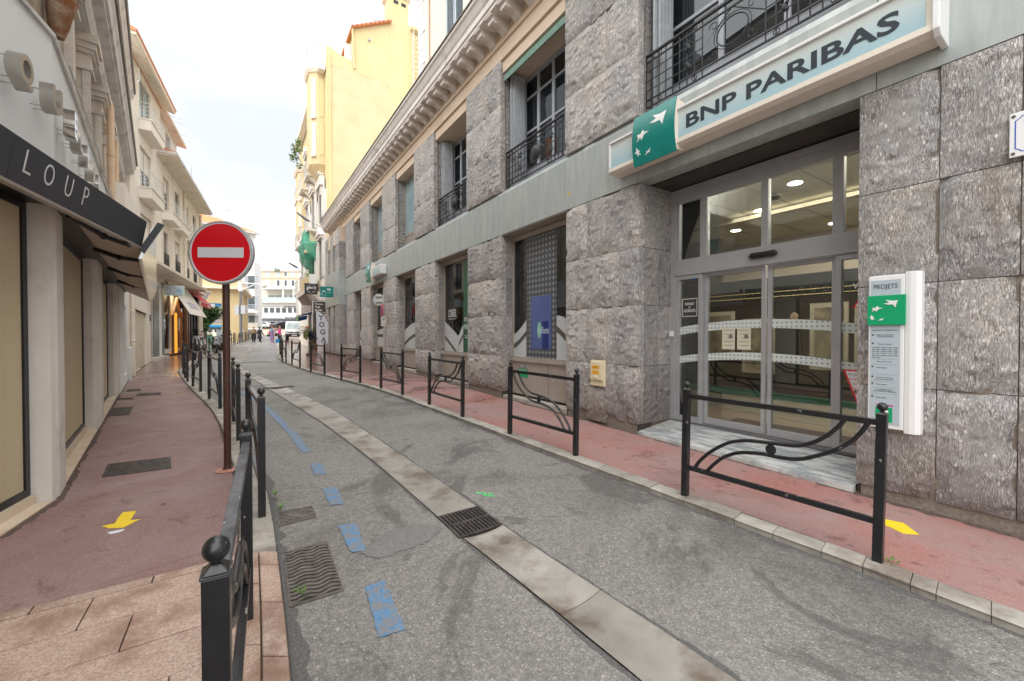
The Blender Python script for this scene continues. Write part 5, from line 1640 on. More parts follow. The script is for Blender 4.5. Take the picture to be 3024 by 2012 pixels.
LB, AB = Fm((-11.19, 12.04), (.855, -1))     # shop wall B: s = 0 far end, grows towards the camera, corner K at s = 11.07
LA, AA = Fm((-4.0, 3.63), (.48, -1))         # shop wall A: starts at corner K, runs past the camera
SK = 11.07

shop = thing('corner_shop', 'pale rendered corner shop with beige pillars and black framed windows on the left', 'building', LB, AB)
shopA = thing('shop_window_bay', 'near bay of the left shop, black framed window with closed beige blind', 'shopfront', LA, AA)

# upper white wall with metal drip edge
mb = D(); mb.box(-.02, SK, -.12, .0, 1.25, 2.58); mb.build('white_wall', M['lwall'], shop)
mb = D(); mb.box(0, 7, -.12, .0, 1.25, 2.585); mb.build('white_wall', M['lwall'], shopA)
mb = D(); mb.box(-.02, SK + .01, -.14, .025, 2.582, 2.62); mb.build('drip_edge', M['oldcornice'], shop)
mb = D(); mb.box(-.01, 7, -.14, .025, 2.587, 2.622); mb.build('drip_edge', M['oldcornice'], shopA)
# pillars
for (a, b) in ((10.62, SK), (6.93, 7.78), (3.45, 3.95)):
    mb = D(); mb.prism([(a, -.16, -1.48), (a, -.01, -1.48), (a + .02, .0, -1.48), (b - .09, .0, -1.48), (b, -.05, -1.48), (b, -.16, -1.48)][::-1], (0, 0, 2.6)); mb.build('pillar', M['pillar'], shop)
mb = D(); mb.box(0, .06, -.16, -.01, -1.5, 1.12); mb.build('pillar', M['pillar'], shopA)
mb = D(); mb.box(2.9, 3.6, -.16, .0, -1.55, 1.12); mb.build('pillar', M['pillar'], shopA)
# white rendered stretch beyond the pillars, with a shallow recess
mb = D()
wall_boxes(mb, -.02, 3.45, -1.5, 1.6, -.3, .02, [(.9, 1.9, -1.05, .75)])
mb.box(.85, 1.95, -.3, -.09, -1.2, .8)
mb.build('white_wall', M['lwhite'], shop)
mb = D(); mb.box(-.1, .3, .02, .10, -1.35, -.35); mb.build('service_box', M['lwhite'], shop, bevel=.008)


def shop_window(root, a, b, o=-.14, zt=1.12, zb=-1.33, fr=.06):
    w = D()
    w.box(a, a + fr, o - .02, o, zb, zt); w.box(b - fr, b, o - .02, o, zb, zt); w.box(a + fr, b - fr, o - .02, o, zb, zb + fr); w.box(a + fr, b - fr, o - .02, o, zt - fr, zt)
    f = w.build('shop_window', M['shopframe'], root)
    q = D(); q.box(a + fr, b - fr, o - .008, o - .004, zb + fr, zt - fr); q.build('pane', M['glass_soft'], f)
    q = D(); q.box(a + fr, b - fr, o - .14, o - .0155, zb + fr, zt - fr); q.build('closed_blind', M['blind'], f)
    q = D(); q.box(a, b, o - .06, o + .03, zb - .16, zb - .003); q.build('stone_sill', M['limestone'], root)
    return f
shop_window(shop, 7.78, 10.62)
shop_window(shop, 3.95, 6.93)
f = shop_window(shopA, .07, 2.9, zb=-1.36)
txt('LOUP', .5, .10, solid('glass_print', (.25, .2, .13)), f, (1.02, -.1545, .22), (-1, 0, 0), dz=ZL, depth=.0008)
# limestone step between the pillars
for root, a, b in ((shop, 3.5, 6.92), (shop, 7.79, 10.61), (shopA, .08, 2.0), (shopA, 2.0, 4.2)):
    mb = D()
    ys_ = [LB[1] - .76 * q if root is shop else LA[1] - .9015 * q for q in (a, b)]
    za, zb_ = [-lerp_tab(HP, y) + .012 for y in ys_]
    mb.prism([(a, -.165, za), (b, -.165, zb_), (b, -.005, zb_), (a, -.005, za)], (0, 0, -.2))
    mb.build('limestone_step', M['limestone'], root)
# dark awning box over the windows and wall behind
mb = D(); mb.box(1.6, SK, -.3, .06, 1.122, 1.249); mb.build('awning_housing', M['shopframe'], shop)
mb = D(); mb.box(0, 7, -.3, .05, 1.122, 1.249); mb.build('awning_housing', M['shopframe'], shopA)
mb = D(); mb.box(.0, SK, -.6, -.31, -1.6, 2.5); mb.build('inner_wall', M['mortar'], shop)
mb = D(); mb.box(-.2, 7, -.6, -.31, -1.6, 2.5); mb.build('inner_wall', M['mortar'], shopA)

# the awning: dark fascia with lettering, canvas, folding arms
aw = thing('shop_awning', 'open shop awning with dark lettered fascia, beige underside and folding arms', 'awning', (-4.19, 4.70, 0.1))
C1 = Vector((-4.19, 4.70, 0))
dA = Vector((.473, -1, 0)).normalized(); nA = Vector((-dA.y, dA.x, 0))
dB = Vector((-.855, 1, 0)).normalized(); nB = Vector((.76, .65, 0))
def rel(p, z): return (p.x - C1.x, p.y - C1.y, z)
for k, (a, b) in enumerate(((0, 2.27), (2.275, 4.2), (4.205, 5.4))):
    mb = D()
    p, q_ = C1 + dA * a, C1 + dA * b
    o1, o2 = nA * .05, nA * -.02
    mb.prism([rel(p, 1.0), rel(p + o1, 1.285), rel(p + o1 - nA * .03, 1.29), rel(p - nA * .03, 1.0)], q_ - p)
    mb.build('fascia_panel', M['slate'], aw)
for body, a, hh, ww in (('L', 2.10, .155, .082), ('O', 1.86, .155, .118), ('U', 1.595, .155, .10), ('P', 1.335, .155, .08)):
    P = C1 + dA * a + nA * (.05 * .5 + .004)
    U = (nA * .05 + Vector((0, 0, .285))).normalized()
    txt(body, ww, hh, M['slate_white'], aw, rel(P, 1.165), -dA, U, dz=ZL, depth=.0015, bold=-.012)
mb = D(); p = C1
mb.prism([rel(p, .985), rel(p, 1.0), rel(p - nA * .06, 1.0), rel(p - nA * .06, .985)], dA * 5.4)
mb.build('lower_bar', M['brushed'], aw)
# far fascia, polished, leaning out
segs = [(0.05, 2.4), (2.403, 5.0), (5.003, 8.6)]
for a, b in segs:
    mb = D()
    p, q_ = C1 + dB * a, C1 + dB * b
    mb.prism([rel(p, .87), rel(p + nB * .12, 1.23), rel(p + nB * .09, 1.24), rel(p - nB * .03, .87)][::-1], q_ - p)
    mb.build('fascia_panel', M['steel'], aw)
mb = D(); mb.prism([rel(C1 - nB * .02, .98), rel(C1 + nB * .14, 1.3), rel(C1 + nB * .2, 1.28), rel(C1 + nB * .02, .93)][::-1], dB * .05); mb.build('corner_cap', M['slate'], aw)
mb = D(); q_ = C1 + dB * .1 - nB * .05; mb.ball(rel(q_, 1.2), .024, 12, 8); mb.tube([rel(q_, 1.2), rel(q_ - nB * .06, 1.02)], .018, 8); mb.build('lamp_cap', M['white'], aw, smooth=True)
# canvas
K = Vector((-4.0, 3.63, 0))
mb = D()
wa, wf = K + nA * .04, C1
def cv(p1, p2, p3, p4): mb.face([rel(p1, 1.19), rel(p2, 1.19), rel(p3, .985), rel(p4, .985)])
e1 = K + Vector((.48, -1, 0)).normalized() * 5.5
cv(K, e1, C1 + dA * 6.5, C1)
e2 = K + dB * 9.6
mb.face([rel(K, 1.19), rel(C1, .985), rel(C1 + dB * 8.6, .90), rel(e2, 1.19)])
cvs = mb.build('canvas', M['canvas_under'], aw)
cvs.modifiers.new('th', 'SOLIDIFY').thickness = .006
for a in (.25, 2.2, 4.2, 6.35):
    w0 = K + dB * a + nB * .06
    f0 = C1 + dB * max(.35, a - 1.35) if a > 1 else C1 + dA * .3
    mid = (w0 + f0) / 2 + dB * .18
    mb = D()
    mb.tube([rel(w0, 1.11), rel(mid, 1.02)], .026, 8); mb.tube([rel(mid, 1.02), rel(f0, .95)], .022, 8)
    mb.ball(rel(mid, 1.02), .036, 8, 6)
    mb.build('folding_arm', M['shopframe'], aw, smooth=True)

# stand-off steel letters on the pale wall
def metal_letter(ch, root, s, z, w, h, mat, dep=.085, o=.10):
    t = txt(ch, w, h, mat, root, (s, o + dep / 2, z), (-1, 0, 0), dz=ZL, depth=dep / 2, bold=.03, name='steel_letter')
    mb = D()
    for (u, v) in ((.25, .3), (.25, -.3), (-.1, -.38)):
        mb.tube([(s + u * w, -.005, z + v * h), (s + u * w, o + .01, z + v * h)], .004, 6)
    mb.build('pin', M['brushed'], t)
    return t
ls = thing('wall_lettering', 'row of stand off steel letters on the pale wall above the shop fascia', 'lettering', LB, AB)
lsA = thing('wall_lettering', 'first two brushed steel letters of the wall sign, a Q and a U', 'lettering', LA, AA)
metal_letter('Q', lsA, .70, 1.93, .165, .25, M['brushed'], o=.07)
metal_letter('U', lsA, .29, 1.92, .14, .22, M['brushed'], o=.07)
for ch, s in (('E', 10.88), ('L', 10.52), ('I', 10.03), ('D', 9.46), ('E', 8.9)):
    metal_letter(ch, ls, s, 1.92, .17 if ch != 'I' else .06, .23, M['steel'] if ch in 'EI' else M['brushed'], dep=.075, o=.05)

# ---- older building above
old = thing('old_building', 'old building with pilasters, heavy grey cornices and drainpipes above the left shop', 'building', LB, AB)
mb = D()
wall_boxes(mb, -5.0, 11.6, 2.4, 8.3, -.9, -.5, [(7.0, 8.5, 2.7, 5.7), (4.75, 6.2, 2.7, 5.7), (2.5, 4.0, 2.7, 5.7)])
mb.box(-5, 11.6, -8, -.9, 2.4, 8.3)
mb.box(-4.4, 11.6, -8, -.5, 8.3, 8.8)
mb.build('wall', M['oldwall'], old)
mb = D()
mb.box(8.9, 16, -.9, -.25, 2.62, 6.0)
mb.build('stone_wall', pm('brown_stone_wall', (.30, .24, .17), (.42, .34, .25), 3, rough=.9, bump=.5, bsc=20, bd=.01, dirt=(.16, .11, .07), dlo=.45, dhi=.7, dsc=2), old)
mb = D(); mb.box(-5, 16, -.5, -.32, 5.98, 6.3); mb.build('architrave', M['oldcornice'], old)
pr1 = [(-.5, 6.02), (-.28, 6.02), (-.22, 6.12), (-.22, 6.3), (-.05, 6.36), (-.05, 6.44), (.0, 6.46), (.03, 6.6), (.07, 6.68), (.07, 6.78), (-.5, 6.9)]
mb = D(); mb.prism([(-6.2, o, z) for o, z in pr1], (22, 0, 0)); mb.build('cornice', M['oldcornice'], old)
mb = D(); mb.prism([(-6.2, o, z) for o, z in ((.0, 6.79), (.11, 6.80), (.13, 6.86), (.0, 6.9))], (22, 0, 0)); mb.build('gutter', M['cornice_edge'], old)
pr2 = [(-.5, 8.1), (-.25, 8.12), (-.2, 8.25), (.0, 8.32), (.04, 8.42), (.10, 8.52), (.10, 8.62), (-.5, 8.75)]
mb = D(); mb.prism([(-3.8, o, z) for o, z in pr2], (20, 0, 0)); mb.build('cornice', M['cornice'], old)
mb = D(); mb.prism([(-3.8, o, z) for o, z in ((.04, 8.63), (.14, 8.64), (.16, 8.70), (.04, 8.75))], (20, 0, 0)); mb.build('gutter', M['cornice_edge'], old)
mb = D(); mb.box(-4.2, 11.6, -.52, -.38, 6.9, 8.12); mb.build('upper_wall', M['cream'], old)
for s in (6.3, 4.1, 1.9, -.2):
    mb = D()
    mb.box(s, s + .42, -.52, -.34, 2.5, 5.3); mb.box(s + .36, s + .45, -.42, -.31, 2.5, 5.3)
    mb.build('pilaster', M['oldwall'], old)
    mb = D()
    for k, (e_, z0, z1) in enumerate(((.03, 5.3, 5.36), (.0, 5.36, 5.62), (.05, 5.62, 5.70), (.09, 5.70, 5.82), (.13, 5.82, 5.98))):
        mb.box(s - e_, s + .45 + e_, -.52, -.30 + e_, z0 + .001, z1)
    mb.build('capital', M['oldwall'], old)
for (a, b) in ((7.0, 8.5), (4.75, 6.2), (2.5, 4.0)):
    mb = D(); mb.box(a, a + .07, -.72, -.62, 2.7, 5.7); mb.box(b - .07, b, -.72, -.62, 2.7, 5.7); mb.box(a + .07, b - .07, -.72, -.62, 5.6, 5.7); f = mb.build('window', M['shopframe'], old)
    mb = D(); mb.box(a + .07, b - .07, -.68, -.67, 2.7, 5.6); mb.build('pane', M['glass_blue'], f)
for (s, o, zt, zb, r, mt) in ((1.55, -.20, 6.05, 1.2, .075, 'pipe_peach'), (-1.0, -.24, 6.05, 1.0, .065, 'pipe_peach'), (-2.6, -.22, 8.1, 6.95, .07, 'pipe_peach')):
    mb = D(); mb.tube([(s, o - .12, zt), (s, o - .03, zt - .06), (s, o, zt - .2), (s, o, zb)], r, 12)
    for z in (zb + .8, zb + 2.0, zb + 3.4):
        if z < zt - .3: mb.lathe([(r, 0), (r + .014, .005), (r + .014, .05), (r, .055)], (s, o, z), 12)
    mb.build('drainpipe', M[mt], old, smooth=True)
rusty = pm('rusty_pipe', (.22, .13, .08), (.42, .33, .25), 6, rough=.85, bump=.6, bsc=18, bd=.01, dirt=(.20, .07, .02), dlo=.42, dhi=.6, dsc=5)
mb = D(); mb.tube([(9.6, -.12, 6.3), (9.6, -.12, 3.9), (9.58, -.1, 3.75), (9.6, -.12, 3.6), (9.62, -.13, 3.42), (9.62, -.13, 3.30)], [.10, .10, .13, .11, .085, .05], 12); mb.build('broken_pipe', rusty, old, smooth=True)
mb = D(); mb.box(9.05, 9.30, -.24, -.08, 2.66, 3.05); mb.build('wall_lamp_box', M['galv'], old, bevel=.03)
mb = D()
mb.tube([(-3.0, .0, 8.75), (-3.0, .05, 9.25), (-3.1, .25, 9.32), (-3.2, .28, 8.95), (-3.2, .2, 8.8)], .014, 6); mb.build('roof_handrail', M['galv'], old)
mb = D(); mb.tube([(10.5, .04, 2.64), (8.0, .05, 2.65), (7.2, .03, 2.6), (6.6, .07, 2.5), (5.9, .04, 2.62), (3.0, .04, 2.62)], .008, 5); mb.build('loose_cable', M['galv'], old)

# ---- beige metal door bay
LC, AC = Fm((-15.80, 18.05), (.6077, -.794))
gar = thing('door_bay', 'plain beige wall bay with double metal door before the green granite shop', 'building', LC, AC)
mb = D(); wall_boxes(mb, 0, 7.55, -1.4, 4.4, -.3, 0, [(1.5, 5.6, -1.3, .86)]); mb.build('wall', M['cream'], gar)
for (a, b) in ((1.5, 3.54), (3.56, 5.6)):
    mb = D(); mb.box(a, b, -.1, -.05, -1.2, .84); mb.build('door_leaf', M['door_beige'], gar, bevel=.004)
mb = D(); mb.ball((3.4, -.03, -.35), .03, 8, 6); mb.build('door_handle', M['galv'], gar)
mb = D(); mb.box(1.4, 5.7, -.1, .03, .86, .93); mb.build('door_head', M['cream2'], gar)
mb = D(); mb.tube([(6.7, .06, 2.4), (6.7, .06, -1.25)], .055, 10)
for z in (1.6, .7, -.2): mb.lathe([(.055, 0), (.07, .01), (.07, .05), (.055, .06)], (6.7, .06, z), 10)
mb.build('drainpipe', M['cream2'], gar, smooth=True)

# ---- modern cream buildings with balconies (one line)
L4, A4 = Fm((-22.53, 30), (.4826, -.8758))


def balc(root, s0, s1, z0, z1, o=.42, rail=.66):
    mb = D(); mb.box(s0, s1, 0.002, o, z0, z1 - .05); mb.box(s0 - .03, s1 + .03, 0.002, o + .04, z1 - .05, z1); b = mb.build('balcony', M['cream'], root)
    mb = D()
    for z in (z1 + rail, z1 + rail * .75, z1 + rail * .5, z1 + rail * .25):
        mb.tube([(s1 - .03, .02, z), (s1 - .03, o - .03, z), (s0 + .03, o - .03, z), (s0 + .03, .02, z)], .014 if z > z1 + rail * .9 else .008, 5)
    n = 5
    for k in range(n + 1):
        s = s0 + .03 + (s1 - s0 - .06) * k / n
        mb.box(s - .008, s + .008, o - .038, o - .022, z1, z1 + rail)
    mb.build('railing', M['white_frame'], b)
    return b


def lwin(root, s0, s1, z0, z1, mat='glass_far', fr='bronze', dep=.12, blind=0.0):
    mb = D(); t = .05
    mb.box(s0, s0 + t, -dep, -dep + .04, z0, z1); mb.box(s1 - t, s1, -dep, -dep + .04, z0, z1); mb.box(s0 + t, s1 - t, -dep, -dep + .04, z1 - t, z1); mb.box(s0 + t, s1 - t, -dep, -dep + .04, z0, z0 + t)
    mb.box((s0 + s1) / 2 - .03, (s0 + s1) / 2 + .03, -dep, -dep + .045, z0 + t, z1 - t)
    f = mb.build('window', M[fr], root)
    mb = D(); mb.box(s0 + t, s1 - t, -dep + .01, -dep + .016, z0 + t, z1 - t); mb.build('pane', M[mat], f)
    if blind:
        mb = D(); mb.box(s0 + t, s1 - t, -dep + .022, -dep + .034, z1 - t - (z1 - z0) * blind, z1 - t)
        mb.build('roller_blind', M['canvas'], f)
    return f


b3 = thing('cream_building', 'taller cream apartment house with overhanging eave and two stacked balconies', 'building', L4, A4)
w3 = [(12.53, 14.23, 9.2, 10.88), (12.53, 14.23, 6.3, 8.05), (12.53, 14.23, 3.4, 5.2)]
mb = D(); wall_boxes(mb, 10.84, 15.6, -1.4, 11.45, -.3, 0, w3); mb.box(10.84, 15.6, -8, -.3, 2.9, 11.45); mb.build('wall', M['cream'], b3)
mb = D(); mb.prism([(10.75, -.2, 11.3), (10.75, .5, 11.02), (10.75, .56, 11.04), (10.75, .58, 11.14), (10.75, -.2, 11.6)][::-1], (6.3, 0, 0)); mb.build('eave', M['cream2'], b3)
mb = D(); mb.prism([(10.7, .58, 11.14), (10.7, .62, 11.22), (10.7, -2.5, 12.6), (10.7, -2.5, 11.5)][::-1], (6.4, 0, 0)); mb.build('roof', M['rtile'], b3)
mb = D(); mb.box(13.1, 13.8, -.4, .3, 11.5, 11.95); mb.build('roof_dormer', M['galv'], b3)
for k, (a, b, c, d) in enumerate(w3): lwin(b3, a, b, c, d, 'glass_blue' if k == 0 else 'glass_far', blind=[0, .5, .3][k])
balc(b3, 12.3, 14.45, 8.6, 9.07); balc(b3, 12.3, 14.45, 5.76, 6.23)
# recessed side part
mb = D(); wall_boxes(mb, 5.6, 10.83, 8.6, 11.4, -.7, -.3, [(7.15, 8.3, 9.7, 11.1)]); mb.box(5.6, 10.83, -8, -.7, 8.6, 11.4); mb.build('side_part', M['lwhite'], b3)
mb = D(); mb.box(7.15, 8.3, -.6, -.56, 9.7, 11.1); mb.build('window', M['glass_blue'], b3)
mb = D(); mb.prism([(5.4, -.4, 11.4), (5.4, .15, 11.3), (5.4, .15, 11.45), (5.4, -2, 12.1), (5.4, -2, 11.4)][::-1], (5.4, 0, 0)); mb.build('side_eave', M['cream2'], b3)
mb = D()
for s in (9.6, 9.0, 7.4, 6.6): mb.tube([(s, .1, 11.4), (s, .6, 11.32)], .012, 5)
mb.build('washing_bracket', M['galv'], b3)

b4 = thing('cream_building', 'long cream apartment house with broad flat eave, four balconies and shops below', 'building', L4, A4)
up4 = [(9.23, 10.45, 6.25, 8.03), (6.7, 7.86, 6.25, 8.03), (4.07, 5.2, 6.25, 8.03), (1.65, 2.69, 6.25, 8.03)]
lo4 = [(9.45, 10.45, 3.3, 5.25), (6.8, 7.9, 3.3, 5.25), (4.2, 5.3, 3.3, 5.25), (1.6, 2.6, 3.3, 5.25)]
mb = D(); wall_boxes(mb, -.1, 10.83, 2.9, 8.63, -.3, 0, up4 + lo4); mb.box(-.1, 10.83, -8, -.3, -1, 8.63); mb.build('wall', M['cream2'], b4)
mb = D(); mb.box(.35, 11.7, -.3, .75, 8.635, 8.70); mb.build('eave', M['cream2'], b4)
mb = D(); mb.box(.32, 11.73, -.3, .80, 8.705, 8.83); mb.build('eave_edge', M['oldcornice'], b4)
mb = D(); mb.prism([(.3, .80, 8.84), (.3, -3, 9.9), (.3, -3, 8.84)], (11.4, 0, 0)); mb.build('roof', M['rtile'], b4)
for k, t in enumerate(up4): lwin(b4, *t, blind=.35 if k in (0, 2) else 0)
for k, t in enumerate(lo4):
    lwin(b4, *t, blind=.3 if k % 2 else .0)
    mb = D(); s0, s1 = t[0], t[1]
    mb.box(s0, s1, .02, .04, 4.15, 4.18); mb.box(s0, s1, .02, .04, 3.35, 3.37)
    n = 9
    for q in range(n + 1): mb.box(s0 + (s1 - s0) * q / n - .006, s0 + (s1 - s0) * q / n + .006, .022, .036, 3.35, 4.16)
    for q in range(3): mb.tube([(s0 + (s1 - s0) * (q + .5) / 3 + .12 * math.cos(a * .7), .03, 3.75 + .22 * math.sin(a * .7)) for a in range(10)], .01, 4)
    mb.build('window_guard', M['wrought'], b4)
for (a, b) in ((8.8, 10.65), (6.3, 8.3), (3.95, 5.5), (1.5, 3.0)): balc(b4, a, b, 5.77, 6.23)
for s in (5.62, .25):
    mb = D(); mb.tube([(s, .07, 8.6), (s, .07, 2.9)], .08, 10); mb.build('drainpipe', M['cream2'], b4, smooth=True)
mb = D(); mb.tube([(9.2, .05, 4.7), (8.6, .75, 4.0), (8.1, 1.2, 3.4)], .012, 5); mb.build('awning_rod', M['cream'], b4)
# canopy ledge over the shops
mb = D(); mb.box(3.1, 15.2, 0.0, .72, 2.86, 2.92); mb.box(3.05, 15.25, .0, .78, 2.925, 3.06); mb.build('canopy', M['cream2'], b4)
mb = D(); mb.box(-.1, 3.05, .0, .30, 2.86, 3.0); mb.build('canopy', M['cream2'], b4)
mb = D()
for s in (1.2, 5.0): mb.tube([(s, .3, 8.83), (s, .3, 10.4)], .012, 4)
mb.build('aerial', M['galv'], b4)
# shopfront
sf = thing('shopfront', 'toy shop front with green granite piers, timber arch and orange door', 'shopfront', L4, A4)
def sbox(name, bx, mat, par=None):
    q = D()
    for t in (bx if isinstance(bx, list) else [bx]): q.box(*t)
    return q.build(name, mat, par or sf)
sbox('beige_pier', (13.1, 13.95, -.25, .05, -1.3, 2.85), M['cream2'])
sbox('granite_strip', (12.9, 13.08, -.2, .03, -1.05, 2.2), M['greengran'])
sbox('steel_strip', (12.56, 12.88, -.2, .01, -1.05, 2.4), M['galv'])
sbox('granite_pier', (11.6, 12.54, -.2, .03, -1.0, 2.3), M['greengran'])
sbox('pale_strip', (11.05, 11.58, -.2, .02, -1.0, 2.5), M['lwhite'])
sbox('granite_strip', (10.62, 11.03, -.2, .03, -1.0, 2.6), M['greengran'])
sbox('base_step', (10.6, 13.1, -.2, .22, -1.25, -1.02), M['oldwall'])
sbox('fascia', (-.3, 13.9, -.3, .02, 2.6, 2.86), M['cream2'])
sbox('window_frame', [(10.5, 10.58, -.1, 0, -1.1, 2.6), (9.05, 9.12, -.1, 0, -.9, 2.6), (9.12, 10.5, -.1, 0, -.95, -.72), (5.3, 6.85, -.1, 0, -.9, -.7)], M['cream2'])
q = D(); q.box(9.12, 10.5, -.07, -.06, -.72, 2.55); q.build('pane', M['glass'], sf)
q = D(); q.box(5.3, 6.85, -.07, -.06, -.7, 2.55); q.build('pane', M['glass'], sf)
q = D()
q.tube([(9.0, .06, -1.0), (9.0, .06, 1.05), (8.0, .06, 2.05), (7.0, .06, 1.0), (7.0, .06, -.9)], .065, 6); q.build('timber_arch', M['wood'], sf)
sbox('orange_door', (7.3, 8.75, -.12, -.05, -1.0, 1.25), M['orange_glow'])
sl2 = bpy.data.lights.new('shop_lamp_light', 'AREA'); sl2.energy = 45; sl2.size = 2.0; sl2.color = (1, .86, .62)
so2 = bpy.data.objects.new('shop_lamp_light', sl2); col.objects.link(so2); so2.parent = sf; so2.location = (8.2, -.75, 2.45 + ZL)
sbox('orange_panel', [(9.2, 10.45, -.5, -.4, .9, 2.5), (8.6, 8.9, -.3, -.22, .5, 2.3)], M['orange_glow'])
sbox('timber_post', [(4.9, 5.25, -.2, .05, -.95, 2.6), (4.3, 4.6, -.2, .05, -.95, 2.6)], M['wood'])
sbox('black_frame', [(3.4, 3.6, -.1, .03, -.9, 2.6), (2.4, 2.55, -.1, .03, -.9, 2.6), (1.5, 1.6, -.1, .03, -.9, 2.6), (1.6, 3.4, -.1, .0, -.9, -.75)], M['shopframe'])
q = D(); q.box(1.6, 4.3, -.07, -.06, -.75, 2.6); q.build('pane', M['glass'], sf)
sbox('end_pier', (-.3, 1.45, -.3, .08, -1.0, 2.86), M['cream2'])
sbox('display_back', (1.5, 10.6, -1.4, -1.3, -1.0, 2.6), solid('shop_interior', (.50, .42, .32)))
sbox('shop_floor', (1.5, 13.9, -1.4, -.2, -1.3, -.98), M['int_floor'])
sr = random.Random(6)
for k in range(16):
    s = sr.choice([sr.uniform(9.2, 10.3), sr.uniform(5.4, 6.7), sr.uniform(1.8, 4.0)])
    q = D(); h = sr.uniform(.25, .9)
    q.ball((s, -.6, -.8 + h * .5), .22, 8, 6, sc_=(.7, .6, h * 2))
    q.build('display_item', solid('toy_%d' % (k % 5), [(.5, .03, .03), (.1, .2, .4), (.6, .5, .4), (.25, .12, .3), (.08, .25, .1)][k % 5]), sf)
sbox('orange_notice', (6.2, 6.5, .0, .01, 1.0, 1.35), solid('orange_red_print', (.75, .12, .03)))


def canvas_awning(name, label, s0, s1, zt, ot, zf, of, mat, val=0.0, valmat=None):
    t = thing(name, label, 'awning', L4, A4)
    q = D(); q.prism([(s0, ot, zt), (s0, of, zf), (s0, of, zf - .02), (s0, ot, zt - .03)], (s1 - s0, 0, 0)); q.build('canvas', mat, t)
    if val: q = D(); q.box(s0, s1, of - .006, of + .006, zf - val, zf - .02); q.build('valance', valmat or mat, t)
    q = D()
    q.box(s0, s1, of - .02, of + .012, zf - .035, zf - .015 + .01)
    q.build('front_bar', M['white_frame'], t)
    return t
na = canvas_awning('cream_awning', 'steep cream canvas awning over the toy shop with pale lettering', 5.1, 10.4, 2.8, .08, 1.12, 1.02, M['canvas'])
U_ = Vector((0, .08 - 1.02, 2.8 - 1.12)).normalized()
txt('NATALYS', 2.6, .42, solid('faded_lettering', (.45, .45, .52)), na, (7.6, .74, 1.66), (-1, 0, 0), U_, dz=ZL, depth=.004)
ra = canvas_awning('red_awning', 'small red awning next to the cream one at the far end of the shops', .9, 4.9, 2.8, .08, 2.15, .72, M['redcanvas'], .32)
txt('Nina Stuart', 1.0, .16, M['white'], ra, (1.9, .73, 1.98), (-1, 0, 0), dz=ZL, depth=.003)
ns = thing('hanging_sign', 'pale green shop sign with blue drawing projecting over the pavement', 'sign', L4, A4)
q = D(); q.box(11.0, 11.1, .12, .92, 1.95, 2.46); q.build('sign_box', solid('pale_mint', (.50, .66, .60)), ns, bevel=.01)
q = D(); q.box(11.101, 11.105, .16, .88, 1.99, 2.42); fc = q.build('sign_face', solid('pale_sign', (.62, .68, .70)), ns)
txt('NATALYS', .60, .08, solid('grey_blue_print', (.10, .22, .32)), fc, (11.108, .52, 2.05), (0, 1, 0), dz=ZL, depth=.001)
q = D()
q.tube([(11.108, .24, 2.38), (11.108, .24, 2.15), (11.108, .33, 2.15), (11.108, .40, 2.24), (11.108, .36, 2.28), (11.108, .30, 2.26), (11.108, .24, 2.38)], .006, 4)
q.tube([(11.108, .44, 2.3), (11.108, .5, 2.33), (11.108, .56, 2.3), (11.108, .5, 2.27), (11.108, .44, 2.3)], .006, 4)
q.tube([(11.108, .40, 2.15), (11.108, .52, 2.13), (11.108, .62, 2.17), (11.108, .60, 2.25), (11.108, .72, 2.27), (11.108, .78, 2.30), (11.108, .80, 2.15), (11.108, .62, 2.13)], .006, 4)
q.build('line_drawing', solid('drawing_blue', (.02, .09, .35)), fc)
q = D(); q.prism([(11.107, .64, 2.15), (11.107, .76, 2.15), (11.107, .76, 2.26), (11.107, .64, 2.26)], (.002, 0, 0)); q.build('drawing_fill', solid('drawing_cyan', (.15, .50, .72)), fc)
q = D(); q.box(11.0, 11.1, .0, .12, 2.36, 2.40); q.build('bracket', M['galv'], ns)
mb = D(); mb.box(13.2, 13.3, .052, .07, .62, .9); mb.build('number_plate', M['int_dark'], sf)

# ================================================================== FAR RIGHT: yellow gabled house and its ornate street front
LR = (1.789, 5.85, .1)
yb = thing('yellow_building', 'tall yellow apartment house with bare gable wall, chimney stack and corner oriel', 'building', LR, A_R)
G0 = 25.3
mb = D()
mb.box(G0, 40.5, -12, .0, -1.2, 17.6)
mb.build('wall', M['yellow'], yb)
mb = D(); mb.box(G0 - .012, G0 + .01, -4.1, -.35, 6.5, 17.7); mb.build('weathered_render', M['ygrey'], yb)
mb = D(); mb.prism([(G0 - .02, -.02, 17.6), (G0 - .02, -4.1, 17.6), (G0 - .02, -4.1, 17.8), (G0 - .02, -.9, 18.4), (G0 - .02, -.3, 18.7), (G0 - .02, -.02, 18.75)], (.4, 0, 0)); mb.build('gable_coping', M['yellow'], yb)
mb = D(); mb.prism([(G0 - .015, -1.75, 17.6), (G0 - .015, -4.1, 17.6), (G0 - .015, -4.1, 21.8), (G0 - .015, -1.75, 20.5)], (8, 0, 0)); mb.build('attic_wall', M['yellow'], yb)
mb = D(); mb.prism([(G0 - .25, -1.5, 20.38), (G0 - .25, -4.2, 21.86), (G0 - .25, -4.2, 21.98), (G0 - .25, -1.5, 20.5)], (8.4, 0, 0)); mb.build('roof', M['rtile'], yb)
for k in range(9):
    mb = D(); o = -1.6 - k * .29; z = 20.5 + k * .159
    mb.ball((G0 - .25, o, z), .09, 8, 5, sc_=(1.2, 1, .7)); mb.build('roof_tile', M['rtile'], yb)
mb = D(); mb.box(G0 - .03, G0 + 1.2, -5.45, -4.1, 6, 24.0); st = mb.build('chimney_stack', M['yellow'], yb)
mb = D(); mb.box(G0 - .18, G0 + 1.35, -5.6, -3.95, 24.0, 24.2); mb.box(G0 - .1, G0 + 1.25, -5.5, -4.05, 23.9, 24.0); mb.build('chimney_cap', M['cream2'], st)
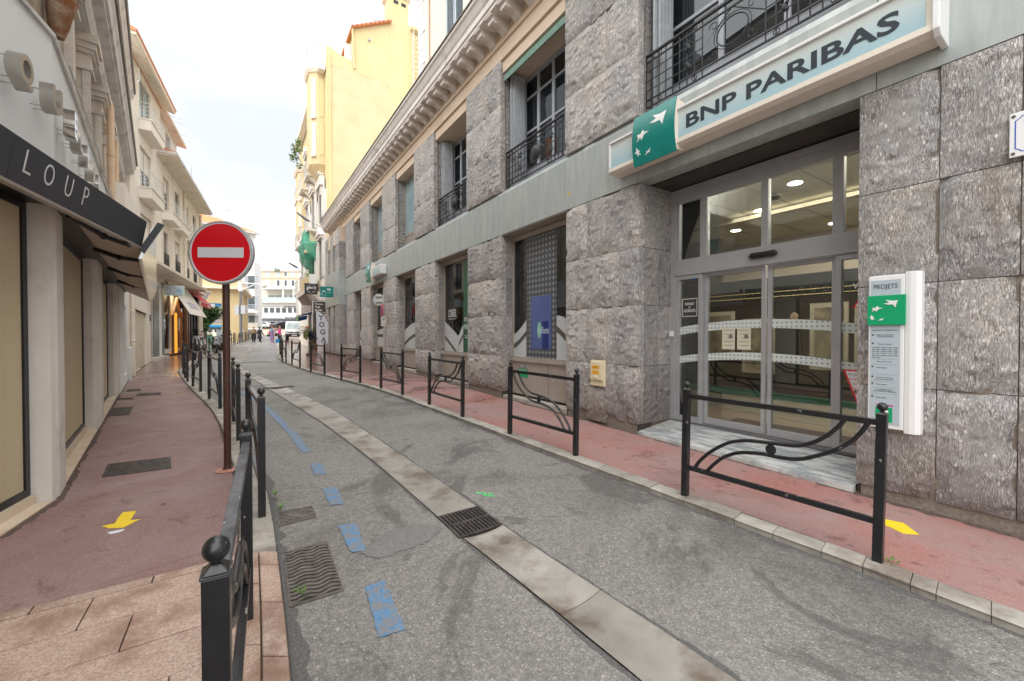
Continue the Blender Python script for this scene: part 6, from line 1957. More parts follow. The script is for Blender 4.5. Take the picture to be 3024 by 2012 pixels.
for o in (-4.55, -5.1):
    mb = D(); mb.box(G0 - .034, G0 - .02, o - .17, o + .17, 23.35, 23.6); mb.build('flue_opening', M['int_dark'], st)
mb = D(); mb.box(G0, G0 + 6, -12, -5.45, 6, 22.2); mb.build('rear_wing', M['yellow'], yb)
mb = D(); mb.box(G0 - .3, G0 + 1, -7.5, -5.6, 21.9, 22.1); mb.build('rear_platform', M['ochre'], yb)
# caged ladder
mb = D()
for oo in (-5.75, -6.25): mb.tube([(G0 - .12, oo, 8), (G0 - .12, oo, 22.9)], .03, 5)
z = 8.2
while z < 22.6:
    mb.box(G0 - .135, G0 - .105, -6.25, -5.75, z, z + .03); z += .35
z = 9.0
while z < 22.4:
    mb.tube([(G0 - .12, -5.75, z), (G0 - .45, -5.70, z), (G0 - .72, -5.88, z), (G0 - .72, -6.12, z), (G0 - .45, -6.30, z), (G0 - .12, -6.25, z)], .022, 5); z += 1.0
for oo, xx in ((-5.70, .45), (-6.0, .74), (-6.30, .45)): mb.tube([(G0 - xx, oo, 9), (G0 - xx, oo, 22)], .018, 4)
mb.build('caged_ladder', M['cream'], yb)
def wire_rail(root, pts, h, n, mat, r=.022):
    mb = D()
    for k in range(len(pts) - 1):
        a, b = Vector(pts[k]), Vector(pts[k + 1])
        mb.tube([a + Vector((0, 0, h)), b + Vector((0, 0, h))], r, 5)
        mb.tube([a + Vector((0, 0, h * .12)), b + Vector((0, 0, h * .12))], r * .7, 5)
        m_ = max(2, int((b - a).length / n))
        for q in range(m_ + 1): mb.tube([a.lerp(b, q / m_), a.lerp(b, q / m_) + Vector((0, 0, h))], r * .6, 4)
    return mb.build('roof_railing', mat, root)
wire_rail(yb, [(G0 + .1, .3, 18.0), (G0 + 1.6, .9, 18.0), (G0 + 3, .9, 18.0)], 1.15, .3, M['white_frame'])
wire_rail(yb, [(G0 + .05, -1.6, 18.3), (G0 + .05, .25, 18.35)], 1.0, .22, M['white_frame'])
wire_rail(yb, [(G0 - .25, -5.7, 22.1), (G0 - .25, -7.6, 22.1)], 1.5, .9, M['white_frame'])
wire_rail(yb, [(G0 + 1, -3.2, 21.3), (G0 + 1, -4.0, 21.6)], 1.0, .4, M['galv'], .03)
mb = D(); mb.box(G0 + .3, G0 + .5, -1.5, -.7, 17.8, 18.5); mb.build('blue_box', solid('blue_unit', (.05, .16, .25)), yb)
mb = D(); mb.box(G0 + .2, G0 + .3, -1.7, -1.15, 17.8, 19.5); mb.build('roof_shutter', M['white_frame'], yb)
mb = D(); mb.tube([(G0 - .06, -.18, 18.3), (G0 - .06, -.18, 10.4), (G0 - .06, -.18, -1)], .07, 8); mb.tube([(G0 - .1, -1.6, 20.6), (G0 - .1, -1.62, 19.8), (G0 - .1, -1.7, 17.8)], .07, 8); mb.build('drainpipe', M['yellow'], yb, smooth=True)
mb = D(); mb.ball((G0 - .05, -2.7, 20.1), .1, 8, 6); mb.build('wall_vent', M['galv'], yb)


def oriel(root, s0, s1, o, z0, z1, nm='oriel', wl=()):
    c = .45
    def ring(z, e=0.0): return [(s0 - e, -.1, z), (s0 - e, o * .45, z), (s0 + c - e * .5, o + e, z), (s1 - c + e * .5, o + e, z), (s1 + e, o * .45, z), (s1 + e, -.1, z)][::-1]
    mb = D(); mb.loft([ring(z0), ring(z1)]); ob = mb.build(nm, M['ochre'], root)
    mb = D(); mb.loft([[(p[0] * .5 + (s0 + s1) / 4, p[1] * .35, p[2] - .7) for p in ring(z0)], ring(z0)]); mb.build('underside', M['ochre'], ob)
    mb = D(); mb.loft([ring(z1, .08), ring(z1 + .18, .18), ring(z1 + .35, .2), ring(z1 + .36, .05), ring(z1 + .75, .02)]); mb.build('oriel_cornice', M['cream2'], ob)
    # near-side chamfer windows
    A = Vector((s0, o * .45, 0)); B = Vector((s0 + c, o, 0)); t = (B - A).normalized(); n = Vector((t.y * -1, t.x, 0)); n = Vector((-abs(t.y), abs(t.x) * .8, 0)).normalized()
    for (za, zb_) in wl:
        P = [A.lerp(B, .25) + n * .01, A.lerp(B, .75) + n * .01]
        mb = D(); mb.prism([(P[0].x, P[0].y, za), (P[1].x, P[1].y, za), (P[1].x, P[1].y, zb_), (P[0].x, P[0].y, zb_)], n * .03); f = mb.build('shutter', M['cream2'], ob)
        mb = D(); mb.prism([(P[0].x, P[0].y, za - .15), (P[1].x, P[1].y, za - .15), (P[1].x, P[1].y, za), (P[0].x, P[0].y, za)], n * .14); mb.build('sill', M['white_frame'], f)
        S = [Vector((s0 - .03, 0 + o * .08, 0)), Vector((s0 - .03, o * .38, 0))]
        mb = D(); mb.prism([(S[0].x, S[0].y, za), (S[1].x, S[1].y, za), (S[1].x, S[1].y, zb_), (S[0].x, S[0].y, zb_)], (.02, 0, 0)); mb.build('side_panel', M['yellow'], ob)
    return ob
oriel(yb, 26.0, 28.2, .88, 11.3, 17.3, wl=((14.4, 16.9), (11.9, 14.0)))
oriel(yb, 35.5, 38.0, .62, 8.6, 13.9, wl=((11.6, 13.4), (9.4, 11.0)))
mb = D(); mb.box(26.1, 28.0, .05, .35, 10.0, 10.5); mb.box(26.3, 26.8, .02, .25, 9.4, 10.0); mb.build('bracket', M['cornice'], yb)
# ornate front: surrounds, shutters, balconies
mb = D(); mb.box(25.4, 40, .005, .06, -1, 9.6); mb.build('stucco_front', M['cream'], yb)
orr = random.Random(5)
for fl, z in enumerate((3.9, 7.9, 11.9)):
    for k, s in enumerate((26.4, 29.8, 33.2, 36.6)):
        if fl == 2 and k == 0: continue
        mb = D(); mb.box(s - .15, s, .05, .20, z, z + 2.6); mb.box(s + 1.2, s + 1.35, .05, .20, z, z + 2.6); mb.box(s - .25, s + 1.45, .05, .32, z + 2.6, z + 2.8)
        mb.prism([(s - .3, .05, z + 2.8), (s + 1.5, .05, z + 2.8), (s + .6, .05, z + 3.4)], (0, .35, 0))
        mb.build('window_surround', M['cornice'], yb)
        mb = D(); mb.box(s, s + 1.2, .0, .075, z, z + 2.6); f = mb.build('window', M['glass_far'], yb)
        for x in (s - .55, s + 1.2):
            mb = D(); mb.box(x, x + .5, .07, .12, z, z + 2.55); mb.box(x + .08, x + .42, .12, .13, z + .1, z + 1.2); mb.box(x + .08, x + .42, .12, .13, z + 1.35, z + 2.4); mb.build('shutter', M['lwhite'], yb)
        if k:
            mb = D(); mb.box(s - .4, s + 1.6, .0, .7, z - .3, z - .12); mb.prism([(s - .2, .0, z - .9), (s - .2, .0, z - .3), (s - .2, .6, z - .3)][::-1], (.25, 0, 0)); mb.prism([(s + 1.2, .0, z - .9), (s + 1.2, .0, z - .3), (s + 1.2, .6, z - .3)][::-1], (.25, 0, 0)); b = mb.build('balcony', M['cornice'], yb)
            mb = D()
            for q in range(9): mb.box(s - .38 + q * .24, s - .34 + q * .24, .64, .68, z - .12, z + .8)
            mb.box(s - .4, s + 1.6, .63, .69, z + .8, z + .86); mb.build('balustrade', M['cornice'], b)
mb = D(); mb.box(25.4, 40, .05, .5, 17.2, 17.6); mb.build('top_cornice', M['cornice'], yb)
# brown lined bay and ochre flower box above the shops
mb = D(); mb.prism([(28.2, .0, 1.7), (28.2, .35, 1.95), (28.2, 1.0, 3.0), (28.2, 1.0, 3.12), (28.2, .0, 3.12)][::-1], (5.2, 0, 0)); mb.build('lined_canopy', pm('brown_lined_soffit', (.16, .10, .08), (.42, .34, .28), 7, st=(.5, 9, 9), rough=.7, lo=.45, hi=.55), yb)
mb = D(); mb.box(28.15, 33.5, .97, 1.04, 2.9, 3.2); mb.build('canopy_edge', M['cream2'], yb)
mb = D(); mb.box(28.3, 31.5, .25, .95, 3.3, 4.1); mb.build('ochre_box', M['ochre'], yb)
mb = D(); mb.box(27.9, 28.25, .3, .75, 3.5, 4.25); mb.build('pale_screen', M['lwhite'], yb)
mb = D(); mb.prism([(26.0, .0, 2.35), (26.0, .6, 2.35), (26.0, .75, 2.6), (26.0, .3, 2.95), (26.0, .0, 2.95)][::-1], (1.6, 0, 0)); mb.build('door_hood', M['cornice'], yb)
mb = D(); wall_boxes(mb, 25.4, 40, -1.2, 2.3, .06, .12, [(27.2, 28.6, -1, 1.6), (29.4, 31.2, -1, 1.6), (32, 34, -1, 1.6)]); mb.build('ground_floor', M['cream'], yb)
for (a, b) in ((27.2, 28.6), (29.4, 31.2), (32, 34)):
    mb = D(); mb.box(a, b, .0, .07, -1, 1.6); mb.build('shop_door', M['int_dark'], yb)
mb = D(); mb.box(25.25, 25.9, .0, .55, -1.1, .95); mb.build('white_cabinet', M['lwhite'], yb)

# green netting round a balcony
nt_ = thing('netted_balcony', 'balcony wrapped in bright green safety netting on the ornate facade', 'netting', LR, A_R)
mb = D()
rg = random.Random(8)
prof_n = [(4.6, .10, .25), (5.0, .40, .55), (5.5, .8, .85), (6.1, .95, .98), (6.7, 1.0, 1.0), (6.9, .80, .85), (7.7, .74, .8), (7.9, .7, .74)]
rings = []
for z, o, w in prof_n:
    ring = []
    c, hw = 31.2, 1.9 * w
    for k in range(20):
        a = math.pi * k / 19
        ring.append((c - hw * math.cos(a) + rg.uniform(-.05, .05), .05 + o * (math.sin(a) ** .6 if 0 < k < 19 else 0) + rg.uniform(-.03, .03), z + rg.uniform(-.06, .06)))
    rings.append(ring)
mb.loft(rings, closed=False, caps=False)
mb.build('netting', M['net'], nt_, smooth=True)
mb = D(); mb.box(29.6, 32.8, .05, .85, 6.0, 6.2); mb.box(29.6, 32.8, .05, .5, 6.2, 7.5); mb.build('wrapped_box', solid('pale_yellow_box', (.55, .50, .32)), nt_)

# plants on the yellow facade
def leaf_cloud(name, mat, parent, centers, n, size, seed, loc=None):
    r = random.Random(seed)
    mb = MB()
    for (cx, cy, cz, rad, k) in centers:
        for _ in range(int(n * k)):
            d = Vector((r.gauss(0, 1), r.gauss(0, 1), r.gauss(0, 1))).normalized() * rad * (r.random() ** .45)
            p = Vector((cx, cy, cz)) + d * Vector((1, 1, .85)).length / 1.7
            a = Vector((r.gauss(0, 1), r.gauss(0, 1), r.gauss(0, .6))).normalized()
            b = a.cross(Vector((r.gauss(0, 1), r.gauss(0, 1), r.gauss(0, 1)))).normalized()
            s = size * r.uniform(.6, 1.3)
            mb.face([p - a * s, p + b * s * .42, p + a * s, p - b * s * .42])
    return mb.build(name, mat, parent, loc=loc)


rp_ = thing('balcony_shrub', 'loose green shrub hanging off the high terrace of the yellow house', 'shrub', LR, A_R)
c_ = leaf_cloud('foliage', M['leaf2'], rp_, [(29.5, 1.35, 13.3 + ZL, .42, 1), (29.6, 1.5, 12.7 + ZL, .34, .8), (29.3, 1.2, 12.1 + ZL, .25, .5), (29.6, 1.2, 13.9 + ZL, .3, .6)], 150, .085, 3)
mb = D(); mb.tube([(29.5, .9, 12.2), (29.5, 1.4, 13.0), (29.5, 1.6, 13.7)], .03, 5); mb.tube([(29.5, 1.2, 12.7), (29.6, 1.9, 12.9)], .02, 5); mb.build('stem', M['bark'], rp_)
bp_ = thing('balcony_plant', 'small potted plants on the ochre box above the hanging signs', 'plant', LR, A_R)
leaf_cloud('foliage', M['leaf2'], bp_, [(28.8, .6, 4.25 + ZL, .25, 1), (29.6, .6, 4.3 + ZL, .3, 1), (30.6, .6, 4.2 + ZL, .22, 1)], 60, .08, 5)


def street_sign(name, label, s, o0, o1, z0, z1, mat):
    t = thing(name, label, 'sign', LR, A_R)
    q = D(); q.box(s, s + .09, o0, o1, z0, z1); q.build('sign_box', mat, t)
    return t
gs = street_sign('hanging_sign', 'dark square hanging sign with white script beside the teal bank sign', 25.3, .62, 1.36, 2.62, 3.30, M['int_dark'])
txt("glm's", .54, .28, M['white'], gs, (25.29, .98, 3.02), (0, -1, 0), dz=ZL, depth=.002, bold=.02, shear=.25)
q = D(); q.tube([(25.29, .98 + .29 * math.cos(a * .2618), 2.97 + .29 * math.sin(a * .2618)) for a in range(25)], .006, 4)
for oo in (.86, 1.10): q.tube([(25.288, oo - .06, 2.80), (25.288, oo, 2.765), (25.288, oo + .06, 2.80)], .012, 4)
q.build('lash_emblem', M['white'], gs)
vs_ = street_sign('hanging_sign', 'brown framed sign with white yoga studio lettering below the bank sign', 25.4, .12, .86, 1.38, 2.16, solid('brown_sign', (.06, .045, .04)))
for k, t_ in enumerate(('Vinyasa', 'Yoga', 'Studio')): txt(t_, (.50, .32, .44)[k], .15, M['white'], vs_, (25.39, .52 + (.0, .09, .03)[k], 2.0 - k * .19), (0, -1, 0), dz=ZL, depth=.002, bold=.03, shear=.15)
q = D(); q.tube([(25.39, .34, 1.46), (25.39, .16, 1.46)], .012, 4); q.tube([(25.39, .21, 1.50), (25.39, .15, 1.46), (25.39, .21, 1.42)], .012, 4); q.build('arrow_mark', M['white'], vs_)
q = D(); q.box(25.38, 25.5, .86, .90, 1.36, 2.18); q.box(25.38, 25.5, .10, .86, 2.16, 2.20); q.build('frame', M['white'], vs_)
lv = street_sign('hanging_sign', 'pale pink shop sign with lilac base strip under the brown canopy', 28.6, .55, 1.2, 1.5, 2.1, solid('pale_pink_sign', (.62, .52, .50)))
q = D(); q.box(28.59, 28.6, .55, 1.2, 1.42, 1.52); q.build('base_strip', solid('lilac_strip', (.10, .10, .25)), lv)
txt('lavandes', .45, .05, M['white'], lv, (28.58, .87, 1.47), (0, -1, 0), dz=ZL, depth=.002)
q = D(); q.tube([(28.585, .87 + .17 * math.cos(a * .5236), 1.83 + .17 * math.sin(a * .5236)) for a in range(13)], .008, 4); q.build('ring_mark', solid('rose_print', (.42, .25, .25)), lv)
ws = street_sign('wall_light', 'small white box light between the bank sign and the yoga studio sign', 25.0, .2, .62, 2.22, 2.42, M['white'])
cw = thing('blue_awning', 'dark blue folding awning with bright blue cloth end over the far shop', 'awning', LR, A_R)
q = D(); q.prism([(27.5, .1, 1.78), (27.5, 1.15, 1.42), (27.5, 1.15, 1.36), (27.5, .1, 1.68)], (3.6, 0, 0)); q.build('canvas', M['bluecanvas'], cw)
q = D(); q.box(27.45, 31.2, 1.13, 1.17, 1.3, 1.44); q.build('front_bar', M['blackp'], cw)
q = D(); q.prism([(31.2, .5, 1.52), (31.2, 1.12, 1.34), (31.2, 1.1, 1.05), (31.2, .55, 1.2)], (.03, 0, 0)); q.build('side_cloth', M['bluecloth'], cw)

# feather flag
fl = thing('feather_flag', 'white YOGA feather flag with black edge standing on the wet pavement', 'flag', (-11.75, 25.0, zg(25.0)), A_R)
fz0 = 0
pts = []
H = 2.75
prof_f = [(0.62, 0.0), (.66, .37), (.66, .88), (.60, 1.28), (.46, 1.62), (.24, 1.86), (-.02, 2.0)]
rings = []
n = 14
def fprof(t):
    k = t * (len(prof_f) - 1); i = min(int(k), len(prof_f) - 2); f = k - i
    return (prof_f[i][0] * (1 - f) + prof_f[i + 1][0] * f, prof_f[i][1] * (1 - f) + prof_f[i + 1][1] * f)
# reading direction is local -y ; the curved edge lies on the right seen from the camera
q = MB()
front, back = [], []
for k in range(n + 1):
    w, z = fprof(k / n)
    zz = .58 + z
    front.append((-.004, .0 - w, zz)); back.append((-.004, .02, .42 + z * 1.0))
poly = [(-.004, .04, .58)] + front + [(-.004, .06, 2.60)]
q.prism(poly, (.008, 0, 0)); flag = q.build('cloth', pm('flag_cloth', (.70, .70, .76), (.76, .76, .81), 2, rough=.8, bump=.4, bsc=3, bd=.02), fl)
q = MB(); q.tube([(0, -.66 + 0, 0.05)] + [(0, p[1] - .015, p[2]) for p in front], .018, 6); q.build('pole', M['blackp'], fl)
q = MB(); q.box(-.3, .3, -.68, -.60, .0, .05); q.box(-.04, .04, -.95, -.33, .0, .05); q.build('cross_base', M['blackp'], fl)
for k, (chh, zz) in enumerate((('Y', 2.16), ('O', 1.74), ('G', 1.29), ('A', .83))):
    txt(chh, .30, .32, solid('flag_grey', (.13, .12, .14)), flag, (-.008, -.20 - .05 * k, zz), (0, -1, 0), depth=.002, bold=.035)

# ================================================================== FAR END OF THE STREET
fp = thing('white_commercial_building', 'white commercial block with long window band and glass terrace closing the street', 'building', (-58, 104, zg(104) - .3), R_(2))
FZ = 1.5 - (zg(104) - .3)   # eye level in this root's frame
kx = 104 / 1223.0
def fx(px): return (px - 1512) * kx + 58
def fz(py): return (990 - py) * kx + FZ
def fbox(name, x0, x1, y0, y1, z0, z1, mat, par=None):
    q = MB(); q.box(x0, x1, y0, y1, z0, z1)
    return q.build(name, mat, par or fp)
xl, xr = fx(772), fx(930)
fbox('ground_floor', xl, xr, .3, 12, 0, fz(951), solid('dark_shopfront', (.12, .10, .09)))
fbox('upper_wall', xl, xr, 0, 12, fz(942), fz(925), M['lwhite'])
fbox('upper_wall', xl, xr, 0, 12, fz(909), fz(895), M['lwhite'])
fbox('fascia_band', xl, xr, -.35, 0, fz(952), fz(943), solid('slate_fascia', (.10, .10, .115)))
fbox('fascia_sill', xl, xr, -.02, 0, fz(942.5), fz(941.8), M['alu_dark'])
fbox('corner_pier', xl - .4, xl, -.3, 12, 0, fz(880), M['lwhite'])
fbox('window_backing', xl, xr, .5, 12, fz(925), fz(909), M['int_dark'])
fbox('edge_line', xl + .5, fx(833), -.03, 0, fz(940.8), fz(939.6), M['alu_dark']); fbox('edge_line', xl + .5, fx(830), -.03, 0, fz(905.8), fz(904.8), M['alu_dark'])
for (a, b) in ((200, 305), (320, 428), (450, 565), (585, 685), (697, 795), (812, 890), (912, 1020), (1040, 1150)):
    x0, x1 = fx(750 + a / 7.127), fx(750 + b / 7.127)
    f = fbox('window', x0 - .08, x1 + .08, .05, .12, fz(925), fz(909), M['white_frame'])
    fbox('pane', x0, x1, .02, .05, fz(924), fz(910), M['glass_far'], f)
for k in range(9): fbox('mullion', fx(776 + k * 17.3), fx(776 + k * 17.3) + .45, 0, .1, fz(925), fz(909), M['lwhite'])
txt('FITNESS PARK', fx(881) - fx(838), .42, M['alu_dark'], fp, ((fx(838) + fx(881)) / 2, -.05, fz(906.6)), (1, 0, 0), depth=.03, shear=.3, bold=.03)
txt('MAXI BAZAR', fx(878) - fx(842), .40, M['alu_dark'], fp, ((fx(842) + fx(878)) / 2, -.05, fz(939.3)), (1, 0, 0), depth=.03, bold=.02)
txt('CUISINE  MAISON  DECO  BRICO', fx(840) - fx(780), .22, M['white'], fp, ((fx(840) + fx(780)) / 2, -.40, fz(950.5)), (1, 0, 0), depth=.01)
fbox('terrace_slab', xl - .2, xr, -1.2, 12, fz(895), fz(893.5), M['lwhite'])
fbox('terrace_back', xl, xr, 2.5, 12, fz(893), fz(856), M['cream'])
fbox('glass_balustrade', fx(775), xr, -1.15, -1.1, fz(893.5), fz(881), pm('pale_green_glass', (.45, .58, .55), (.62, .72, .70), 1, rough=.15))
fbox('balustrade_rail', fx(775), xr, -1.2, -1.05, fz(881), fz(880), M['white_frame'])
for (a, b) in ((195, 335), (350, 490), (505, 600), (650, 790), (930, 1040)):
    f = fbox('terrace_window', fx(750 + a / 7.127), fx(750 + b / 7.127), 2.4, 2.5, fz(885), fz(869), M['white_frame'])
    fbox('pane', fx(750 + a / 7.127) + .1, fx(750 + b / 7.127) - .1, 2.36, 2.4, fz(884), fz(870), pm('green_tint_glass', (.30, .38, .36), rough=.15), f)
fbox('terrace_roof', fx(769), xr, -.8, 12, fz(855.5), fz(850), M['lwhite'])
for x in (fx(771), fx(838), fx(868)): fbox('roof_post', x, x + .35, -.6, -.3, fz(893), fz(855.5), M['lwhite'])
fbox('roof_parapet', fx(798), fx(829), 1.5, 2, fz(850), fz(843), M['lwhite']); fbox('roof_parapet', fx(845), xr, 1.5, 2, fz(850), fz(843), M['lwhite'])
for k in range(6): fbox('shop_display', fx(782 + k * 16), fx(794 + k * 16), .2, .3, .3, fz(955), solid('display_%d' % (k % 3), [(.35, .22, .10), (.42, .30, .10), (.22, .16, .14)][k % 3]))

pb = thing('peach_apartment_block', 'peach five storey apartment block with pale shutters rising behind the white building', 'building', (-60, 122, zg(122)), R_(2))
kp = 122 / 1223.0
PZ = 1.5 - zg(122)
def gx(px): return (px - 1512) * kp + 60
def gz_(py): return (990 - py) * kp + PZ
def pbox(name, x0, x1, y0, y1, z0, z1, mat, par=None):
    q = MB(); q.box(x0, x1, y0, y1, z0, z1)
    return q.build(name, mat, par or pb)
pbox('wall', gx(738), gx(960), 0, 14, 0, gz_(803), pm('peach_wall', (.74, .61, .46), (.78, .66, .51), .5, rough=.85))
pbox('eave', gx(736), gx(962), -.6, 14, gz_(803), gz_(800), M['cream2'])
pbox('string_course', gx(738), gx(960), -.15, 0, gz_(825), gz_(822), solid('terracotta_frieze', (.55, .38, .26)))
pbox('string_course', gx(738), gx(960), -.12, 0, gz_(850), gz_(848), M['cream2'])
for (y0, y1, row) in ((804.5, 816, 0), (829, 845, 1)):
    for k, (a, b) in enumerate(((115, 165), (285, 340), (508, 560), (665, 710), (812, 865), (980, 1035))):
        x0, x1 = gx(750 + a / 7.127), gx(750 + b / 7.127)
        f = pbox('window', x0 - .25, x1 + .25, -.08, 0, gz_(y1) - .2, gz_(y0) + .2, M['white_frame'])
        pbox('shutter' if k != 3 else 'pane', x0, x1, -.12, -.08, gz_(y1), gz_(y0), M['shutter_b'] if (k != 3 and row == 0 or k in (0, 1, 5)) else M['glass_far'], f)
for x, w, h in ((812, 3, 10), (780, 6, 3), (868, 3, 5)):
    pbox('chimney', gx(x), gx(x) + w * kp * 1.6, 3, 5, gz_(803), gz_(803) + h * kp * .9, M['cream2'])
pr_ = thing('roof_plants', 'green potted shrubs on the roof of the peach block', 'plants', (0, 0, 0))
leaf_cloud('foliage', M['leaf'], pr_, [(0, 0, .1, .6, 1), (.8, 0, 0, .4, .6)], 90, .16, 9)
pr_.location = (-60 + gx(822), 121.0, zg(122) + gz_(803) + .2)

# house with the orange tiled hip roof
oh = thing('orange_roof_house', 'pale house with orange tiled hip roof and chimneys behind the no entry sign', 'building', (-46.3, 75, zg(75)), math.atan2(7.6, 4.5))
hz = 1.5 - zg(75)
q = MB(); q.box(-16, 0, 0, 12, 0, hz + 18.3); q.build('wall', M['lwhite'], oh)
q = MB(); q.face([(-17, -.6, hz + 18.3), (.6, -.6, hz + 18.3), (-3.5, 6, hz + 21.2), (-12, 6, hz + 21.2)]); q.face([(.6, -.6, hz + 18.3), (.6, 12.6, hz + 18.3), (-3.5, 6, hz + 21.2)]); q.face([(-17, -.6, hz + 18.3), (-12, 6, hz + 21.2), (-17, 12.6, hz + 18.3)]); q.face([(.6, 12.6, hz + 18.3), (-17, 12.6, hz + 18.3), (-12, 6, hz + 21.2), (-3.5, 6, hz + 21.2)])
q.build('roof', pm('orange_roof_tiles', (.66, .22, .08), (.74, .30, .13), 3, st=(1, 1, 6), rough=.85), oh)
q = MB(); q.box(-17, .7, -.75, -.5, hz + 18.05, hz + 18.35); q.build('gutter', M['oldcornice'], oh)
for x in (-4.5, -13.0, -.3):
    q = MB(); q.box(x, x + .7, 1, 1.7, hz + 18.5, hz + (21.6 if x < -1 else 19.9)); q.box(x - .08, x + .78, .92, 1.78, hz + (21.6 if x < -1 else 19.9), hz + (21.75 if x < -1 else 20.05)); q.build('chimney', M['lwhite'], oh)
for k in range(7):
    for z in (15.2, 11.6):
        x = -15.2 + k * 2.1
        q = MB(); q.box(x, x + 1.0, -.06, 0, hz + z, hz + z + 2.1); f = q.build('window', M['glass_blue'], oh)
        q = MB(); q.box(x - .5, x - .04, -.1, -.02, hz + z, hz + z + 2.1); q.box(x + 1.04, x + 1.5, -.1, -.02, hz + z, hz + z + 2.1); q.build('shutter', M['shutter_b'], f)

# ochre house on the left bend
oc_o = (-30.3, 46.0)
OS = math.atan2(1, -.551)       # along the street side
oc = thing('ochre_house', 'low ochre building with blue metal band and deep eave on the left bend', 'building', (oc_o[0], oc_o[1], zg(46)), OS)
oz = 1.5 - zg(46)
# local x: up the street; local +y: away from the street (left)
q = MB(); wall_boxes(q, 0, 11.0, 0, oz + 5.0, 0, .3, [(1.6, 5.2, oz + .6, oz + 3.4), (8.5, 9.6, oz + .6, oz + 3.4)]); q.box(0.3, 11, .3, 16, 0, oz + 5.0); q.build('wall', M['ochre'], oc)
q = MB(); wall_boxes(q, -.002, .3, 0, oz + 5.0, .3, 16, []); q.build('front_wall', M['ochre'], oc)
q = MB(); q.box(-.9, 11.6, -.7, 17, oz + 5.0, oz + 5.25); q.build('eave', M['cream2'], oc)
q = MB(); q.box(-.5, 11.2, -.3, 16, oz + 5.25, oz + 6.0); q.build('parapet', M['ochre'], oc)
q = MB(); q.box(.2, 11, 1, 16, oz + 6.0, oz + 9.2); q.build('penthouse', M['glass_far'], oc)
q = MB(); q.box(.0, 11.2, .8, 16, oz + 9.2, oz + 9.6); q.box(-.4, -.3, .2, 16, oz + 6.55, oz + 6.65); q.box(-.4, -.3, .2, 16, oz + 6.85, oz + 6.95); q.build('penthouse_trim', M['white_frame'], oc)
for k in range(4):
    q = MB(); q.box(1.6 + k * .9, 1.6 + k * .9 + .75, .15, .2, oz + .7, oz + 3.4); q.build('window', M['shutter_g'], oc)
q = MB(); q.box(8.5, 9.6, .15, .2, oz + .6, oz + 3.4); q.build('window', M['shutter_g'], oc)
q = MB(); q.box(1.4, 5.4, -.12, .0, oz + .45, oz + .6); q.box(-.1, 11, -.15, .0, oz - .85, oz - .7); q.build('sill_course', M['cream'], oc)
for x in (7.4, 10.6):
    q = MB(); q.tube([(x, -.08, oz + 5), (x, -.08, 0)], .07, 6); q.build('drainpipe', M['ochre'], oc)
def ofront(name, y0, y1, z0, z1, mat, d=.05):
    q = MB(); q.box(-d, -.003, y0, y1, z0, z1); return q.build(name, mat, oc)
ofront('blue_band', 1.6, 12, oz + 3.1, oz + 3.45, M['blueband'])
ofront('roller_screen', 1.6, 12, oz + 1.3, oz + 3.1, solid('grey_screen', (.33, .32, .30)))
ofront('bright_blue_bar', 1.6, 12, oz + .85, oz + 1.1, M['bluebright'], .25)
ofront('dark_window', 1.6, 12, oz + .35, oz + .85, M['glass_far'])
ofront('sill_white', 1.6, 12, oz + .2, oz + .35, M['white_frame'])
ofront('green_gate', 1.7, 4.6, .0, oz + .05, M['green_gate'], .3)
ofront('green_gate', 5.6, 9, .0, oz + .05, M['green_gate'], .3)
for k in range(14):
    q = MB(); q.box(-.33, -.3, 1.75 + k * .21, 1.8 + k * .21, .05, oz); q.build('gate_rib', M['green_gate'], oc)
ofront('gate_pier', .5, 1.7, .0, oz + .35, M['ochre'], .4); ofront('gate_pier', 4.6, 5.6, .0, oz + .2, M['yellow'], .4)

# white house with shutters further up on the left
wh = thing('white_shuttered_house', 'white house with pale shutters and iron balcony up the street on the left', 'building', (-42.2, 68, zg(68)), R_(12))
wz = 1.5 - zg(68)
q = MB(); q.box(-12, 0, 0, 3, 0, wz + 12); q.build('wall', M['lwhite'], wh)
q = MB(); q.box(-12, .9, -1.2, 0, wz + 3.6, wz + 3.9); q.box(-12, .9, -1.1, 0, wz + .9, wz + 1.1); q.build('balcony_slab', M['lwhite'], wh)
q = MB()
for k in range(26): q.box(-5 + k * .22, -4.96 + k * .22, -1.15, -1.1, wz + 3.9, wz + 4.9)
q.box(-5, .85, -1.17, -1.08, wz + 4.9, wz + 4.96); q.build('iron_railing', M['shutter_b'], wh)
q = MB(); q.box(-5, .8, -1.05, -1.0, wz + 1.1, wz + 2.0); q.build('railing_panel', M['oldwall'], wh)
for z in (4.3, 7.6, .9 + .2):
    for x in (-3.4, -.9):
        q = MB(); q.box(x, x + .9, -.05, 0, wz + z, wz + z + 2.1); f = q.build('window', M['glass_far'], wh)
        q = MB(); q.box(x - .55, x - .03, -.1, -.03, wz + z, wz + z + 2.1); q.box(x + .93, x + 1.45, -.1, -.03, wz + z, wz + z + 2.1); q.build('shutter', M['shutter_g'], wh)
for k in range(5):
    q = MB(); q.box(-8, .03, -.04, 0, .2 + k * .75, .86 + k * .75); q.build('rusticated_course', M['lwhite'], wh)
# plain side building closing the view on the far right of the lane
fb = thing('cream_far_house', 'cream house beyond the van at the far right side of the lane', 'building', (-37.0, 72, zg(72)), R_(30))
q = MB(); q.box(0, 14, 0, 10, 0, 9); q.build('wall', M['cream'], fb)
for k in range(4):
    q = MB(); q.box(.6 + k * 3, 1.6 + k * 3, -.05, 0, 4.4, 6.4); q.build('window', M['glass_far'], fb)

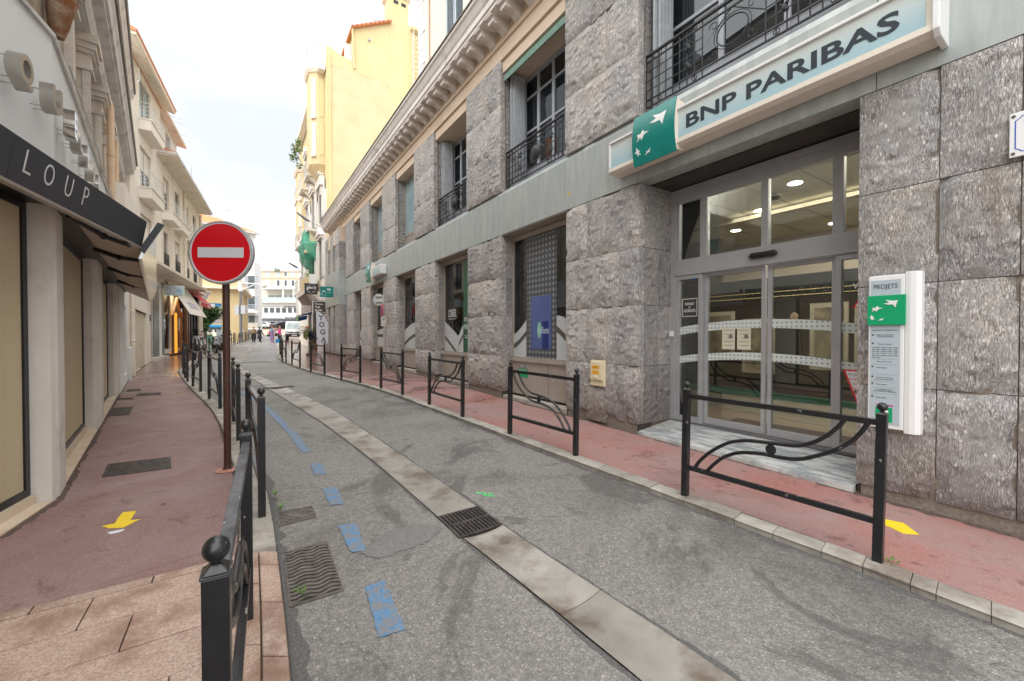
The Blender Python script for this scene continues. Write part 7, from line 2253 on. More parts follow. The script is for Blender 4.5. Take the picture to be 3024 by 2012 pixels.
# ================================================================== STREET FURNITURE
ns_ = thing('no_entry_sign', 'red round no entry sign with white bar on a brown post at the left kerb', 'road sign', (-3.02, 4.38, zg(4.38)), 0)
q = MB(); q.lathe([(.034, 0), (.034, 2.62)], (0, 0, 0), 14); q.lathe([(.052, .0), (.05, .015), (.036, .03)], (0, 0, 0), 14); q.build('post', M['brown_post'], ns_, smooth=True)
q = MB(); q.lathe([(.11, .0), (.12, .01), (.05, .02)], (0, 0, -.005), 9); q.build('concrete_collar', solid('salmon_mortar', (.42, .20, .14)), ns_)
zc = 2.287
disc = thing('sign_disc', None, None)
disc.parent = ns_
disc.location = (0, -.045, zc); disc.rotation_euler = (0, R_(0), R_(2))
q = MB(); q.lathe([(.312, .010), (.318, .012), (.328, .004), (.328, -.03), (.318, -.036), (.312, -.036), (.312, .010)], (0, 0, 0), 64, ax='y', caps=False); q.build('rim', M['galv'], disc, smooth=True)
q = MB(); q.lathe([(.001, -.030), (.312, -.030), (.312, -.010), (.001, -.010)], (0, 0, 0), 64, ax='y'); q.build('red_face', M['red_sign'], disc)
q = MB(); q.lathe([(.298, -.0315), (.3125, -.0315), (.3125, -.029), (.298, -.029), (.298, -.0315)], (0, 0, 0), 64, ax='y', caps=False); q.build('white_border', M['grey_sign'], disc)
q = MB(); q.box(-.232, .232, -.0335, -.0305, -.052, .052); bar = q.build('white_bar', M['grey_sign'], disc)
q = MB(); q.box(-.2, .2, .0, .03, .15, .19); q.box(-.2, .2, .0, .03, -.19, -.15); q.build('clamp_rail', M['galv'], disc)

pl_ = thing('parking_sign_pole', 'slim grey pole by the bank wall with round signs and two small plates', 'road sign', (-4.83, 15.7, zg(15.7)), 0)
q = MB(); q.lathe([(.035, 0), (.035, 2.95)], (0, 0, 0), 10); q.build('pole', M['galv'], pl_, smooth=True)
H0 = 1.5 - zg(15.7)
k15 = 15.7 / 1223.
def pz(y): return (990 - y) * k15 + H0
d1 = thing('sign_back', None, None); d1.parent = pl_; d1.location = (-.23, .04, pz(885.5)); d1.rotation_euler = (0, 0, R_(-8))
q = MB(); q.lathe([(.001, 0), (.22, 0), (.225, .012), (.22, .02), (.001, .015)], (0, 0, 0), 32, ax='y'); q.build('disc', solid('grey_back', (.50, .50, .48)), d1)
q = MB()
for z in (.1, -.1): q.box(-.12, .14, -.03, -.002, z - .015, z + .015)
q.build('clamp_rail', M['alu_dark'], d1)
d2 = thing('no_stopping_disc', None, None); d2.parent = pl_; d2.location = (-.09, -.06, pz(917)); d2.rotation_euler = (0, 0, R_(-62))
q = MB(); q.lathe([(.001, -.01), (.215, -.01), (.22, .0), (.22, .014), (.001, .014)], (0, 0, 0), 32, ax='y'); q.build('disc', M['red_sign'], d2)
q = MB(); q.lathe([(.001, -.013), (.17, -.013), (.17, -.0105), (.001, -.0105)], (0, 0, 0), 32, ax='y'); q.build('blue_field', solid('sign_blue', (.02, .06, .35)), d2)
q = MB()
for a in (1, -1): q.prism([(-.13 * a - .02, -.0135, -.11), (-.13 * a + .02, -.0135, -.13), (.13 * a + .02, -.0135, .11), (.13 * a - .02, -.0135, .13)], (0, -.002, 0))
q.build('red_cross', M['red_sign'], d2)
for k, y in enumerate((941.5, 956.5)):
    q = MB(); q.box(-.12, .07, -.05, -.042, pz(y) - .085, pz(y) + .085); p = q.build('plate', solid('cream_plate', (.62, .62, .55)), pl_)
    q = MB()
    if k == 0: q.tube([(-.09, -.053, pz(y)), (.0, -.053, pz(y) - .03), (.04, -.053, pz(y) + .03)], .012, 4); q.tube([(-.06, -.053, pz(y) - .04), (.02, -.053, pz(y) - .04)], .008, 4)
    else: q.tube([(-.085, -.053, pz(y)), (.04, -.053, pz(y))], .008, 4); q.tube([(-.085, -.053, pz(y) + .05), (-.085, -.053, pz(y) - .05)], .008, 4); q.tube([(.04, -.053, pz(y) + .05), (.04, -.053, pz(y) - .05)], .008, 4)
    q.build('symbol', M['text_dark'], p)


def barrier_proto(name, W, flip, H=.935):
    t = thing(name, 'x', 'barrier', (0, 0, 0), 0, 'black steel street barriers along the kerbs')
    P = MB(); hw = .026
    for k, x in enumerate((0, W)):
        P = MB(); P.box(x - hw, x + hw, -hw, hw, -.05, H); 
        P.prism([(x - hw - .003, -hw - .003, H), (x + hw + .003, -hw - .003, H), (x + hw + .003, hw + .003, H), (x - hw - .003, hw + .003, H)], (0, 0, .006))
        P.loft([[(x - hw, -hw, H + .006), (x + hw, -hw, H + .006), (x + hw, hw, H + .006), (x - hw, hw, H + .006)], [(x - .01, -.01, H + .024), (x + .01, -.01, H + .024), (x + .01, .01, H + .024), (x - .01, .01, H + .024)]])
        po = P.build('post', M['black'], t, bevel=.0025)
        B = MB(); B.lathe([(.009, 0), (.009, .012)], (x, 0, H + .02), 10); B.ball((x, 0, H + .053), .0275, 18, 12); B.build('ball_cap', M['black'], po, smooth=True)
    T_ = MB(); T_.box(hw, W - hw, -.017, .017, H - .068, H - .03); T_.build('top_rail', M['black_top'] if False else M['black'], t, bevel=.002)
    T_ = MB(); T_.box(hw, W - hw, -.017, .017, .235, .272); T_.build('bottom_rail', M['black'], t, bevel=.002)
    z0, z1 = .268, H - .062
    def X(x): return W - x if flip else x
    BARS = ([(.05, 0), (.085, .12), (.16, .29), (.27, .46), (.375, .54), (.51, .575), (.65, .605), (.73, .68), (.79, .78), (.84, .90), (.87, 1.0)],
            [(.135, 0), (.18, .12), (.243, .25), (.336, .36), (.466, .415), (.558, .42), (.664, .45), (.755, .54), (.838, .65), (.916, .81), (.968, 1.0)])
    def smooth(pts):
        out = []
        for k in range(len(pts) - 1):
            p0, p1, p2, p3 = [Vector(pts[max(0, min(len(pts) - 1, k + j))]) for j in (-1, 0, 1, 2)]
            for q in range(4):
                u = q / 4
                out.append(.5 * ((2 * p1) + (p2 - p0) * u + (2 * p0 - 5 * p1 + 4 * p2 - p3) * u * u + (3 * p1 - p0 - 3 * p2 + p3) * u ** 3))
        out.append(Vector(pts[-1]))
        return out
    for bc in BARS:
        B = MB(); B.tube(smooth([(X(hw + u * (W - 2 * hw)), 0, z0 + v * (z1 - z0)) for u, v in bc]), .0145, 10); B.build('scroll_bar', M['black'], t, smooth=True)
    B = MB()
    mx_ = X(hw + .52 * (W - 2 * hw))
    B.lathe([(.001, -.012), (.02, -.013), (.034, -.010), (.038, 0), (.034, .010), (.02, .013), (.001, .012)], (mx_, 0, z0 + .495 * (z1 - z0)), 20, ax='y')
    B.build('medallion', M['black'], t, smooth=True)
    return t


protoA = barrier_proto('street_barrier', 1.31, False)
protoB = barrier_proto('street_barrier', 1.31, True)
used = {}


def put_barrier(P, Q, flip, label, lean=0.0, width=None, h=None):
    key = 'B' if flip else 'A'
    src_ = protoB if flip else protoA
    ang = math.atan2(Q[1] - P[1], Q[0] - P[0])
    L = math.hypot(Q[0] - P[0], Q[1] - P[1])
    z = zg(P[1])
    dz_ = zg(Q[1]) - zg(P[1])
    if key not in used:
        used[key] = True
        c = src_
        c['label'] = label
    else:
        c = copy_tree(src_, None, label=label)
    c.location = (P[0], P[1], z + .022)
    c.rotation_euler = (R_(lean), -math.atan2(dz_, L), ang)
    c.scale = (L / 1.31, 1, 1)
    return c


# right kerb, seen from the road: first post nearer the camera
RB = [((2.33, 2.62), (1.54, 3.67), True, 'nearest and largest black barrier, chipped paint, in front of the bank entrance'),
      ((.74, 4.80), (-.03, 5.79), False, 'black barrier in front of the first bank window with the letter plate'),
      ((-.83, 6.93), (-1.60, 8.0), True, 'black barrier on the right kerb in front of the CONSEIL window'),
      ((-2.42, 9.13), (-3.20, 10.10), False, 'black barrier on the right kerb nearest the parking sign pole'),
      ((-4.08, 11.11), (-4.95, 12.0), True, 'black barrier on the right kerb between the pole and the waving passer-by'),
      ((-5.94, 13.11), (-6.87, 14.13), False, 'black barrier standing in front of the masked person on the wet pavement'),
      ((-7.90, 15.42), (-8.77, 16.49), True, 'black barrier on the right kerb directly below the white van'),
      ((-9.61, 17.60), (-10.33, 18.62), False, 'black barrier on the right kerb just where the kerb bends away'),
      ((-11.0, 19.75), (-11.7, 21.0), True, 'first barrier of the tight overlapping row on the right bend'),
      ((-12.2, 21.9), (-12.95, 23.1), False, 'second barrier of the tight overlapping row on the right bend'),
      ((-13.6, 24.3), (-14.3, 25.5), True, 'third barrier of the tight overlapping row on the right bend'),
      ((-15.6, 28.0), (-16.3, 29.2), False, 'last barrier of the row on the right bend, behind the pink coat'),
      ((-17.8, 31.8), (-18.6, 33.1), True, 'far right kerb barrier beside the pedestrians and the van')]
for P, Q, fl_, lb_ in RB: put_barrier(P, Q, fl_, lb_)
Lb = [((-.667, .93), (-1.372, 2.13), True, 'black barrier nearest the camera at the bottom left, seen end on with scuffed top rail'),
      ((-1.98, 3.26), (-2.79, 4.37), False, 'second black barrier on the left kerb, right of the no entry post'),
      ((-3.63, 5.48), (-4.45, 6.6), True, 'third left kerb barrier, half hidden behind the brown sign post'),
      ((-5.37, 7.6), (-6.30, 8.6), False, 'fourth left kerb barrier, just left of the brown sign post'),
      ((-7.23, 9.6), (-8.07, 10.46), True, 'fifth left kerb barrier, beyond the slotted pavement grate'),
      ((-8.92, 11.37), (-9.62, 12.17), False, 'sixth left kerb barrier, near the start of the bend'),
      ((-10.45, 13.15), (-11.2, 14.1), True, 'seventh left kerb barrier, at the tip of the bend')]
for k, (P, Q, fl_, lb_) in enumerate(Lb):
    o = put_barrier(P, Q, fl_, lb_)
    if k == 0:
        for ch_ in o.children:
            if ch_.name.startswith('top_rail'): ch_.material_slots[0].link = 'OBJECT'; ch_.material_slots[0].material = M['black_top']
bnt = put_barrier((-15.55, 20.75), (-16.35, 22.1), True, 'bent black barrier leaning over in front of the last shop', lean=-9)
far = [((-17.85, 24.4), (-18.35, 25.4)), ((-19.2, 26.7), (-19.9, 27.9)), ((-20.7, 29.2), (-21.4, 30.6)), ((-22.4, 32.2), (-23.2, 33.6)), ((-24.1, 35.3), (-24.85, 36.7)), ((-25.5, 37.9), (-26.3, 39.3)),
       ((-26.9, 40.6), (-27.6, 41.9)), ((-28.2, 42.9), (-28.9, 44.2)), ((-29.6, 45.3), (-30.3, 46.6)), ((-32.0, 49.7), (-32.8, 51.1)), ((-33.6, 52.5), (-34.4, 54.0)), ((-35.3, 55.5), (-36.1, 57.0)),
       ((-37.0, 58.7), (-37.9, 60.3)), ((-38.9, 62.3), (-39.9, 64.0)), ((-41.0, 66.0), (-42.0, 68.0)), ((-43.2, 70.3), (-44.3, 72.5))]
where = ['in front of the nearest dark scooter', 'before the second parked scooter', 'before the scooter with the grey top box', 'right behind the brown sign post', 'below the camera mast', 'in front of the ochre house corner',
         'leaning slightly before the ochre house side', 'level with the ochre house windows', 'just left of the pair of walkers', 'just right of the pair of walkers', 'first of the far dense row', 'second of the far dense row',
         'third of the far dense row', 'fourth of the far dense row', 'fifth of the far dense row', 'last of the far dense row']
for k, (P, Q) in enumerate(far):
    put_barrier(P, Q, k % 2 == 0, 'far left kerb barrier ' + where[k], lean=(8 if k == 6 else 0))
bo = thing('bollard', 'single black bollard with ball top near the last shop', 'bollard', (-14.5, 18.94, zg(18.94)))
q = MB(); q.box(-.035, .035, -.035, .035, 0, .95); q.build('post', M['black'], bo)
q = MB(); q.ball((0, 0, 1.0), .05, 12, 8); q.build('ball_cap', M['black'], bo, smooth=True)
# scuffed paint on the two nearest top rails is part of the black railing material

# lamps on the right facade and the camera mast
for lab, s, P0, P1, P2 in (('grey street lamp on a curved arm reaching out from the ornate facade', 25.6, (.0, 7.0), (1.05, 7.32), (1.75, 7.78)), ('second smaller street lamp further up on a curved arm', 37.0, (.0, 5.5), (.6, 5.92), (1.25, 6.3))):
    t = thing('street_lamp', lab, 'street lamp', LR, A_R)
    q = D(); q.tube([(s, P0[0], P0[1] - .2), (s, .3, P0[1] + .05), (s, (.3 + P1[0]) / 2, (P0[1] + P1[1]) / 2 + .04), (s, P1[0], P1[1])], .025, 8); q.build('arm', M['galv'], t, smooth=True)
    q = D(); q.tube([(s, P1[0] - .05, P1[1]), (s, P1[0] + .15, P1[1] + .09), (s, P2[0], P2[1])], [.05, .09, .05], 8); q.build('lamp_head', M['alu_dark'], t, smooth=True)
cm = thing('camera_mast', 'grey mast with white camera arm and equipment boxes beside the parked scooters', 'mast', (-28.8, 44.0, zg(44)))
q = MB(); q.lathe([(.14, 0), (.12, 2.5), (.09, 6.1)], (0, 0, 0), 8); q.build('pole', solid('mast_grey', (.16, .16, .17)), cm)
q = MB(); q.box(-.18, .18, -.12, .12, 5.4, 6.4); q.tube([(0, 0, 6.3), (2.2, 0, 6.15)], .06, 6); q.tube([(.1, 0, 5.5), (1.5, 0, 6.1)], .05, 6); q.ball((2.5, 0, 6.0), .28, 8, 6); q.build('camera_arm', M['white'], cm)
q = MB(); q.box(-.5, -.08, -.2, .2, 2.9, 3.9); q.box(.15, .6, -.2, .2, 3.0, 3.9); q.build('equipment_box', solid('box_grey', (.45, .46, .48)), cm)
lp2 = thing('street_lamp', 'pale cone topped street lamp beside the small green tree', 'street lamp', (-24.9, 33.5, zg(33.5)))
q = MB(); q.lathe([(.09, 0), (.06, 4.0)], (0, 0, 0), 8); q.build('pole', M['alu_dark'], lp2)
q = MB(); q.lathe([(.05, 3.5), (.42, 4.35), (.5, 4.4), (.5, 4.5), (.01, 4.55)], (0, 0, 0), 14); q.build('lamp_head', M['white_frame'], lp2)
wc = thing('street_lamp', 'tall white post between the far barriers and the white building', 'post', (-47.1, 78, zg(78)))
q = MB(); q.lathe([(.12, 0), (.1, 7)], (0, 0, 0), 6); q.build('pole', M['white_frame'], wc)
rs = thing('restaurant_sign', 'white restaurant sign board with red ring emblem beyond the red awning', 'sign', (-25.7, 34.6, zg(34.6)), R_(8))
q = MB(); q.box(0.0, 1.45, 0, .08, 3.22, 4.58); q.build('board', M['lwhite'], rs)
q = MB(); q.box(.0, 1.45, -.01, 0, 3.22, 3.5); rb = q.build('red_strip', solid('dark_red_print', (.35, .02, .04)), rs)
txt('06 97 37 38', 1.1, .13, M['white'], rb, (.75, -.015, 3.36), (1, 0, 0), depth=.002)
q = MB(); q.tube([(.45 + .27 * math.cos(a * .45), -.02, 4.1 + .27 * math.sin(a * .45)) for a in range(1, 14)], .05, 5)
q.tube([(.95 + .09 * math.cos(a), -.02, 4.05 + .09 * math.sin(a)) for a in range(7)], .02, 4); q.tube([(1.2 + .09 * math.cos(a), -.02, 4.05 + .09 * math.sin(a)) for a in range(7)], .02, 4); q.build('ring_emblem', solid('dark_red_print', (.35, .02, .04)), rs)
txt('RESTAURANT', 1.1, .12, M['alu_dark'], rs, (.75, -.015, 3.68), (1, 0, 0), depth=.002)

rs.scale = (.55, 1, .603); rs.location.z += .77
# trees and plants
def tree(name, label, x, y, h, cr, seed, mat='leaf', n=420, size=.16, cat='tree'):
    t = thing(name, label, cat, (x, y, zg(y)))
    q = MB(); q.tube([(0, 0, 0), (.05, 0, h * .35), (-.03, .04, h * .7)], [.09, .07, .04], 8)
    for a in range(5): q.tube([(0, 0, h * .4), (cr * .5 * math.cos(a * 1.3), cr * .5 * math.sin(a * 1.3), h * .75)], [.04, .015], 5)
    q.build('trunk', M['bark'], t)
    r = random.Random(seed)
    cs = [(r.uniform(-1, 1) * cr * .6, r.uniform(-1, 1) * cr * .6, h * r.uniform(.45, 1.0), cr * r.uniform(.35, .6), r.uniform(.5, 1)) for _ in range(9)]
    leaf_cloud('crown', M[mat], t, cs, n, size, seed)
    return t
tree('street_tree', 'small dense green tree beyond the last shop awning', -23.4, 31.6, 3.0, 1.0, 4)
for k, (x, y, lab) in enumerate(((-13.9, 29.2, 'potted palm with arching fronds beside the yoga flag'), (-15.0, 31.0, 'second potted palm further along the wet pavement'))):
    t = thing('potted_palm', lab, 'plant', (x, y, zg(y)))
    q = MB(); q.lathe([(.18, 0), (.26, .5), (.22, .5), (.2, .45), (.01, .45)], (0, 0, 0), 10); q.build('pot', solid('terracotta_pot', (.28, .13, .08)), t)
    q = MB(); r = random.Random(k)
    for a in range(16):
        an = a * 2.4 + r.random(); L = r.uniform(.8, 1.3); dx, dy = math.cos(an), math.sin(an)
        pts = [(0, 0, .45), (dx * L * .3, dy * L * .3, .45 + L * .75), (dx * L * .7, dy * L * .7, .45 + L * .95), (dx * L, dy * L, .45 + L * .6)]
        q.tube(pts, .012, 4)
        for w in range(1, 12):
            f = w / 12; i = min(int(f * 3), 2); g_ = f * 3 - i
            p = Vector(pts[i]).lerp(Vector(pts[i + 1]), g_)
            for sgn in (-1, 1):
                e_ = p + Vector((-dy * sgn * .22, dx * sgn * .22, -.06))
                q.face([p, p + Vector((dx * .04, dy * .04, 0)), e_])
    q.build('frond', M['leaf'], t)
t = thing('tree_cuttings', 'heap of green cuttings on the van load bed', 'plants', (-27.3, 54.4, zg(54) + 2.1))
leaf_cloud('foliage', M['leaf2'], t, [(0, 0, .4, 1.0, 1), (.9, .4, .3, .7, .7), (-.8, .3, .3, .7, .7)], 220, .16, 11)
mb = MB()

# ================================================================== VEHICLES
def wheel(parent, x, y, r, w, n=18):
    q = MB(); q.lathe([(r * .62, -w / 2), (r * .93, -w / 2), (r, -w * .3), (r, w * .3), (r * .93, w / 2), (r * .62, w / 2), (r * .62, -w / 2)], (x, y, r), n, ax='x', caps=False); o = q.build('wheel', M['rubber'], parent, smooth=True)
    q = MB(); q.lathe([(.01, -w * .42), (r * .62, -w * .36), (r * .62, w * .36), (.01, w * .42)], (x, y, r), n, ax='x'); q.build('rim', M['galv'], o)
    return o


van = thing('white_van', 'white flatbed delivery van facing the camera on the wet pavement', 'van', (-26.6, 50.6, zg(50.5)), R_(26))
# local: -y front, x across
q = MB(); hw = .99
secs = [(.0, .45, 1.05, .94), (-.0, 1.05, 1.15, .97), (.25, 1.15, 1.3, .98), (.95, 1.3, 2.2, .93), (1.25, 2.25, 2.35, .86), (2.3, 2.3, 2.38, .88)]
prof_v = [(.0, .5), (-.02, .95), (.12, 1.12), (.55, 1.28), (1.15, 2.18), (1.45, 2.33), (2.35, 2.36), (2.4, .5)]
rings = []
for x, inset in ((-hw, .05), (-hw * .93, 0), (hw * .93, 0), (hw, .05)):
    rings.append([(x, y + (inset if k < 3 else 0), z - (inset if 3 < k < 7 else 0)) for k, (y, z) in enumerate(prof_v)])
q.loft(rings); q.build('cab', M['carwhite'], van, bevel=.03)
q = MB(); q.prism([(-.84, .60, 1.34), (.84, .60, 1.34), (.76, 1.12, 2.12), (-.76, 1.12, 2.12)], (0, -.03, .018)); q.build('windscreen', pm('van_windscreen', (.20, .25, .24), (.38, .44, .42), 1.5, rough=.08), van)
q = MB(); q.box(-.97, .97, -.10, .2, .42, .78); q.build('bumper', M['blackp'], van, bevel=.03)
q = MB(); q.box(-.62, .62, -.05, .1, .88, 1.06); gr_ = q.build('grille', M['blackp'], van)
for z in (.92, .98, 1.04):
    q = MB(); q.box(-.6, .6, -.06, -.05, z - .006, z + .006); q.build('grille_bar', M['galv'], gr_)
q = MB(); q.lathe([(.06, 0), (.085, -.01), (.06, -.02)], (0, -.06, .99), 16, ax='y'); q.tube([(-.04, -.08, 1.03), (-.02, -.08, .95), (0, -.08, 1.0), (.02, -.08, .95), (.04, -.08, 1.03)], .008, 4); q.build('badge', M['galv'], van)
for sx in (-1, 1):
    q = MB(); q.box(sx * .79 - .15, sx * .79 + .15, -.03, .12, .90, 1.12); q.build('headlight', M['headlight'], van, bevel=.02)
    q = MB(); q.box(sx * 1.16 - .1, sx * 1.16 + .1, .75, .85, 1.35, 1.7); q.tube([(sx * .95, .8, 1.5), (sx * 1.1, .8, 1.5)], .03, 5); q.build('mirror', M['blackp'], van)
q = MB(); q.box(-.27, .27, -.115, -.101, .55, .66); npl = q.build('number_plate', M['white'], van)
txt('FK-318-ZB', .4, .07, M['text_dark'], npl, (0, -.12, .605), (1, 0, 0), depth=.002)
q = MB()
for k in range(6): q.prism([(-.55 + k * .2, .18 + .0, 1.16), (-.47 + k * .2, .18, 1.16), (-.43 + k * .2, .33, 1.215), (-.51 + k * .2, .33, 1.215)], (0, -.01, .012))
q.build('warning_stripes', M['red_sign'], van)
q = MB(); q.box(-1.0, 1.0, 2.5, 5.6, .8, .9); q.box(-1.0, 1.0, 2.5, 2.56, .9, 2.1); q.box(-1.0, -.95, 2.56, 5.6, .9, 1.9); q.box(.95, 1.0, 2.56, 5.6, .9, 1.9); q.build('load_bed', M['carwhite'], van)
for x in (-.86, .86):
    for y in (.75, 4.3): wheel(van, x, y, .35, .22)

car = thing('white_car', 'white estate car parked on the raised forecourt in the distance', 'car', ((765 + 22 - 1512) / 1223 * 104.5, 102.6, zg(103.5)), R_(2))
pc = [(-2.2, .35), (-2.25, .75), (-2.0, .95), (-1.3, 1.05), (-.6, 1.45), (1.5, 1.47), (2.1, 1.05), (2.25, .8), (2.2, .35)]
q = MB(); q.loft([[(x, y, z) for x, z in pc] for y in (-.85, .85)]); q.build('body', M['carwhite'], car, bevel=.05)
q = MB(); q.prism([(-1.15, -.87, 1.04), (1.6, -.87, 1.04), (1.4, -.87, 1.38), (-.6, -.87, 1.38)], (0, .02, 0)); q.build('side_window', M['glass_far'], car)
for y in (-.78, .78):
    for x in (-1.35, 1.35):
        q = MB(); q.lathe([(.2, -.1), (.33, -.1), (.33, .1), (.2, .1), (.2, -.1)], (x, y, .33), 16, ax='y', caps=False); o = q.build('wheel', M['rubber'], car)
        q = MB(); q.lathe([(.01, -.11), (.2, -.1), (.2, .1), (.01, .11)], (x, y, .33), 12, ax='y'); q.build('rim', M['galv'], o)
q = MB(); q.box(2.15, 2.27, -.8, -.5, .75, .95); q.build('tail_light', M['red_sign'], car)
dc = thing('dark_car', 'dark car parked by the far shop window behind the pink coat', 'car', (-57.3, 102.4, zg(103)), R_(75))
q = MB(); q.loft([[(x, y, z) for x, z in pc] for y in (-.8, .8)]); q.build('body', M['cardark'], dc, bevel=.05)
q = MB(); q.prism([(-2.0, -.6, .97), (-2.0, .6, .97), (-.7, .6, 1.4), (-.7, -.6, 1.4)], (-.02, 0, .02)); q.build('windscreen', M['glass_far'], dc)
for y in (-.72, .72):
    for x in (-1.35, 1.35):
        q = MB(); q.lathe([(.01, -.1), (.32, -.1), (.32, .1), (.01, .1)], (x, y, .32), 14, ax='y'); q.build('wheel', M['rubber'], dc)


def scooter(label, x, y, rz, paint, topbox=None, screen=True, cat='scooter'):
    t = thing('parked_scooter', label, cat, (x, y, zg(y)), rz, 'scooters parked behind the left barriers')
    for xx in (-.68, .68):
        q = MB(); q.lathe([(.16, -.05), (.25, -.055), (.28, 0), (.25, .055), (.16, .05), (.16, -.05)], (xx, 0, .28), 18, ax='y', caps=False); w = q.build('wheel', M['rubber'], t, smooth=True)
        q = MB(); q.lathe([(.01, -.05), (.16, -.04), (.16, .04), (.01, .05)], (xx, 0, .28), 12, ax='y'); q.build('rim', M['galv'], w)
    q = MB()
    q.loft([[(-.95, -.05, .55), (-.95, .05, .55), (-.9, .05, .66), (-.9, -.05, .66)], [(-.6, -.17, .42), (-.6, .17, .42), (-.6, .14, .78), (-.6, -.14, .78)], [(-.15, -.19, .32), (-.15, .19, .32), (-.12, .15, .76), (-.12, -.15, .76)], [(.05, -.18, .25), (.05, .18, .25), (.08, .14, .45), (.08, -.14, .45)], [(.4, -.18, .25), (.4, .18, .25), (.42, .14, .40), (.42, -.14, .40)], [(.52, -.22, .35), (.52, .22, .35), (.40, .2, .95), (.40, -.2, .95)], [(.72, -.14, .5), (.72, .14, .5), (.56, .12, 1.0), (.56, -.12, 1.0)]])
    q.build('body', paint, t, smooth=True)
    q = MB(); q.loft([[(-.85, -.11, .74), (-.85, .11, .74), (-.82, .08, .84), (-.82, -.08, .84)], [(-.35, -.16, .76), (-.35, .16, .76), (-.35, .13, .88), (-.35, -.13, .88)], [(.0, -.12, .74), (.0, .12, .74), (-.02, .1, .82), (-.02, -.1, .82)]]); q.build('seat', M['blackp'], t, smooth=True)
    q = MB(); q.tube([(.45, -.36, 1.08), (.5, 0, 1.05), (.45, .36, 1.08)], .022, 6); q.tube([(.5, 0, .95), (.68, 0, .3)], .035, 6); q.build('handlebar', M['blackp'], t)
    q = MB(); q.ball((.66, 0, .86), .09, 10, 6, sc_=(.6, 1.2, .8)); q.build('headlight', M['headlight'], t)
    q = MB(); q.ball((-.93, 0, .62), .05, 8, 5, sc_=(.6, 1.4, .7)); q.build('tail_light', M['red_sign'], t)
    for sy in (-1, 1):
        q = MB(); q.tube([(.46, sy * .25, 1.08), (.44, sy * .34, 1.25)], .01, 4); q.ball((.44, sy * .34, 1.28), .06, 8, 5, sc_=(.3, 1, .7)); q.build('mirror', M['blackp'], t)
    if screen:
        q = MB(); q.loft([[(.60, -.2, 1.0), (.66, 0, 1.0), (.60, .2, 1.0)], [(.42, -.17, 1.42), (.46, 0, 1.45), (.42, .17, 1.42)]], closed=False, caps=False); o = q.build('windshield', M['clear'], t); o.modifiers.new('th', 'SOLIDIFY').thickness = .006
    if topbox:
        q = MB(); q.box(-1.05, -.68, -.22, .22, .92, 1.05); q.build('box_base', M['blackp'], t, bevel=.03)
        q = MB(); q.loft([[(-1.06, -.23, 1.05), (-1.06, .23, 1.05), (-.66, .23, 1.05), (-.66, -.23, 1.05)], [(-1.0, -.18, 1.24), (-1.0, .18, 1.24), (-.72, .18, 1.24), (-.72, -.18, 1.24)]]); q.build('top_box', topbox, t, bevel=.03)
    return t
scooter('nearest parked scooter, black body, seen from its rear', -18.55, 26.0, R_(-55), M['cardark'])
scooter('parked scooter with silver and red top box', -20.1, 28.6, R_(-60), M['cardark'], M['scoot_grey'])
scooter('parked scooter with red fairing and tall windshield', -21.4, 30.6, R_(-58), M['scoot_red'], M['scoot_red'])
scooter('parked silver scooter at the right of the row', -22.9, 33.2, R_(-62), M['scoot_grey'], M['scoot_grey'], False)
scooter('white scooter behind the black ones by the green tree', -21.3, 28.2, R_(-75), M['carwhite'])

# ================================================================== PEOPLE
def skin_mesh(name, verts, edges, radii, mat, parent, root=0, sub=2):
    me = bpy.data.meshes.new(name)
    me.from_pydata(verts, edges, [])
    me.materials.append(mat)
    o = bpy.data.objects.new(name, me)
    col.objects.link(o)
    o.parent = parent
    sk = o.modifiers.new('skin', 'SKIN')
    sk.use_smooth_shade = True
    lay = me.skin_vertices[0].data if me.skin_vertices else None
    if lay is None:
        bpy.context.view_layer.update()
        lay = me.skin_vertices[0].data if me.skin_vertices else None
    if lay is None:
        a = me.attributes.new('skin', 'FLOAT', 'POINT') if False else None
    if lay is not None:
        for k, r in enumerate(radii):
            lay[k].radius = (r, r) if not isinstance(r, tuple) else r
            lay[k].use_root = (k == root)
    sb = o.modifiers.new('sub', 'SUBSURF'); sb.levels = sub; sb.render_levels = sub
    return o


def limb_mesh(name, chains, mat, parent, n=12):
    """clothing: smooth tapered tubes that follow the limbs"""
    q = MB()
    for pts, rr_ in chains: q.tube(pts, rr_, n)
    for pts, rr_ in chains:
        for p, r in list(zip(pts, rr_))[1:-1]: q.ball(p, r * 1.0, n, 6)
    return q.build(name, mat, parent, smooth=True)


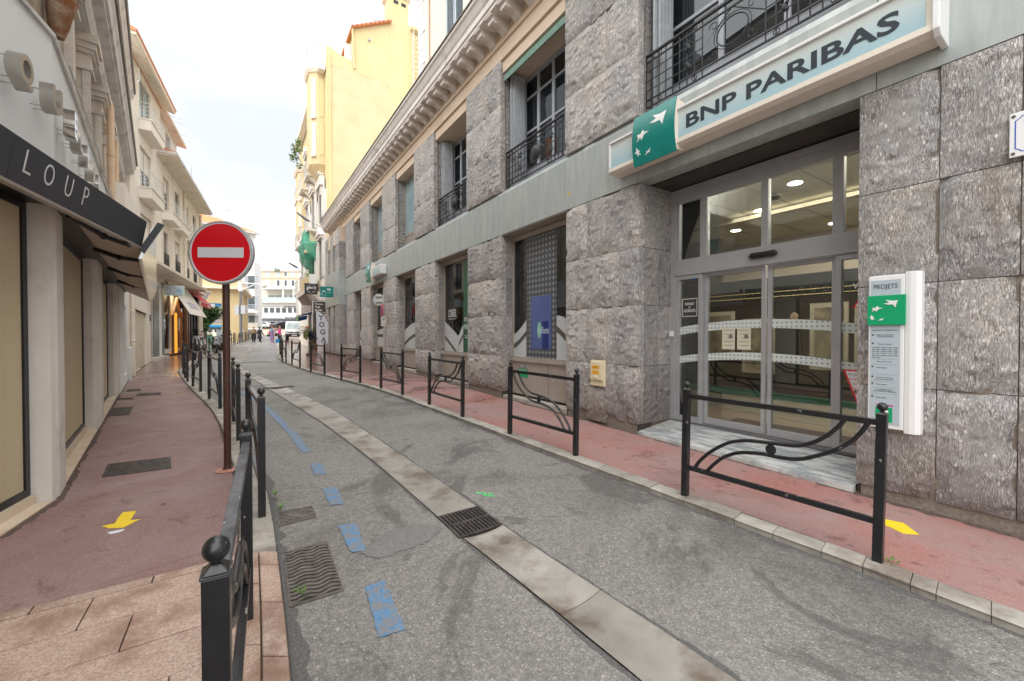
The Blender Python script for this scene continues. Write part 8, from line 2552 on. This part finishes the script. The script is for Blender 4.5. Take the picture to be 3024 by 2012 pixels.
def person(label, x, y, rz, h=1.68, lean=0.0, top=None, trouser=None, hair=None, arms=((.25, -.05, -.25), (-.25, -.05, -.25)), stride=.12, coat=None, mask=False, scarf=None, bag=None, hairlong=False):
    """local: faces -y; sizes follow the standing height"""
    t = thing('person', label, 'person', (x, y, zg(y)), rz)
    k = h / 1.70
    L = math.radians(lean)
    def up(v):      # lean the upper body forward about the hips
        x_, y_, z_ = v
        dz__ = z_ - .92
        return (x_ * k, (y_ - dz__ * math.sin(L)) * k, (.92 + dz__ * math.cos(L)) * k)
    V = [(0, 0, .95), (0, .01, 1.12), (0, .0, 1.32), (0, .0, 1.45), (0, -.01, 1.52), (0, -.02, 1.62)]
    pv = [up(v) if v[2] > .92 else tuple(q * k for q in v) for v in V]
    rad = [.125, .115, .13, .065, .05, .085]
    E = [(0, 1), (1, 2), (2, 3), (3, 4), (4, 5)]
    armp = []
    for side, (ax, ay, az) in zip((1, -1), arms):
        sh = (side * .17, 0, 1.40)
        el = (side * .21 + ax * .3, -.02 + ay * .6, 1.40 - .28)
        if az > 0: el = (side * .24, -.08 + ay * .5, 1.40 - .22)
        wr_ = (el[0] + ax * .5, el[1] + ay * 1.2 - .03, el[2] + az)
        b0 = len(pv)
        A = [up(sh), up(el), up(wr_)]
        d = (Vector(A[2]) - Vector(A[1])).normalized()
        pv += A
        rad += [.062, .046, .034]
        E += [(2, b0), (b0, b0 + 1), (b0 + 1, b0 + 2)]
        pal = Vector(A[2]) + d * .05 * k
        pv.append(tuple(pal)); rad.append(.032); E.append((b0 + 2, b0 + 3))
        sidev = d.cross(Vector((0, 1, .2))).normalized()
        for f_, (off, ln_) in enumerate(((-.026, .06), (-.009, .07), (.009, .066), (.026, .052))):
            tip = pal + d * ln_ * k + sidev * off * k * 1.3 + Vector((0, -.012, 0))
            pv.append(tuple(tip)); rad.append(.0085); E.append((b0 + 3, len(pv) - 1))
        th = pal + sidev * -.045 * k + d * .02 * k
        pv.append(tuple(th)); rad.append(.010); E.append((b0 + 3, len(pv) - 1))
        armp.append(A)
    legp = []
    for side in (1, -1):
        st_ = stride * side
        hp = (side * .09 * k, 0, .90 * k); kn = (side * .10 * k, -st_ * .7 * k - .02, .50 * k); an = (side * .10 * k, st_ * .6 * k if side * stride < 0 else -st_ * 1.0 * k, .09 * k); toe = (an[0], an[1] - .16 * k, .04 * k)
        b0 = len(pv)
        pv += [hp, kn, an, toe]; rad += [.085, .06, .042, .035]
        E += [(0, b0), (b0, b0 + 1), (b0 + 1, b0 + 2), (b0 + 2, b0 + 3)]
        legp.append([hp, kn, an, toe])
    skin_mesh('body', pv, E, [r * k for r in rad], M['skin'], t)
    hd = Vector(pv[5])
    q = MB(); q.ball(hd + Vector((0, -.01, .03)), .098 * k, 16, 10, sc_=(.86, 1.0, 1.18)); q.ball(hd + Vector((0, -.108 * k, .01)), .016 * k, 8, 5, sc_=(.8, 1, 1.2)); q.ball(hd + Vector((.09 * k, 0, .02)), .022 * k, 8, 5, sc_=(.5, .8, 1.2)); q.ball(hd + Vector((-.09 * k, 0, .02)), .022 * k, 8, 5, sc_=(.5, .8, 1.2)); q.build('head', M['skin'], t, smooth=True)
    q = MB()
    for sx in (-1, 1): q.ball(hd + Vector((sx * .034 * k, -.098 * k, .04 * k)), .011 * k, 8, 5)
    q.build('eye', M['blackp'], t)
    q = MB(); q.ball(hd + Vector((0, -.098 * k, -.035 * k)), .022 * k, 8, 4, sc_=(1, .4, .3)); q.build('mouth', solid('lips', (.4, .12, .1)), t)
    hm = solid('hair_' + (hair or ('dark',))[0], (hair or ('dark', (.03, .02, .015)))[1])
    q = MB(); q.ball(hd + Vector((0, .018 * k, .055 * k)), .108 * k, 14, 8, sc_=(.95, 1.02, 1.08))
    if hairlong: q.ball(hd + Vector((0, .06 * k, -.05 * k)), .10 * k, 12, 8, sc_=(1, .7, 1.7))
    q.build('hair', hm, t, smooth=True)
    if mask:
        q = MB(); q.ball(hd + Vector((0, -.07 * k, -.02 * k)), .062 * k, 12, 8, sc_=(1.1, .8, .9)); q.build('face_mask', M['white'], t, smooth=True)
    tm = solid('cloth_' + top[0], top[1], .85); bm = solid('cloth_' + trouser[0], trouser[1], .85)
    chain = [([pv[0], pv[1], pv[2], pv[3]], [.165 * k, .15 * k, .175 * k, .07 * k])]
    for A in armp: chain.append(([pv[2], A[0], A[1], A[2]], [.09 * k, .078 * k, .06 * k, .045 * k]))
    limb_mesh('jacket', chain, tm, t)
    limb_mesh('trousers', [([l[0], l[1], l[2]], [.112 * k, .082 * k, .062 * k]) for l in legp], bm, t)
    q = MB()
    for l in legp: q.ball((l[3][0], (l[2][1] + l[3][1]) / 2, .045 * k), .07 * k, 10, 6, sc_=(.7, 1.9, .7))
    q.build('shoe', M['blackp'] if not coat or coat[0] != 'purple' else solid('purple_shoe', (.12, .04, .14)), t, smooth=True)
    if coat:
        q = MB(); rings = []
        for z, rx, ry in ((.36, .26, .22), (.6, .25, .2), (.9, .21, .17), (1.12, .19, .15), (1.32, .21, .16), (1.43, .12, .1)):
            c = up((0, 0, z)) if z > .92 else (0, 0, z * k)
            rings.append([(c[0] + rx * k * math.cos(a * math.pi / 8), c[1] + ry * k * math.sin(a * math.pi / 8), c[2]) for a in range(16)])
        q.loft(rings); q.build('coat', solid('cloth_' + coat[0], coat[1], .85), t, smooth=True)
    if scarf:
        q = MB(); c = Vector(pv[3]); q.lathe([(.07, -.06), (.13, -.03), (.14, .03), (.08, .07)], c + Vector((0, -.02, 0)), 12); q.tube([c + Vector((.05, -.12, 0)), c + Vector((.09, -.17, -.25)), c + Vector((.07, -.18, -.5))], [.06, .07, .05], 8); q.tube([c + Vector((-.05, -.12, 0)), c + Vector((-.10, -.16, -.22)), c + Vector((-.1, -.15, -.42))], [.06, .07, .05], 8); q.build('scarf', solid('cloth_' + scarf[0], scarf[1], .9), t, smooth=True)
    return t, pv, k


def bag(label, parent_pos, size, mat, rz=0):
    t = thing('bag', label, 'bag', parent_pos, rz)
    q = MB(); q.box(-size[0] / 2, size[0] / 2, -size[1] / 2, size[1] / 2, -size[2] / 2, size[2] / 2); q.build('bag_body', mat, t, bevel=min(size) * .3)
    q = MB(); q.tube([(-size[0] * .4, 0, size[2] * .4), (-size[0] * .3, 0, size[2] * .9), (0, .02, size[2] * 1.15), (size[0] * .3, 0, size[2] * .9), (size[0] * .4, 0, size[2] * .4)], .012, 5); q.build('strap', M['blackp'], t)
    return t


person('masked person leaning forward in dark jacket, green scarf and green trousers beside the yoga flag', -11.35, 23.5, R_(-22), 1.66, 30, ('navy', (.018, .028, .04)), ('olive', (.12, .13, .08)), ('ginger', (.45, .19, .07)), ((.26, .02, -.16), (-.26, .02, -.16)), .26, mask=True, scarf=('moss', (.13, .14, .05)))
bag('small black bag hanging at the waist of the masked person', (-11.2, 23.15, zg(23.5) + .98), (.26, .1, .18), M['blackp'], R_(-20))
person('walker seen from behind in a brown patterned jacket and black skirt', -26.95, 43.2, R_(200), 1.58, 0, ('brown', (.20, .145, .07)), ('black', (.012, .012, .015)), ('fair', (.38, .20, .09)), stride=.06, coat=('black', (.012, .012, .015)))
q = limb_mesh('x', [([(0, 0, .95), (0, 0, 1.2), (0, 0, 1.38)], [.20, .215, .12])], solid('cloth_brown', (.20, .145, .07)), None); q.name = 'brown_cape'; q.parent = [o for o in bpy.data.objects if o.name.startswith('person')][-1]
person('walker in dark clothes close beside the brown jacket', -27.0, 44.3, R_(170), 1.56, 0, ('black', (.015, .015, .02)), ('black', (.015, .015, .02)), ('dark', (.03, .02, .015)), stride=.10, coat=('charcoal', (.02, .02, .028)))
person('woman in a long lilac coat and blue cardigan holding a small child', -25.1, 43.3, R_(70), 1.60, 0, ('blue', (.10, .26, .36)), ('pink', (.42, .17, .35)), ('brown', (.10, .035, .02)), ((-.1, -.22, .16), (.1, -.22, .16)), .08, coat=('lilac', (.28, .18, .34)), hairlong=True)
person('small child carried in the arms of the woman in lilac', -24.75, 43.2, R_(200), .72, 0, ('rose', (.55, .3, .3)), ('pale', (.5, .45, .42)), ('fair', (.45, .28, .15)), stride=.04).__getitem__(0).location.z += .82
bag('red backpack worn by the woman in lilac', (-25.3, 43.28, zg(43.3) + 1.0), (.24, .18, .36), solid('red_bag', (.5, .02, .02)))
bag('dark shoulder bag at the hip of the woman in lilac', (-25.32, 43.05, zg(43.3) + .74), (.26, .14, .22), M['blackp'])
person('person in a bright pink top behind the barriers on the right bend', -24.9, 44.3, R_(110), 1.60, 4, ('fuchsia', (.58, .04, .22)), ('black', (.012, .012, .015)), ('fair', (.45, .28, .15)), stride=.08)
bag('black bag carried by the person in pink', (-25.0, 43.9, zg(44) + .82), (.3, .2, .34), M['blackp'])
q = MB(); q.box(-.1, .1, -.04, .04, 0, .22); o = q.build('blue_bag', solid('sky_blue_bag', (.05, .35, .7)), None, loc=(-12.95, 22.9, zg(23) + .70)); tag(o, 'small sky blue bag tied to the barriers on the right bend', 'bag')
